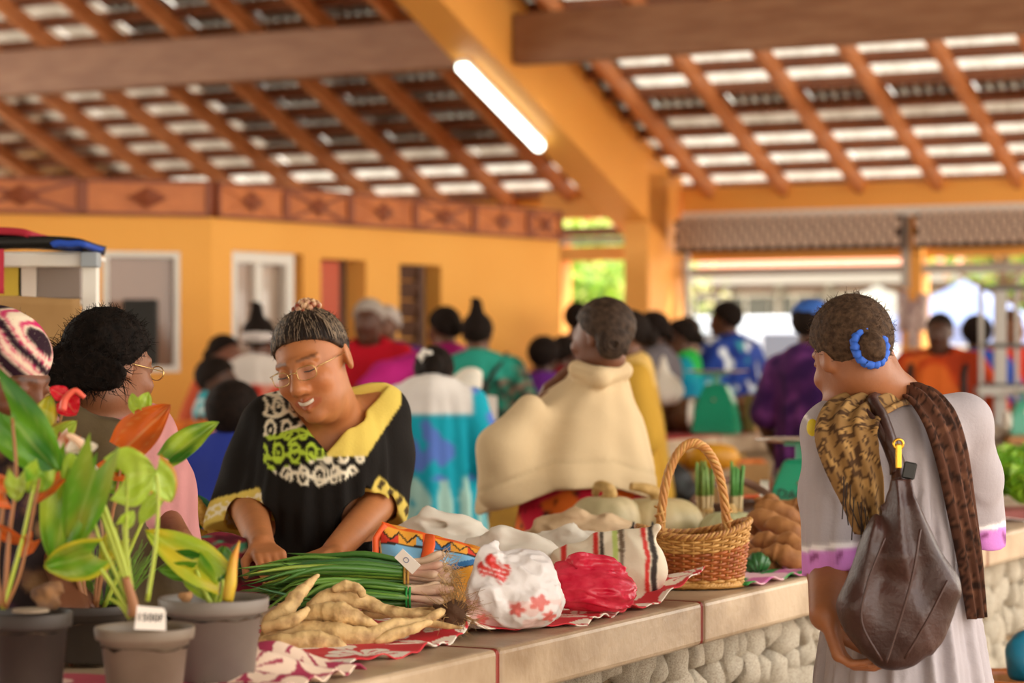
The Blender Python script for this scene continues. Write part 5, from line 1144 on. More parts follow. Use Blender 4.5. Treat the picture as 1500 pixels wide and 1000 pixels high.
def vcol(V):
    x, y = toPx(V); c = np.tile(np.array(lin('#16110d')), (len(V), 1)); fr = V[:, 1] < .05
    YE, WH, GR = [np.array(lin(q)) for q in ('#d8bd5a', '#e8dcc0', '#b2cc3e')]
    bot = 712-.0055*(x-462)**2
    pr = fr & (x > 386+.0*y) & (y < bot) & (x < 534) & (y > 560) & ~((x > 478) & (y < 662))
    q = vnoise(np.stack([x*.030, y*.034, x*0], -1), 3.0, 2); w1 = np.abs(q) < .14; w2 = np.abs(np.sin(x*.16+3*np.sin(y*.07)+np.sin(x*.05)*2)) < .28; w3 = (np.abs((y+6*np.sin(x*.09)) % 31-15) < 2.6)
    lf = np.hypot(((x+((y//34) % 2)*12) % 24-12)/8.5, (y % 34-17)/15.); leafm = (np.abs(lf-.86) < .20) | (lf < .22)
    on_ = (w3 | leafm | (w1 & w2) | (w2 & (vnoise(np.stack([x*.02, y*.02, x*0], -1), 2, 6) > .2)))
    g = np.clip(1-np.abs(y-652+.25*(x-440))/34, 0, 1); gm = g > .22
    c[pr & on_ & ~gm] = WH; c[pr & on_ & gm] = GR
    ye = fr & (x > 480) & (y < 668) & (x < 588-.0*y) & ((x-537)*72+(y-668)*48 < 0) & (y > 560); c[ye] = YE
    d1 = (V-hL)@np.array((.05, -.35, -.94)); m = (d1 > -.062) & (np.linalg.norm(V-hL, axis=1) < .15); c[m] = YE; m2 = m & (np.abs(d1+.03) < .016) & (np.abs(np.sin(x*.32)+np.sin(y*.5)) < .8); c[m2] = WH
    d2 = (V-hR)@np.array((-.35, -.45, -.82)); m = (d2 > -.045) & (np.linalg.norm(V-hR, axis=1) < .12); c[m] = YE; m2 = m & (np.abs(d2+.03) < .012) & (np.sin(x*.3+y*.2) > .1); c[m2] = np.array(lin('#4a3a20'))
    return c
link('dress', v.mesh(col=vcol), cloth_m('cotton_dress', bscale=160), vend)
# hair, crocheted band, glasses, teeth
hm = mat('hair_grizzled', '#2c1e15', .6, '#6a5240', 70, bump=.4, bscale=170, stretch=(1, .35, .35), fac=(.45, .8), spec=.2)
o = add_hair(hv, 'smooth', hm, vend, vox=.0042, rough=.002, thick=.007, fuzz=500, seed=4, lift=.006)
for cname, cc, n_s in (('hair_dark_strand', '#20150f', 260), ('hair_grey_strand', '#8d7862', 110)):
    mb = MB(); r_ = np.random.default_rng(n_s)
    for _ in range(n_s):
        a = r_.uniform(-1.9, 1.9); e0 = .50-.30*abs(a)+r_.normal(0, .04); d0 = Vector((math.sin(a)*math.cos(e0), -math.cos(a)*math.cos(e0), math.sin(e0))); d1 = Vector((r_.normal(0, .12), .25+r_.normal(0, .1), 1)).normalized(); P = []
        for t in np.linspace(0, 1, 7):
            d = (d0*(1-t)+d1*t).normalized(); q = 1/math.sqrt((d.x/.0815)**2+(d.y/.0985)**2+(d.z/.0885)**2); P.append(hv.T(d.x*q, .014+d.y*q, .034+d.z*q))
        mb.tube(P, [.0004, .0011, .0013, .0013, .0012, .001, .0006], 4, cap=False)
    mb.build('hair_strands', mat(cname, cc, .5, spec=.3), vend, smooth=True)['kind'] = 'stuff'
hk = MB(); 
for k in range(26):
    a = k*2.4; q = .033*math.sqrt((k+.5)/26); P = Vector(hv.T(q*math.cos(a)+.012, .030+q*math.sin(a), .118+.026*(1-(q/.036)**2)-.01)); hk.cur = 0; hk.ell(P, (.0085, .0085, .0085), 8, 5)
hk.build('beaded_hair_net', mat('bead_brown', '#8d3a24', .35, '#d8b48a', 60), vend, smooth=True)
ge = MB()
for q in (-1, 1):
    P = [hv.T(q*.0315+.021*math.copysign(abs(math.cos(a))**.6, math.cos(a)), -.109+abs(q*.0315+.021*math.cos(a))**2*3, .001+.0145*math.copysign(abs(math.sin(a))**.7, math.sin(a))) for a in np.linspace(0, 2*PI, 25)]
    ge.tube(P, .0011, 5, cap=False); ge.tube([hv.T(q*.0525, -.100, .006), hv.T(q*.072, -.07, .008), hv.T(q*.078, .01, .006)], .0011, 5)
    MB().add([hv.T(q*.0315+.020*math.copysign(abs(math.cos(a))**.6, math.cos(a)), -.1085+abs(q*.0315+.02*math.cos(a))**2*3, .001+.0138*math.copysign(abs(math.sin(a))**.7, math.sin(a))) for a in np.linspace(0, 2*PI, 25)[:-1]], [tuple(range(24))]).build('lens', mat('lens', '#fff', .02, alpha=.05, spec=.8), vend)
ge.tube([hv.T(-.011, -.107, .006), hv.T(0, -.112, .009), hv.T(.011, -.107, .006)], .0012, 5)
ge.build('glasses_frame', mat('gold_wire', '#d8b878', .25, metal=.9), vend, smooth=True)
te = sheet(lambda u, v: hv.T((u-.5)*.046, -.0962+34*((u-.5)*.046)**2, -.0600-.0075*v+.0085*((u-.5)*2)**2), 14, 3, thick=.003); link('teeth', te, mat('tooth', '#d2c0aa', .3), vend)
for q in (-1, 1):   # lowered lids leave a dark lash line
    MB().tube([hv.T(q*(.031+d), -.0915+abs(d)*.35, .0005+abs(d)*.12) for d in (-.015, -.008, 0, .008, .015)], .0016, 5).build('eyelash', mat('lash', '#20140e', .6), vend, smooth=True)
# ---------------------------------------------------------------- woman in the cream jacket
Yj = 7.25; RJ = Vector((XW(845, Yj), Yj, 0)); jk = empty('person', RJ, 'woman with a coiled bun, cream jacket draped over her shoulders, seen from behind', 'person'); R0 = RJ
hj = Head(L(882, 494, 7.2), rot3(-132, 0, 0), .97)
v = Vox((-.4, -.4, 0), (.4, .4, 1.65), .008); hj.face(v, fine=False); nb = L(885, 548, 7.25); v.cone(hj.T(0, .02, -.06), nb, .056, .065, .02)
v.ell((0, 0, 1.2), (.15, .1, .16), .04).ell((0, 0, .95), (.15, .12, .2), .05)
sl_, sr_ = L(800, 604, 7.24), L(900, 604, 7.25); v.cone(sl_, sr_, .05, .05, .03)
el = L(775, 640, 7.42); wl = L(806, 572, 7.40); v.cone(sl_, el, .045, .04, .02).cone(el, wl, .038, .028, .015); hand(v, wl, (.75, -.25, .5), (.2, -.9, -.3), side=1, curl=.5)
er = L(925, 680, 7.32); v.cone(sr_, er, .045, .04, .02).cone(er, L(905, 745, 7.45), .038, .028, .015); hand(v, L(905, 745, 7.45), (-.3, .5, -.6), (-1, 0, 0), side=-1, curl=.5)
for q in (-1, 1): v.chain([(q*.09, 0, .82), (q*.09, 0, .45), (q*.09, .02, .07)], [.09, .06, .04], .02); v.cone((q*.09, -.03, .03), (q*.1, .14, .025), .034, .028, .015)
link('body', v.mesh(col=lambda P: hj.color(P, '#6f4229')), skinmat(), jk)
hm2 = mat('hair_brown_bun', '#2b1e15', .6, '#49372a', 60, bump=.35, bscale=150, spec=.2)
hj2 = Head(hj.c, rot3(-170, 0, 0), .97)
c_ = np.array(hj.c); v = Vox(c_-.2, c_+.2, .0055); hj.skull(v, .012); sl_, P = v.blk(v.lo, v.lo+v.h*v.n, 0); v.D = np.maximum(v.D, hairline(P, hj).astype(np.float32)); hj2.ell(v, (-.012, .085, -.02), (.05, .03, .05), .015)
v.disp(lambda P: .0015*np.abs(vnoise(P, 90, 5))+.0012*np.sin(P[..., 2]*230+P[..., 0]*120)); ho = link('hair', v.mesh(relax=1), hm2, jk)
P = []
for k in range(70): a = k*.33; r = .010+.036*k/70; P.append(hj2.T(-.012+r*math.cos(a), .118-.020*(k/70)**2, -.02+r*math.sin(a)))
MB().tube(P, .0085, 7).build('bun_coil', hm2, ho, smooth=True)
def zz(py): return EYE-(py-HOR)*Yj/F
def rg(py, xl, xr, ry, cy=0.): return (zz(py), XW((xl+xr)/2, Yj)-RJ.x, cy, (xr-xl)/2*Yj/F, ry)
v = Vox((-.42, -.40, .8), (.42, .40, 1.6), .0065)
v.loft([rg(775, 700, 962, .235), rg(740, 702, 961, .235), rg(695, 708, 960, .23), rg(650, 718, 953, .20), rg(610, 745, 940, .17), rg(580, 790, 926, .14), rg(555, 826, 918, .105), rg(535, 842, 912, .08), rg(526, 850, 910, .07)], .01, .016, 7, .002, 5)
v.chain([L(775, 600, 7.08), L(735, 655, 7.05), L(722, 720, 7.08)], [.05, .055, .05], .07)
v.chain([L(846, 540, 7.17), L(880, 552, 7.12), L(912, 543, 7.2)], [.028, .03, .028], .015)     # collar roll
v.op(lambda P: -(P[..., 2]-(zz(742)+(P[..., 0]+.29)*.19-.62*np.maximum(P[..., 0]-.02, 0)**1.6)), (-.42, -.42, .8), (.42, .42, zz(690)+.1), .006, 's') if False else None
def hem(P): x = P[..., 0]; return P[..., 2]-(zz(752)+.085*np.clip((x+.29)/.22, 0, 1)+.0*x-.05*np.clip((x-.1)/.16, 0, 1))
v.op(hem, (-.45, -.45, .78), (.45, .45, zz(690)+.05), .005, 's')
v.cone((0, 0, .7), (0, -.0, zz(700)), .19, .17, .01, 's')
hz = lambda V: V[:, 2]-(zz(752)+.085*np.clip((V[:, 0]+.29)/.22, 0, 1)-.05*np.clip((V[:, 0]-.1)/.16, 0, 1))
v.disp(lambda P: .006*vnoise(P, 9, 2)+.003*vnoise(P, 22, 4)); 
def hb(P): q = P[..., 2]-(zz(752)+.085*np.clip((P[..., 0]+.29)/.22, 0, 1)-.05*np.clip((P[..., 0]-.1)/.16, 0, 1)); return .004*np.exp(-((q-.078)/.006)**2)
v.disp(hb)
link('jacket', v.mesh(col=lambda V: np.tile(np.array(lin('#cdb48e')), (len(V), 1))*(1+.05*vnoise(V, 8, 1)-.10*np.exp(-((hz(V)-.078)/.005)**2))[:, None]), cloth_m('fleece', bump=.2, bscale=220), jk)
v = Vox((-.4, -.4, 0), (.4, .4, 1.1), .009); v.loft([(.15, 0, 0, .26, .24), (.6, 0, 0, .23, .21), (.95, .02, 0, .20, .17), (1.05, .02, 0, .18, .15)], .02, .025, 9, .002)
def skc(V):
    c = np.tile(np.array(lin('#d86a24')), (len(V), 1)); a = V[:, 0]*1.0+.45*V[:, 2]; b = V[:, 0]*-.5+V[:, 2]; m = np.abs((a*5) % 1-.5) < .2; c[m] = lin('#c8203a'); c[np.abs((b*6) % 1-.5) < .13] = lin('#c42444'); n = vnoise(V, 60, 1) > .3; c[n & (np.abs((b*6) % 1-.2) < .14)] = lin('#3a1c1c'); return c
link('skirt', v.mesh(col=skc), cloth_m('market_cloth'), jk)
# ---------------------------------------------------------------- woman with bushy ponytail, vest and pink sleeves
Yb = 5.05; RB = Vector((XW(150, Yb), Yb, 0)); bw_ = empty('person', RB, 'woman with bushy black ponytail and glasses in an olive vest over pink, turned away', 'person'); R0 = RB
hbw = Head(L(160, 538, 5.05), rot3(143, 8, 0), 1.0)
v = Vox((-.4, -.4, 0), (.42, .42, 1.6), .007); hbw.face(v); nb = L(140, 600, 5.05); v.cone(hbw.T(0, .02, -.06), nb, .056, .07, .02)
shl, shr = L(80, 632, 5.0), L(208, 640, 5.1); v.cone(shl, shr, .055, .055, .03); v.ell((0, 0, 1.12), (.16, .12, .18), .04).ell((0, 0, .9), (.16, .13, .2), .05)
el, wl = L(225, 740, 5.08), L(262, 790, 4.9); v.cone(shr, el, .05, .042, .02).cone(el, wl, .04, .028, .015); hand(v, wl, (.6, -.6, -.3), (0, -.3, -1), side=1, curl=.5)
e2, w2 = L(62, 740, 4.98), L(95, 800, 4.9); v.cone(shl, e2, .05, .042, .02).cone(e2, w2, .04, .028, .015); hand(v, w2, (.6, -.4, -.3), (0, -.3, -1), side=-1, curl=.5)
for q in (-1, 1): v.chain([(q*.09, 0, .82), (q*.09, 0, .45), (q*.09, .02, .07)], [.09, .06, .04], .02); v.cone((q*.09, -.03, .03), (q*.1, .14, .025), .034, .028, .015)
link('body', v.mesh(col=lambda P: hbw.color(P, '#7d4c2e')), skinmat(), bw_)
hm3 = mat('hair_black', '#0d0907', .8, '#1a120d', 60, bump=.5, bscale=120, spec=.1)
o = add_hair(hbw, 'smooth', hm3, bw_, vox=.006, rough=.006, seed=3, fuzz=900, thick=.012, fl=1.4)
v = Vox(L(60, 600, 5.2), L(190, 480, 4.85)[[0, 1, 2]]+np.array((0, .4, 0)), .006) if False else Vox(L(110, 535, 5.05)-.14, L(110, 535, 5.05)+.14, .006)
v.ell(L(114, 532, 4.97), (.060, .055, .050), .02).ell(L(98, 544, 4.95), (.050, .05, .040), .03).ell(L(150, 548, 4.93), (.05, .03, .035), .03).cone(L(125, 530, 5.05), L(145, 520, 5.05), .03, .04, .02); v.disp(lambda P: .008*(np.abs(vnoise(P, 60, 2))+.7*np.abs(vnoise(P, 130, 3))-.5))
po_ = link('ponytail', v.mesh(), hm3, bw_); r_ = np.random.default_rng(2); vs = [(q.co.copy(), q.normal.copy()) for q in po_.data.vertices]; mb = MB()
for _ in range(650):
    a, n_ = vs[r_.integers(len(vs))]; Lh = r_.uniform(.01, .04); d = (n_+Vector(r_.normal(0, .55, 3))).normalized(); mb.tube([a, a+d*Lh*.6, a+d*Lh+Vector(r_.normal(0, .008, 3))], [.0009, .0007, .0003], 3, cap=False)
mb.build('fuzz', hm3, po_)['kind'] = 'stuff'
ge = MB()
for q in (-1, 1):
    ge.tube([hbw.T(q*.0315+.02*math.cos(a), -.108, .002+.015*math.sin(a)) for a in np.linspace(0, 2*PI, 19)], .0014, 5, cap=False); ge.tube([hbw.T(q*.052, -.104, .006), hbw.T(q*.08, .01, .006)], .0013, 5)
ge.build('glasses_frame', mat('gold_wire', '#d8b878', .25), bw_, smooth=True)
v = Vox((-.42, -.4, .1), (.45, .42, 1.4), .008); v.loft([(.15, 0, 0, .26, .24), (.8, 0, 0, .22, .20), (1.05, 0, 0, .20, .16), (1.2, 0, 0, .18, .13), (1.30, -.01, 0, .12, .09)], .02, .02, 8, .002); v.cone(shl, shr, .066, .066, .04); v.cone(shr, el+np.array((0, 0, .03)), .07, .085, .03).cone(shl, e2, .07, .085, .03); v.cone(nb+np.array((0, 0, .02)), hbw.T(0, .02, 0), .07, .075, .01, 's')
def pk(V): c = np.tile(np.array(lin('#b67c7a')), (len(V), 1)); c *= (1+.08*np.sin(V[:, 0]*260))[:, None]; return c
link('pink_shirt', v.mesh(col=pk), cloth_m('market_cloth'), bw_)
v = Vox((-.42, -.4, .7), (.45, .42, 1.42), .008); v.loft([(.8, 0, 0, .235, .215), (1.05, 0, 0, .214, .175), (1.2, 0, 0, .195, .146), (1.31, -.01, 0, .13, .10)], .02, .014, 8, .002); v.cone(shl+np.array((.02, 0, .01)), shr+np.array((-.045, 0, .015)), .072, .074, .04); v.cone(shr+np.array((.03, -.05, -.01)), el+np.array((.05, -.05, 0)), .09, .12, .008, 's'); v.cone(shl+np.array((-.03, 0, -.01)), e2+np.array((-.03, 0, 0)), .08, .1, .008, 's'); v.cone(nb+np.array((0, 0, .02)), hbw.T(0, .02, 0), .072, .076, .01, 's'); v.disp(lambda P: .004*vnoise(P, 20, 1))
link('olive_vest', v.mesh(), mat('olive_vest', '#4a3a20', .8, '#5c4a2a', 8, bump=.15, bscale=60), bw_)
# ---------------------------------------------------------------- woman in a patterned headscarf at the picture edge
Yh = 4.62; RH = Vector((XW(-2, Yh), Yh, 0)); hw_ = empty('person', RH, 'grey haired woman in a pink and black zebra headscarf behind the potted plants', 'person'); R0 = RH
hh_ = Head(L(2, 552, 4.62), rot3(62, 22, 0), 1.0)
v = Vox((-.4, -.4, 0), (.4, .4, 1.6), .007); hh_.face(v); nb = L(-20, 620, 4.68); v.cone(hh_.T(0, .02, -.06), nb, .056, .07, .02)
shl, shr = L(-105, 655, 4.68), L(58, 668, 4.6); v.cone(shl, shr, .055, .055, .03); v.ell((0, .02, 1.1), (.15, .11, .18), .04).ell((0, 0, .9), (.16, .13, .2), .05)
for s_, a, b, q in ((shr, L(80, 790, 4.6), L(96, 850, 4.45), 1), (shl, L(-120, 800, 4.66), L(-80, 870, 4.5), -1)): v.cone(s_, a, .05, .042, .02).cone(a, b, .04, .028, .015); hand(v, b, (.2, -.7, -.5), (0, -.3, -1), side=q, curl=.5)
for q in (-1, 1): v.chain([(q*.09, 0, .82), (q*.09, 0, .45), (q*.09, .02, .07)], [.09, .06, .04], .02); v.cone((q*.09, .03, .03), (q*.1, -.14, .025), .034, .028, .015)
link('body', v.mesh(col=lambda P: hh_.color(P, '#6a3d24')), skinmat(), hw_)
add_hair(hh_, 'smooth', mat('hair_grey', '#3a3028', .8, '#8d8074', 70, bump=.5, bscale=150), hw_, vox=.006, rough=.004, thick=.009, fuzz=300, seed=9)
c_ = np.array(hh_.c); v = Vox(c_-.2, c_+.2, .005); hh_.ell(v, (0, .018, .046), (.086, .104, .084), .01); nrm = hh_.R @ Vector((0, -.12, 1)); v.half(tuple(nrm), nrm.dot(hh_.c)/nrm.length+.016, .006); v.disp(lambda P: .003*vnoise(P, 40, 1))
def zeb(V):
    q = vnoise(V, 15, 2); s_ = np.sin(V[:, 2]*120+V[:, 0]*90+q*7); c = np.tile(np.array(lin('#e6d2b8')), (len(V), 1)); c[s_ > .15] = lin('#2a1420'); c[(s_ > -.75) & (s_ < -.2) & (q > -.25)] = lin('#c42a62'); return c
link('headscarf', v.mesh(col=zeb), cloth_m('scarf_cloth'), hw_)
v = Vox((-.42, -.4, .1), (.42, .42, 1.4), .008); v.loft([(.15, 0, 0, .27, .25), (.8, 0, 0, .23, .20), (1.05, 0, .01, .20, .16), (1.2, 0, .02, .17, .13), (1.27, -.01, .03, .12, .09)], .02, .02, 8, .002); v.cone(shl, shr, .066, .066, .04); v.cone(shr, L(76, 770, 4.6), .07, .09, .03).cone(shl, L(-118, 780, 4.66), .07, .09, .03); v.cone(nb+np.array((0, 0, .02)), hh_.T(0, .02, 0), .07, .075, .01, 's')
link('dress', v.mesh(col=print2('#241a1a', ['#6a4a34', '#3a2432', '#8a6a4a'], 26, .45, 3)), cloth_m('market_cloth'), hw_)
# ---------------------------------------------------------------- woman in the grey dress with the leather bag
Yl = 5.02; RL = Vector((XW(1318, Yl), Yl, 0)); lw = empty('person', RL, 'woman in a pale grey dress with lilac cuffs and blue hair tie, seen from behind', 'person'); R0 = RL
hl = Head(L(1248, 520, 4.98), rot3(-160, 16, 6), 1.0)
v = Vox((-.32, -.4, 0), (.34, .4, 1.58), .005); hl.face(v); nb = L(1300, 588, 5.03); v.cone(hl.T(0, .03, -.05), nb, .058, .072, .03)
shl, shr = L(1222, 632, 4.98), L(1408, 622, 5.08); v.cone(shl, shr, .06, .06, .04); v.ell(L(1318, 690, 5.05), (.13, .11, .17), .04).ell((0, .02, .95), (.15, .13, .2), .05)
el, wl = L(1217, 836, 4.975), L(1210, 900, 4.84); v.cone(shl, el, .05, .047, .02).cone(el, wl, .048, .034, .015); hand(v, wl, (.30, -.14, -.94), (.93, -.22, .25), side=-1, s=.98, curl=.66)
er, wr = L(1432, 770, 5.22), L(1400, 800, 5.38); v.cone(shr, er, .048, .042, .02).cone(er, wr, .04, .028, .015); hand(v, wr, (-.3, .5, -.6), (-1, 0, 0), side=1, curl=.4)
for q in (-1, 1): v.chain([(q*.07, .02, .82), (q*.07, .02, .45), (q*.08, .03, .07)], [.07, .05, .036], .02); v.cone((q*.09, -.03, .03), (q*.1-.05, .14, .025), .034, .028, .015)
link('body', v.mesh(col=lambda P: hl.color(P, '#935a36')), skinmat(), lw)
hm4 = mat('hair_cropped', '#35251a', .75, '#55402f', 90, bump=.4, bscale=180, spec=.15); add_hair(hl, 'smooth', hm4, lw, vox=.005, rough=.0024, thick=.010, fuzz=700, seed=6)
bn = Vector(hl.T(.01, .098, -.008)); v = Vox(np.array(bn)-.08, np.array(bn)+.08, .004); hl.ell(v, (.012, .106, -.012), (.030, .026, .032), .01); v.disp(lambda P: .003*vnoise(P, 90, 3)); link('small_bun', v.mesh(), hm4, lw)
P = [hl.T(.012+.034*math.cos(a), .098+.002*math.sin(a*14), -.010+.036*math.sin(a)) for a in np.linspace(0, 2*PI, 61)]
MB().tube(P, [.0098+.0016*math.sin(i*1.9) for i in range(61)], 8, cap=False).build('blue_hair_tie', mat('blue_cloth', '#2f62c8', .7), lw, smooth=True)
def yl(py): return EYE-(py-HOR)*Yl/F
def rl(py, xl, xr, ry, cy=0.): return (yl(py), XW((xl+xr)/2, Yl)-RL.x, cy, (xr-xl)/2*Yl/F, ry)
v = Vox((-.34, -.4, .05), (.34, .42, 1.42), .0055)
v.loft([(.10, .01, .02, .235, .25), rl(1000, 1200, 1446, .22, .02), rl(900, 1212, 1430, .19, .02), rl(800, 1232, 1420, .165, .02), rl(720, 1240, 1412, .15, .02), rl(660, 1238, 1412, .135, .02), rl(620, 1252, 1396, .11, .02), rl(592, 1285, 1350, .085, .01)], .02, .026, 15, .001, 4)
v.cone(shl, shr, .066, .066, .04)
hml = L(1222, 838, 4.97); v.chain([shl, L(1216, 720, 4.98), L(1222, 848, 4.97)], [.062, .062, .064], .02); hmr = L(1438, 800, 5.2); v.chain([shr, L(1428, 700, 5.14), L(1440, 812, 5.2)], [.062, .056, .05], .02)
dl = np.array((.06, 0, -1.)); cutend(v, hml, (.10, -.1, -1.), .12); cutend(v, hmr, (.1, .1, -1.), .1)
v.cone(nb+np.array((0, 0, .0)), hl.T(0, .03, -.01), .066, .075, .008, 's'); v.disp(lambda P: .0022*vnoise(P, 24, 5))
zseam = yl(722)
v.disp(lambda P: np.where(P[..., 2] < zseam, .0022*np.sin(np.arctan2(P[..., 1], P[..., 0])*46), 0))
def lcol(V):
    x, y = toPx(V); c = np.tile(np.array(lin('#aaa1a4')), (len(V), 1))*(1+.03*vnoise(V, 30, 2)+.03*np.sin(V[:, 0]*420)*.5)[:, None]
    for e, d, r in ((hml, np.array((.10, -.1, -1.)), .115), (hmr, np.array((.1, .1, -1.)), .1)):
        q = (V-e)@(d/np.linalg.norm(d)); n_ = np.linalg.norm(V-e, axis=1) < r; wv = .004*np.sin(V[:, 0]*150+V[:, 1]*60); c[n_ & (q > -.048+wv)] = lin('#cf84cf'); c[n_ & (q > -.058) & (q <= -.048)] = lin('#f2ecec'); c[n_ & (q > -.036+wv*2) & (q < -.02+wv*3) & (np.sin(V[:, 0]*130+1) > .55)] = lin('#8a4a7a')
    c[(np.abs((x-1212)*.8+(y-632)) < 4) & (y < 642) & (y > 615) & (x < 1232)] = lin('#f4eeea'); c[(np.abs((x-1190)*-1.2+(y-622)) < 4) & (x < 1205) & (y < 640)] = lin('#f4eeea')
    return c
link('dress', v.mesh(col=lcol), cloth_m('cotton_dress', bscale=160), lw)
o = MB().ell(L(1190, 626, 4.9), (.012, .008, .018), 10, 7).build('yellow_flower', mat('yellow_pin', '#d8c02a', .5), lw, smooth=True)
# leopard print scarf: two falls over the shoulders
def strip(pts, wid, n_u=14, n_v=60, thick=.004, ruf=.006, nf=5):
    C_ = bez([p for p in pts], 10); m = len(C_)
    def fn(u, v):
        i = min(v*(m-1), m-1.001); a = int(i); p = C_[a].lerp(C_[a+1], i-a); d = (C_[min(a+1, m-1)]-C_[max(a-1, 0)]).normalized(); out = Vector((p.x*.6, min(p.y-.06, -.02), .25)).normalized(); sd = d.cross(out).normalized(); w_ = np.interp(v, np.linspace(0, 1, len(wid)), wid); nn_ = sd.cross(d).normalized()
        return p+sd*(u-.5)*w_+nn_*(ruf*math.sin(u*nf*2*PI/1.5+v*3)-.018*(2*u-1)**2)
    return fn
def leop(base, spot, rim): 
    def f(V):
        n = vnoise(V, 75, 2)+.6*vnoise(V, 140, 5); c = np.tile(np.array(lin(base)), (len(V), 1)); c[n > .1] = lin(rim); c[n > .55] = lin(spot); return c
    return f
def recol(me, f):
    V = np.array([q.co for q in me.vertices]); a = me.color_attributes.get('Col') or me.color_attributes.new('Col', 'FLOAT_COLOR', 'POINT'); c = np.ones((len(V), 4), np.float32); c[:, :3] = f(V); a.data.foreach_set('color', c.ravel()); return me
Lv = lambda *a: Vector(L(*a))
scarf = empty('scarf', RL, 'brown leopard print scarf hanging over both shoulders of the grey dress', 'scarf')
me = sheet(strip([Lv(1318, 572, 4.98), Lv(1285, 577, 4.91), Lv(1250, 592, 4.86), Lv(1238, 622, 4.82), Lv(1245, 660, 4.81), Lv(1260, 710, 4.81), Lv(1276, 780, 4.82)], [.07, .10, .13, .13, .12, .10, .06]), 24, 90, thick=.004); recol(me, leop('#8a683e', '#a8824e', '#4a3320')); link('left_fall', me, cloth_m('scarf_cloth'), scarf)
me = sheet(strip([Lv(1306, 570, 5.0), Lv(1345, 566, 4.95), Lv(1378, 600, 4.90), Lv(1400, 660, 4.88), Lv(1416, 740, 4.88), Lv(1430, 820, 4.88), Lv(1440, 905, 4.88)], [.05, .08, .085, .08, .07, .06, .045]), 20, 90, thick=.004); recol(me, leop('#5a3a2c', '#6f4a38', '#33211a')); link('right_fall', me, cloth_m('scarf_cloth'), scarf)
fg = MB()
for k in range(12):
    a = Lv(1236+k*5, 700+k*8+rng.normal(0, 4), 4.80); fg.tube([a, a+Vector((rng.normal(0, .005), 0, -.04)), a+Vector((rng.normal(0, .01), 0, -.085))], .0012, 4)
fg.build('fringe', mat('fringe_dark', '#2a1c16', .8), scarf)
# leather bag on her shoulder
bg_ = empty('leather_bag', RL, 'large soft brown leather bag slung from her shoulder, with black tag and gold clasp', 'bag')
M_lea = mat('brown_leather', '#432620', .4, '#331a15', 7, bump=.18, bscale=120, spec=.5)
v = Vox(L(1225, 1000, 4.75)-np.array((.02, .12, .02)), L(1412, 680, 4.75)+np.array((.02, .12, .02)), .0042)
b0 = lambda px, py, Y=4.76: np.array(L(px, py, Y))
v.ell(b0(1318, 895), (.105, .052, .105), .03, M=np.array(Matrix.Rotation(-.35, 3, 'Y')))
v.cone(b0(1318, 715), b0(1312, 810), .022, .058, .03).cone(b0(1330, 760), b0(1372, 850), .035, .042, .03).cone(b0(1285, 790), b0(1258, 880), .030, .040, .03).cone(b0(1258, 890), b0(1300, 955), .04, .036, .03).cone(b0(1372, 860), b0(1325, 945), .044, .038, .03).cone(b0(1317, 692), b0(1318, 740), .013, .03, .02)
sl_, P_ = v.blk(v.lo, v.lo+v.h*v.n, 0)
def bagf(P):
    x = (P[..., 0]-b0(1318, 0)[0]); z = P[..., 2]-b0(0, 700)[2]; q = x/(np.maximum(-z, .03)*.55+.03)
    return .011*np.abs(np.sin(q*5+z*7+1))-.005+.004*np.sin(q*11+z*4)*np.clip(-z*8, 0, 1)+.0**np.clip(-z*8, 0, 1)*np.clip((z+.36)*8, 0, 1)+.002*vnoise(P, 50, 2)
v.disp(bagf); link('bag_body', v.mesh(relax=1), M_lea, bg_)
for pts in ([(1296, 788), (1272, 850), (1262, 910), (1292, 968)], [(1348, 775), (1335, 850), (1308, 940), (1298, 970)], [(1388, 850), (1360, 905), (1325, 965)]):
    MB().tube(bez([Lv(a, b, 4.685 if i else 4.70) for i, (a, b) in enumerate(pts)], 5), .0028, 5).build('seam', mat('leather_seam', '#3d1f16', .5), bg_, smooth=True)
def strap_(pts, w, nm='strap'): return link(nm, sheet(strip(pts, [w]*3, ruf=.001), 4, 50, thick=.006), M_lea, bg_)
strap_([Lv(1306, 568, 4.99), Lv(1278, 576, 4.875), Lv(1290, 600, 4.835), Lv(1305, 640, 4.80), Lv(1316, 672, 4.79), Lv(1318, 700, 4.765)], .030)
strap_([Lv(1268, 578, 4.93), Lv(1262, 590, 4.86), Lv(1288, 620, 4.82), Lv(1308, 665, 4.795), Lv(1312, 690, 4.78)], .02)
MB().tube(bez([Lv(1190, 640, 5.02), Lv(1184, 672, 5.02), Lv(1188, 690, 5.02), Lv(1196, 700, 5.0)], 4), .012, 6, flat=.5).build('strap_end', M_lea, bg_, smooth=True)
MB().box(Lv(1316, 668, 4.765), (.012, .012, .05)).build('gold_clasp', mat('gold_clasp', '#d8a83a', .25, metal=.9), bg_, bevel=.003)
MB().tube([Lv(1316+7*math.cos(a), 650+7*math.sin(a), 4.765) for a in np.linspace(0, 2*PI, 15)], .003, 5, cap=False).build('gold_ring', mat('gold_clasp', '#d8a83a', .25, metal=.9), bg_, smooth=True)
MB().box(Lv(1332, 689, 4.755), (.026, .005, .034), M=Matrix.Rotation(.2, 3, 'Y')).build('black_tag', M_black, bg_, bevel=.003)
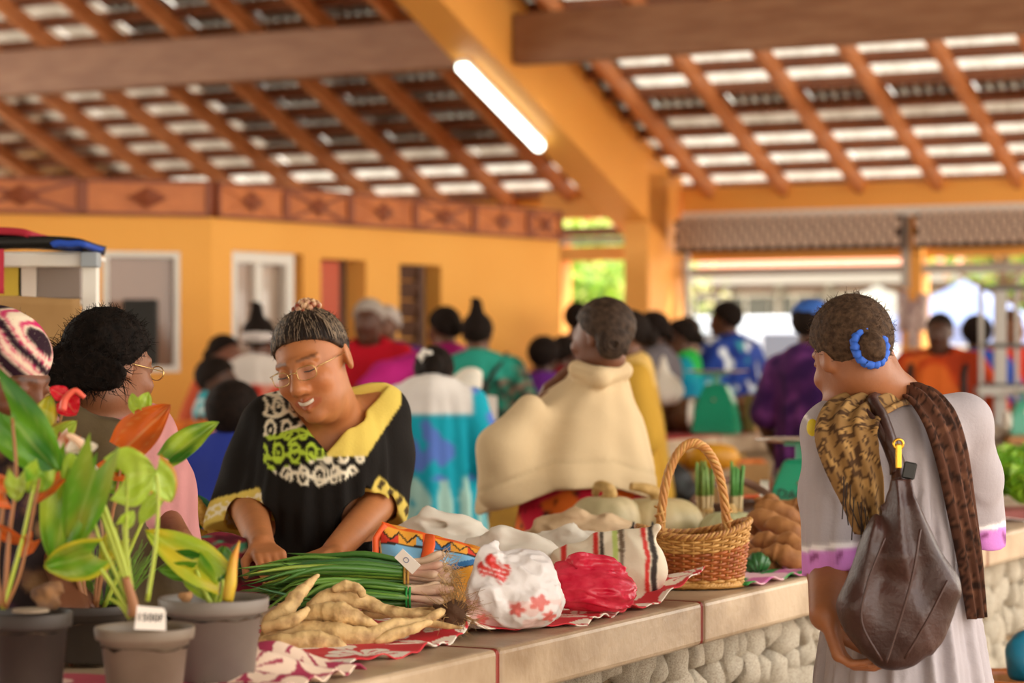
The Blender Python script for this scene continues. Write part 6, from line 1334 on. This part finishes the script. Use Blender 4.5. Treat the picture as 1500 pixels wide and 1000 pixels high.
# ================================================================ THE CROWD
def P_(label, px, py, Y, yaw, **k): return person(label, XW(px, Y), Y, EYE-(py-HOR)*Y/F-.012, yaw, **k)
hall = 'shoppers and vendors in the market hall'
P_('person in a plain red shirt with short white hair facing the counter', 541, 436, 13.6, -12, skin='#5a3522', hair='smooth', hairc='#b8aea4', top=flat('#c8182c'), bottom=('trousers', flat('#3a2a2a')), male=True, grey=True, sleeve=.9)
badge = Vector((XW(551, 13.4), 13.4, EYE-(508-HOR)*13.4/F))
P_('person with a white head wrap standing just behind the red shirt', 566, 446, 14.6, -20, skin='#6a4028', hair='smooth', hairc='#d8ccc4', dress=flat('#6a3a8a'), grey=True)
P_('woman in a magenta top reaching her arm toward the red shirt', 652, 447, 13.2, -150, skin='#6a4028', hair='bun', dress=flat('#b8247a'), arms={-1: ((-.28, -.12, 1.16), (-.40, -.2, 1.0)), 1: ((.40, .12, 1.22), (.62, .18, 1.14))}, sleeve=1.6, h=.015)
P_('woman in a teal and dark floral dress with bag strap, hair pinned up', 699, 456, 12.95, 176, skin='#6a4028', hair='topspike', dress=print2('#1c2c24', ['#2a5a48', '#8a6a5a', '#1a7a64'], 30, .3, 4), yoke='#2f9a86', strap=True, fat=1.12, sleeve=1.25)
t_, th_, tj = P_('woman in a turquoise dress with lilac flowers and white yoke, back turned', 634, 478, 9.35, 178, skin='#5a3522', hair='bun', hairc='#14100c', hd=(0, 26, 0), hoff=(0, -.06, -.075), fat=.92, sleeve=1.1,
    dress=lambda V: (lambda c: c)(np.where(((vnoise(V, 10, 3)+.4*vnoise(V, 24, 1) > .1) & (V[:, 2] > .96))[:, None], np.array(lin('#5a78c4')), np.where(((V[:, 2] < .97) & (np.abs(((V[:, 0]*9+V[:, 1]*7) % 1)-.5) < .36*np.clip((1.0-V[:, 2])*9, 0, 1)*(V[:, 2] > .5)) & (vnoise(V, 30, 1) > -.5))[:, None], np.array(lin('#a8d0c4')), np.array(lin('#18a0b4'))))), yoke='#e4ddd6', h=.011)
fl = empty('person_flower', (0, 0, 0)) if False else None
mb = MB()
for k in range(5): a = k*2*PI/5; mb.ell(th_.T(.03+.02*math.cos(a), .115, .04+.02*math.sin(a)), (.013, .006, .013), 8, 5)
mb.build('hair_flower', mat('flower_white', '#ece4d8', .6), t_, smooth=True)
P_('small person in a purple shirt near the end opening', 797, 497, 14.2, 160, skin='#4f2f1e', hair='afro', top=flat('#6a2a8a'), bottom=('trousers', flat('#3a2a4a')), h=.015)
P_('person in a dark red shirt beside the purple shirt', 826, 490, 14.8, 150, skin='#5a3522', hair='smooth', top=flat('#8a1c2a'), bottom=('skirt', flat('#3a2a2a')), h=.015)
P_('tall dark haired person standing against the bright end opening', 846, 441, 16.6, 150, skin='#5a3826', hair='smooth', dress=flat('#8a6a5a'), h=.016)
P_('woman in a mustard yellow dress turned toward the cream jacket', 921, 452, 10.9, -88, skin='#6a4028', hair='bun', dress=flat('#c89a3a'), fat=1.0, sleeve=1.0, yoke='#e0b86a')
P_('woman in a dull grey shirt carrying a white bag', 958, 454, 14.7, -115, skin='#5a3522', hair='lowbun', top=flat('#6a6468'), bottom=('skirt', flat('#5a4a44')), fat=1.1)
P_('woman in a bright turquoise and green dress behind the far counter', 1000, 465, 15.1, -100, skin='#5a3522', hair='bun', dress=print2('#1090a4', ['#28a848', '#0c7a9a'], 7, .1, 2), yoke='#2ab048', sleeve=1.2)
P_('person with brown cap hair half hidden behind the green dress', 1008, 462, 16.2, 160, skin='#7a4a30', hair='smooth', hairc='#5a3a28', dress=flat('#d0a890'), h=.016)
P_('big woman in a blue, teal and white patterned top by the far scale', 1066, 439, 15.6, -128, skin='#5a3522', hair='smooth', dress=print2('#24408f', ['#3a9aa4', '#dfe6ea', '#1c2f78'], 9, .2, 7), fat=1.25, sleeve=1.3)
P_('woman in a purple blouse and flowered skirt with a blue head wrap', 1188, 436, 11.0, 140, skin='#4f2f1e', hair='smooth', cap='#2a5aa8', top=print2('#4a2058', ['#6a3474', '#33164a'], 18, .2, 3), bottom=('skirt', print2('#6a5a64', ['#8a9aa0', '#b86a6a', '#3a3a4a'], 26, .2, 3)), fat=.92, sleeve=.8)
o_, oh_, oj = P_('man in an orange v neck shirt with dark backpack straps', 1377, 455, 14.2, -18, skin='#4f2f1e', hair='smooth', hairc='#2a221c', top=print2('#c2441c', ['#d8682a', '#a83a1c'], 6, .25, 1), bottom=('trousers', flat('#3a3a3a')), fat=1.2, male=True, sleeve=.95, thickhair=.005)
for q in (-1, 1): MB().tube(bez([(q*.15, .06, 1.37), (q*.16, -.03, 1.40), (q*.155, -.135, 1.30), (q*.17, -.16, 1.1), (q*.19, -.06, 1.0)], 5), .018, 6, flat=.4).build('backpack_strap', M_black, o_, smooth=True)
MB().box((0, .19, 1.2), (.26, .12, .36)).build('backpack', M_black, o_, bevel=.03, seg=3)
P_('person with dark hair and blue shirt behind the orange shirt', 1431, 466, 16.0, 170, skin='#4f2f1e', hair='afro', top=flat('#2a4aa0'), bottom=('trousers', flat('#1c1c24')), h=.015)
P_('person in a red shirt half hidden behind the metal rack', 1478, 452, 16.6, 30, skin='#8a5a3a', hair='smooth', hairc='#7a4a2a', top=flat('#c23a2a'), bottom=('trousers', flat('#4a3a3a')), h=.015)
P_('boy in a sleeveless turquoise top standing in profile', 315, 521, 12.3, 78, skin='#4f2f1e', hair='smooth', top=print2('#3aa8b4', ['#d8e0dc', '#e89a80'], 12, .35, 2), bottom=('trousers', flat('#2a3a5a')), child=True, sleeve=None, fat=.95)
P_('person in a rust coloured top looking down behind the boy', 327, 488, 13.2, 60, skin='#7a4a34', hair='bun', dress=flat('#c85a3a'), h=.015)
w_, wh_, wj = P_('woman in an orange red flowered dress with white yoke, back turned', 379, 462, 12.6, 172, skin='#5a3522', hair='topspike', dress=print2('#c83a20', ['#e0907a', '#b42c1c'], 14, .3, 6), yoke='#ded2c8', fat=1.05, sleeve=1.1)
v = Vox(np.array(wh_.c)-.2, np.array(wh_.c)+.2, .009); wh_.ell(v, (0, .02, .02), (.088, .106, .05), .01); link('white_bandana', v.mesh(), mat('bandana', '#c9beb8', .8), w_)
P_('child in a royal blue shirt with rounded afro, back turned', 342, 566, 8.8, 170, skin='#3f2618', hair='afro', hairc='#17100c', top=flat('#2f3f9a'), bottom=('trousers', flat('#2a3578')), child=True, fat=1.15, sleeve=1.0, h=.011)
# ================================================================ FAR COUNTERS AND THEIR GOODS
c2_, _ = counter('market_counter.001', 5.35, 13.2, 2.85, 3.5, 'second concrete counter beyond the aisle with brown produce and a scale', (6.4, 7.8, 9.2, 10.6, 12.), False, 1.0)
tag(c2_, group='market counters')
c5_, _ = counter('market_counter.002', 8.3, 13.2, 1.28, 1.82, 'short concrete counter with white sacks before the man in orange', (9.8, 11.3), False, .95)
c3_, c3o = counter('market_counter.003', 4.0, 5.6, 4.25, 4.98, 'far counter stacked with orange fruit near the kiosk window', (4.8,), False, .95)
o = MB().box(B(9.1, 3.17, 1.004), (8.0, .62, .008), ROT_U).build('red_runner', mat('red_cloth', '#9a1f1c', .8)); tag(o, 'dark red cloth runner on the second counter', 'cloth')
def pos(px, Y, z): return Vector((XW(px, Y), Y, z))
def heap(name, n, px0, px1, Y, z, r, m, label, cat, group, rows=2, squash=.8, long=1.):
    me = MB().ell((0, 0, 0), (r*long, r, r*squash), 14, 9).mesh(True); me.materials.append(m); i = 0
    ORD = 'first second third fourth fifth sixth seventh eighth ninth'.split(); RW = ('lowest', 'middle', 'top') if rows == 3 else ('lower', 'upper')
    for k in range(n):
        row = k % rows; x = px0+(px1-px0)*((k+.5)/n); o = link(name, me, None); o.location = pos(x, Y+.07*row+rng.normal(0, .02), z+r*squash*(1+1.15*row)); o.rotation_euler = (rng.normal(0, .3), rng.normal(0, .3), rng.uniform(0, 3)); tag(o, '%s, %s%s from the near end' % (label, RW[row]+' row, ' if rows > 1 else '', ORD[k//rows]), cat, group)
M_or = mat('orange_fruit', '#e07818', .5, '#c8601a', 20); M_yp = mat('yellow_squash_skin', '#e0a018', .45, '#d08a14', 6); M_br = mat('brown_root', '#7a4e2a', .8, '#5f3a1e', 12, bump=.4, bscale=40)
heap('yam', 16, 950, 1125, 13.35, 1.008, .075, M_br, 'brown yam under the far scale', 'yam', 'brown yams heaped on the second counter', 2, .8, 1.6)
heap('orange_fruit', 18, 205, 300, 11.5, .95, .05, M_or, 'orange fruit on the far kiosk counter', 'fruit', 'orange fruit on the far counter', 3)
sc2 = pos(1048, 13.15, 1.19); scale('market_scale.001', pos(1050, 13.05, 1.008), 'green hanging pan scale on the yam heap of the second counter', rz=-.3, k=1.15)
# low bench with cartons, squash and a black bag
bb = pos(1040, 11.75, 0); be = empty('low_bench', bb, 'low wooden bench in front of the second counter', 'bench', rz=ROT_U)
MB().box((0, 0, .70), (1.3, .40, .04)).build('bench_top', M_conc, be, bevel=.006)
for x in (-.58, .58):
    for y in (-.15, .15): MB().box((x, y, .34), (.06, .06, .68)).build('leg', M_conc, be)
M_cart = mat('cardboard', '#b8905c', .75, '#a57e4c', 5, bump=.06, bscale=30)
def carton(px, Y, z, w, d, h, label, rz=0, m=None):
    o = empty('carton', pos(px, Y, z), label, 'box', 'cartons in the market', rz=rz); t = .006
    for c, s_ in (((0, -d/2, h/2), (w, t, h)), ((0, d/2, h/2), (w, t, h)), ((-w/2, 0, h/2), (t, d, h)), ((w/2, 0, h/2), (t, d, h)), ((0, 0, t/2), (w, d, t))): MB().box(c, s_).build('side_panel', m or M_cart, o)
    MB().box((0, 0, h*.8), (w-.02, d-.02, .01)).build('contents', m or M_cart, o); return o
carton(1006, 11.75, .72, .27, .26, .15, 'open cardboard carton under the yellow squashes', .1); carton(1100, 12.0, .72, .18, .22, .18, 'small cardboard carton holding orange fruit', -.1)
def squash(px, py, Y, L_, r, label, z):
    o = empty('yellow_squash', pos(px, Y, z), label, 'squash', 'yellow squashes on the carton', rz=.2)
    mb = MB(); prof = [(0.001, -L_/2), (r*.5, -L_/2+.01), (r*.9, -L_*.3), (r, -.02), (r*.95, L_*.2), (r*.7, L_*.4), (.012, L_/2)]; mb.lathe(prof, 22); mb.V = [(z_, x, y+r) for x, y, z_ in mb.V]; mb.build('body', M_yp, o, smooth=True); MB().tube([(L_/2-.01, 0, r), (L_/2+.03, 0, r+.01)], .012, 7).build('stem', mat('pumpkin_stem', '#c9a468', .8), o)
squash(1045, 0, 11.75, .26, .068, 'large yellow squash lying on the carton', .87); squash(1008, 0, 11.85, .16, .05, 'smaller yellow squash beside the black bag', .87)
heap('orange_fruit.100', 5, 1078, 1118, 12.0, .87, .03, M_or, 'little orange fruit in the small carton', 'fruit', 'orange fruit in the small carton', 1)
def bb_(v): v.ell((0, 0, .10), (.13, .09, .10), .03).ell((-.03, .02, .16), (.10, .07, .05), .03).ell((.09, -.02, .05), (.07, .07, .06), .03); v.disp(lambda P: .008*np.abs(vnoise(P, 30, 2))-.003); v.half((0, 0, 1), 0, .01)
o = grid_bag('black_bag', pos(976, 11.6, .725), (-.2, -.15, -.02), (.2, .15, .26), .009, bb_, mat('black_print_bag', '#1c1a18', .5, '#4a5a54', 22, fac=(.62, .75)), 'black plastic bag with faint grey print behind the basket handle', 'bag')
# white box, dark crate, yellow draped box beyond the turquoise dress
carton(690, 10.35, 1.16, .20, .2, .10, 'white box between turquoise dress and cream jacket', .1, mat('white_box', '#d8ccc0', .7))
o = MB().box((0, 0, .05), (.30, .3, .10)).build('dark_crate', M_black, bevel=.008); o.location = pos(702, 10.35, 1.058); tag(o, 'flat dark crate under the white box', 'crate')
o = MB().box((0, 0, .53), (.36, .36, 1.055)).build('draped_stand', mat('mustard_cloth', '#b8862a', .8, '#9a6c20', 6, bump=.2, bscale=20), bevel=.02, seg=2); o.location = pos(708, 10.4, 0); tag(o, 'stand draped in mustard cloth beside the turquoise dress', 'stand')
def rl_(v): v.ell((0, 0, .05), (.07, .05, .05), .02).ell((.02, 0, .09), (.05, .05, .03), .02); v.half((0, 0, 1), 0, .01)
grid_bag('white_bundle', pos(683, 10.3, 1.265), (-.12, -.1, -.02), (.12, .1, .15), .008, rl_, mat('white_cloth', '#e6dccc', .8), 'rounded white bundle on top of the white box', 'bundle')
def wbg(v): v.ell((0, 0, .08), (.11, .08, .09), .03).cone((0, 0, .12), (0, 0, .26), .05, .012, .04); v.disp(lambda P: .006*vnoise(P, 30, 2)); v.half((0, 0, 1), 0, .01)
grid_bag('white_carrier', pos(972, 13.2, 1.16), (-.15, -.12, -.02), (.15, .12, .3), .01, wbg, M_sackw, 'knotted white plastic bag on the yams below the grey shirt', 'bag')
carton(1112, 13.1, 1.02, .12, .1, .2, 'tall tan carton standing at the end of the yam heap', .5)
# sacks, rack and scale on the short counter
def sk2(px, Y, w, h, label, seed):
    def f(v): v.ell((0, 0, h*.45), (w/2, .12, h*.5), .03); v.disp(lambda P: .012*np.abs(vnoise(P, 18, seed))-.004); v.half((0, 0, 1), 0, .01)
    p = pos(px, Y, .955); return grid_bag('sack', p, (-w*.6, -.17, -.02), (w*.6, .17, h*1.2), .011, f, mat('grey_sack', '#b8a898', .8, bump=.1, bscale=20), label, 'sack', 'sacks lying along the counter')
sk2(1447, 13.2, .26, .11, 'grey white sack on the short counter behind the lettuces', 1); sk2(1495, 13.4, .2, .12, 'grey white sack cut by the picture edge on the short counter', 2); sk2(1402, 12.9, .14, .14, 'narrow pale sack by the shoulder of the grey dress', 3)
rk = empty('metal_rack', pos(1468, 13.9, .955), 'tall grey metal rack with upright posts on the short counter', 'rack'); kx = 13.9/F
for dx, w in ((-31, .024), (-3, .07), (21, .024), (48, .024)): MB().box((dx*kx, 0, .43), (w, .03, .86)).build('post', M_grey, rk, bevel=.003)
for z in (.86, .53, .30): MB().box((8*kx, 0, z), (80*kx, .034, .03)).build('rail', mat('dark_rail', '#4a443e', .5), rk)
MB().box((8*kx, .0, .27), (92*kx, .14, .05)).build('shelf', M_grey, rk)
scale('market_scale.002', pos(1500, 13.05, 1.0), 'green scale with yellow pan at the picture edge on the short counter', k=.8)
o = MB().box((0, 0, .022), (.2, .16, .044)).build('scale_block', M_w3, bevel=.004); o.location = pos(1500, 13.05, .953); tag(o, 'wooden block under the scale at the picture edge', 'block')
# chair, yellow braided basket and floral cloth between the vendors
ch = empty('wooden_chair', pos(352, 8.05, 0), 'brown chair with rounded back beside the smiling vendor', 'chair', rz=.5); M_ch = mat('brown_chair', '#6a4a38', .5)
MB().box((0, 0, .44), (.42, .42, .03)).build('seat', M_ch, ch, bevel=.01)
for x in (-.18, .18):
    for y in (-.18, .18): MB().box((x, y, .215), (.04, .04, .43)).build('leg', M_ch, ch)
link('backrest', sheet(lambda u, v: ((u-.5)*.42*(1-.25*max(0, v-.6)), -.19+.05*(2*u-1)**2-.04*v, .46+.50*v-.10*v*(2*u-1)**4), 12, 10, thick=.02), M_ch, ch)
yb = empty('braided_basket', pos(272, 5.95, .98), 'basket with thick yellow braided rim and handle, green cloth inside', 'basket'); yo = Vector(yb.location)
M_str = mat('yellow_straw', '#c89a3a', .6, '#a87a2a', 40)
for nm, pts in (('handle', [(250, 716), (268, 722), (288, 742), (305, 765), (318, 785)]), ('rim', [(232, 748), (255, 770), (285, 785), (312, 794), (325, 800)])):
    C_ = bez([W(a, b, 5.9)-yo for a, b in pts], 10)
    for q in range(3): MB().tube([p+Vector((0, math.sin(i*.9+q*2.1)*.012, math.cos(i*.9+q*2.1)*.012)) for i, p in enumerate(C_)], .013, 7).build(nm+'_strand', M_str, yb, smooth=True)
def gcl(v): v.ell((0, 0, .0), (.085, .06, .05), .02); v.disp(lambda P: .008*vnoise(P, 30, 1))
link('green_cloth', (lambda v: (gcl(v), v.mesh())[1])(Vox((-.12, -.1, -.09), (.12, .1, .09), .007)), mat('green_cloth', '#0f7a4a', .7), yb, W(262, 752, 5.98)-yo)
MB().lathe([(.0, -.15), (.11, -.15), (.135, -.04), (.13, -.04), (.1, -.13), (0, -.13)], 24).build('body', M_str, yb, loc=W(275, 775, 5.98)-yo)
def fcl(v): v.ell((0, 0, .06), (.14, .1, .085), .03).ell((.08, -.02, .03), (.08, .08, .06), .03); v.disp(lambda P: .01*vnoise(P, 22, 1)); v.half((0, 0, 1), 0, .01)
p = pos(322, 5.55, ZC+.004); o = grid_bag('floral_bundle', p, (-.24, -.17, -.02), (.24, .17, .2), .007, fcl, cloth_m('market_cloth'), 'dark red flowered cloth bundle beside the vendor hand', 'bundle', col=print2('#7a2230', ['#b87a70', '#3a7a5a', '#4a1420'], 28, .3, 5))
st_ = MB().box((0, 0, .40), (.30, .26, .80)).build('basket_stand', M_w3, bevel=.01); st_.location = pos(275, 6.0, 0); tag(st_, 'brown wooden stand under the yellow braided basket', 'stand')
# white rack with cardboard and folded cloth at the picture edge
wr = empty('display_rack', pos(40, 6.6, 0), 'white framed display rack with cardboard front behind the headscarf', 'rack'); wo = Vector(wr.location); g6 = 6.6/F
def z6(py): return EYE-(py-HOR)*g6
for px in (133, 22, -90): MB().box((pos(px, 6.6 if px != 22 else 7.0, 0)-wo)+Vector((0, 0, z6(370)/2)), (.042, .042, z6(370))).build('post', M_white if px != 22 else M_grey, wr, bevel=.003)
MB().box((pos(22, 6.6, z6(381))-wo), (236*g6, .05, 20*g6)).build('top_rail', M_white, wr, bevel=.004); MB().box((pos(133, 6.58, z6(381))-wo), (25*g6, .06, 22*g6)).build('corner_joint', mat('grey_joint', '#9aa0a4', .5), wr, bevel=.003)
MB().box((pos(22, 6.85, z6(371))-wo), (236*g6, .45, .012)).build('shelf', M_white, wr)
MB().box((pos(10, 6.85, z6(690))-wo), (236*g6, .45, .012)).build('shelf', M_white, wr)
cb_ = empty('cardboard_panel', pos(64, 6.5, z6(690)), 'big brown cardboard box with a creased flap behind the headscarf', 'box'); 
MB().box((-20*g6, .17, (690-505)*g6/2), (150*g6, .30, (690-505)*g6)).build('box_body', M_cart, cb_, bevel=.004)
link('flap', sheet(lambda u, v: ((u-.5)*148*g6-20*g6, .01-.03*v, (690-507)*g6+70*g6*v+.004*math.sin(u*5)), 10, 6, thick=.004), M_cart, cb_)
def fold(px0, px1, y0, y1, m, label, Y=6.75):
    w = (px1-px0)*Y/F; h = (y1-y0)*Y/F
    o = link('folded_cloth', sheet(lambda u, v: ((u-.5)*w, (v-.5)*.3, h*(.5+.5*math.sin(PI*u)**.5)*(.9+.1*math.sin(u*9+v*3))), 24, 8, thick=h*.8), m); o.location = pos((px0+px1)/2, Y, EYE-(y1-HOR)*Y/F+.004); return tag(o, label, 'cloth', 'folded cloths on the rack')
for px_, wz, cc in ((12, .12, '#d8b83a'), (48, .07, '#e6d8cc'), (92, .14, '#8a7a70')):  # the white packet is added to stand in for a bright gap
    o = MB().box((0, 0, .05), (wz, .14, .10)).build('packet', mat('packet'+cc, cc, .5), bevel=.008); o.location = pos(px_, 6.98, z6(436)); tag(o, {'#d8b83a': 'yellow packet on the rack behind the cardboard box', '#e6d8cc': 'white packet added for the bright gap behind the cardboard box', '#8a7a70': 'grey brown packet on the rack by the white corner post'}[cc], 'packet', 'packets on the rack')
MB().box((pos(22, 6.98, z6(440))-wo), (236*g6, .3, .012)).build('shelf', M_white, wr)
fold(-120, 143, 349, 367, M_black, 'black folded cloth lying flat on the white rack'); fold(-120, 60, 337, 350, mat('red_felt', '#a81c30', .8), 'crimson folded cloth on top of the black one'); fold(88, 140, 356, 367, mat('blue_felt', '#1f4ab0', .8), 'blue folded edge of cloth at the rack corner', 6.58)
o = sheet(lambda u, v: ((u-.5)*.09, .01*math.sin(u*7), -.12*v), 8, 6, thick=.004); o = link('hanging_red_cloth', o, mat('red_felt', '#a81c30', .8)); o.location = pos(-20, 6.5, z6(367)); tag(o, 'red cloth end hanging from the rack at the picture edge', 'cloth')
# dark monitor in the kiosk window, notices on the post
o = MB().box((0, 0, .19), (.20, .06, .38)).build('dark_speaker', M_black, bevel=.01); p = pos(206, 13.75, 0); o.location = (p.x, p.y, EYE-(536-HOR)*13.75/F); tag(o, 'dark box standing on the kiosk window sill', 'box')
for i, (a, b, hh) in enumerate(((1322, 425, 60), (1338, 440, 70), (1352, 430, 55))):
    Y = B(14.20, tpx(a, 14.20), 0).y; w = 16*Y/F; h = hh*Y/F; o = link('paper_notice', sheet(lambda u, v: ((u-.5)*w, .01*math.sin(u*4+i), -h*v), 4, 4, thick=.003), mat('notice', '#d8c8c0', .7, '#9a8080', 18)); o.location = pos(a, Y, EYE-(b-HOR)*Y/F); tag(o, ['pale printed notice nearest the wide opening, hung on the post', 'longest pale notice in the middle of the post', 'pale notice nearest the orange man, hung on the post'][i], 'notice', 'notices hung on the post')
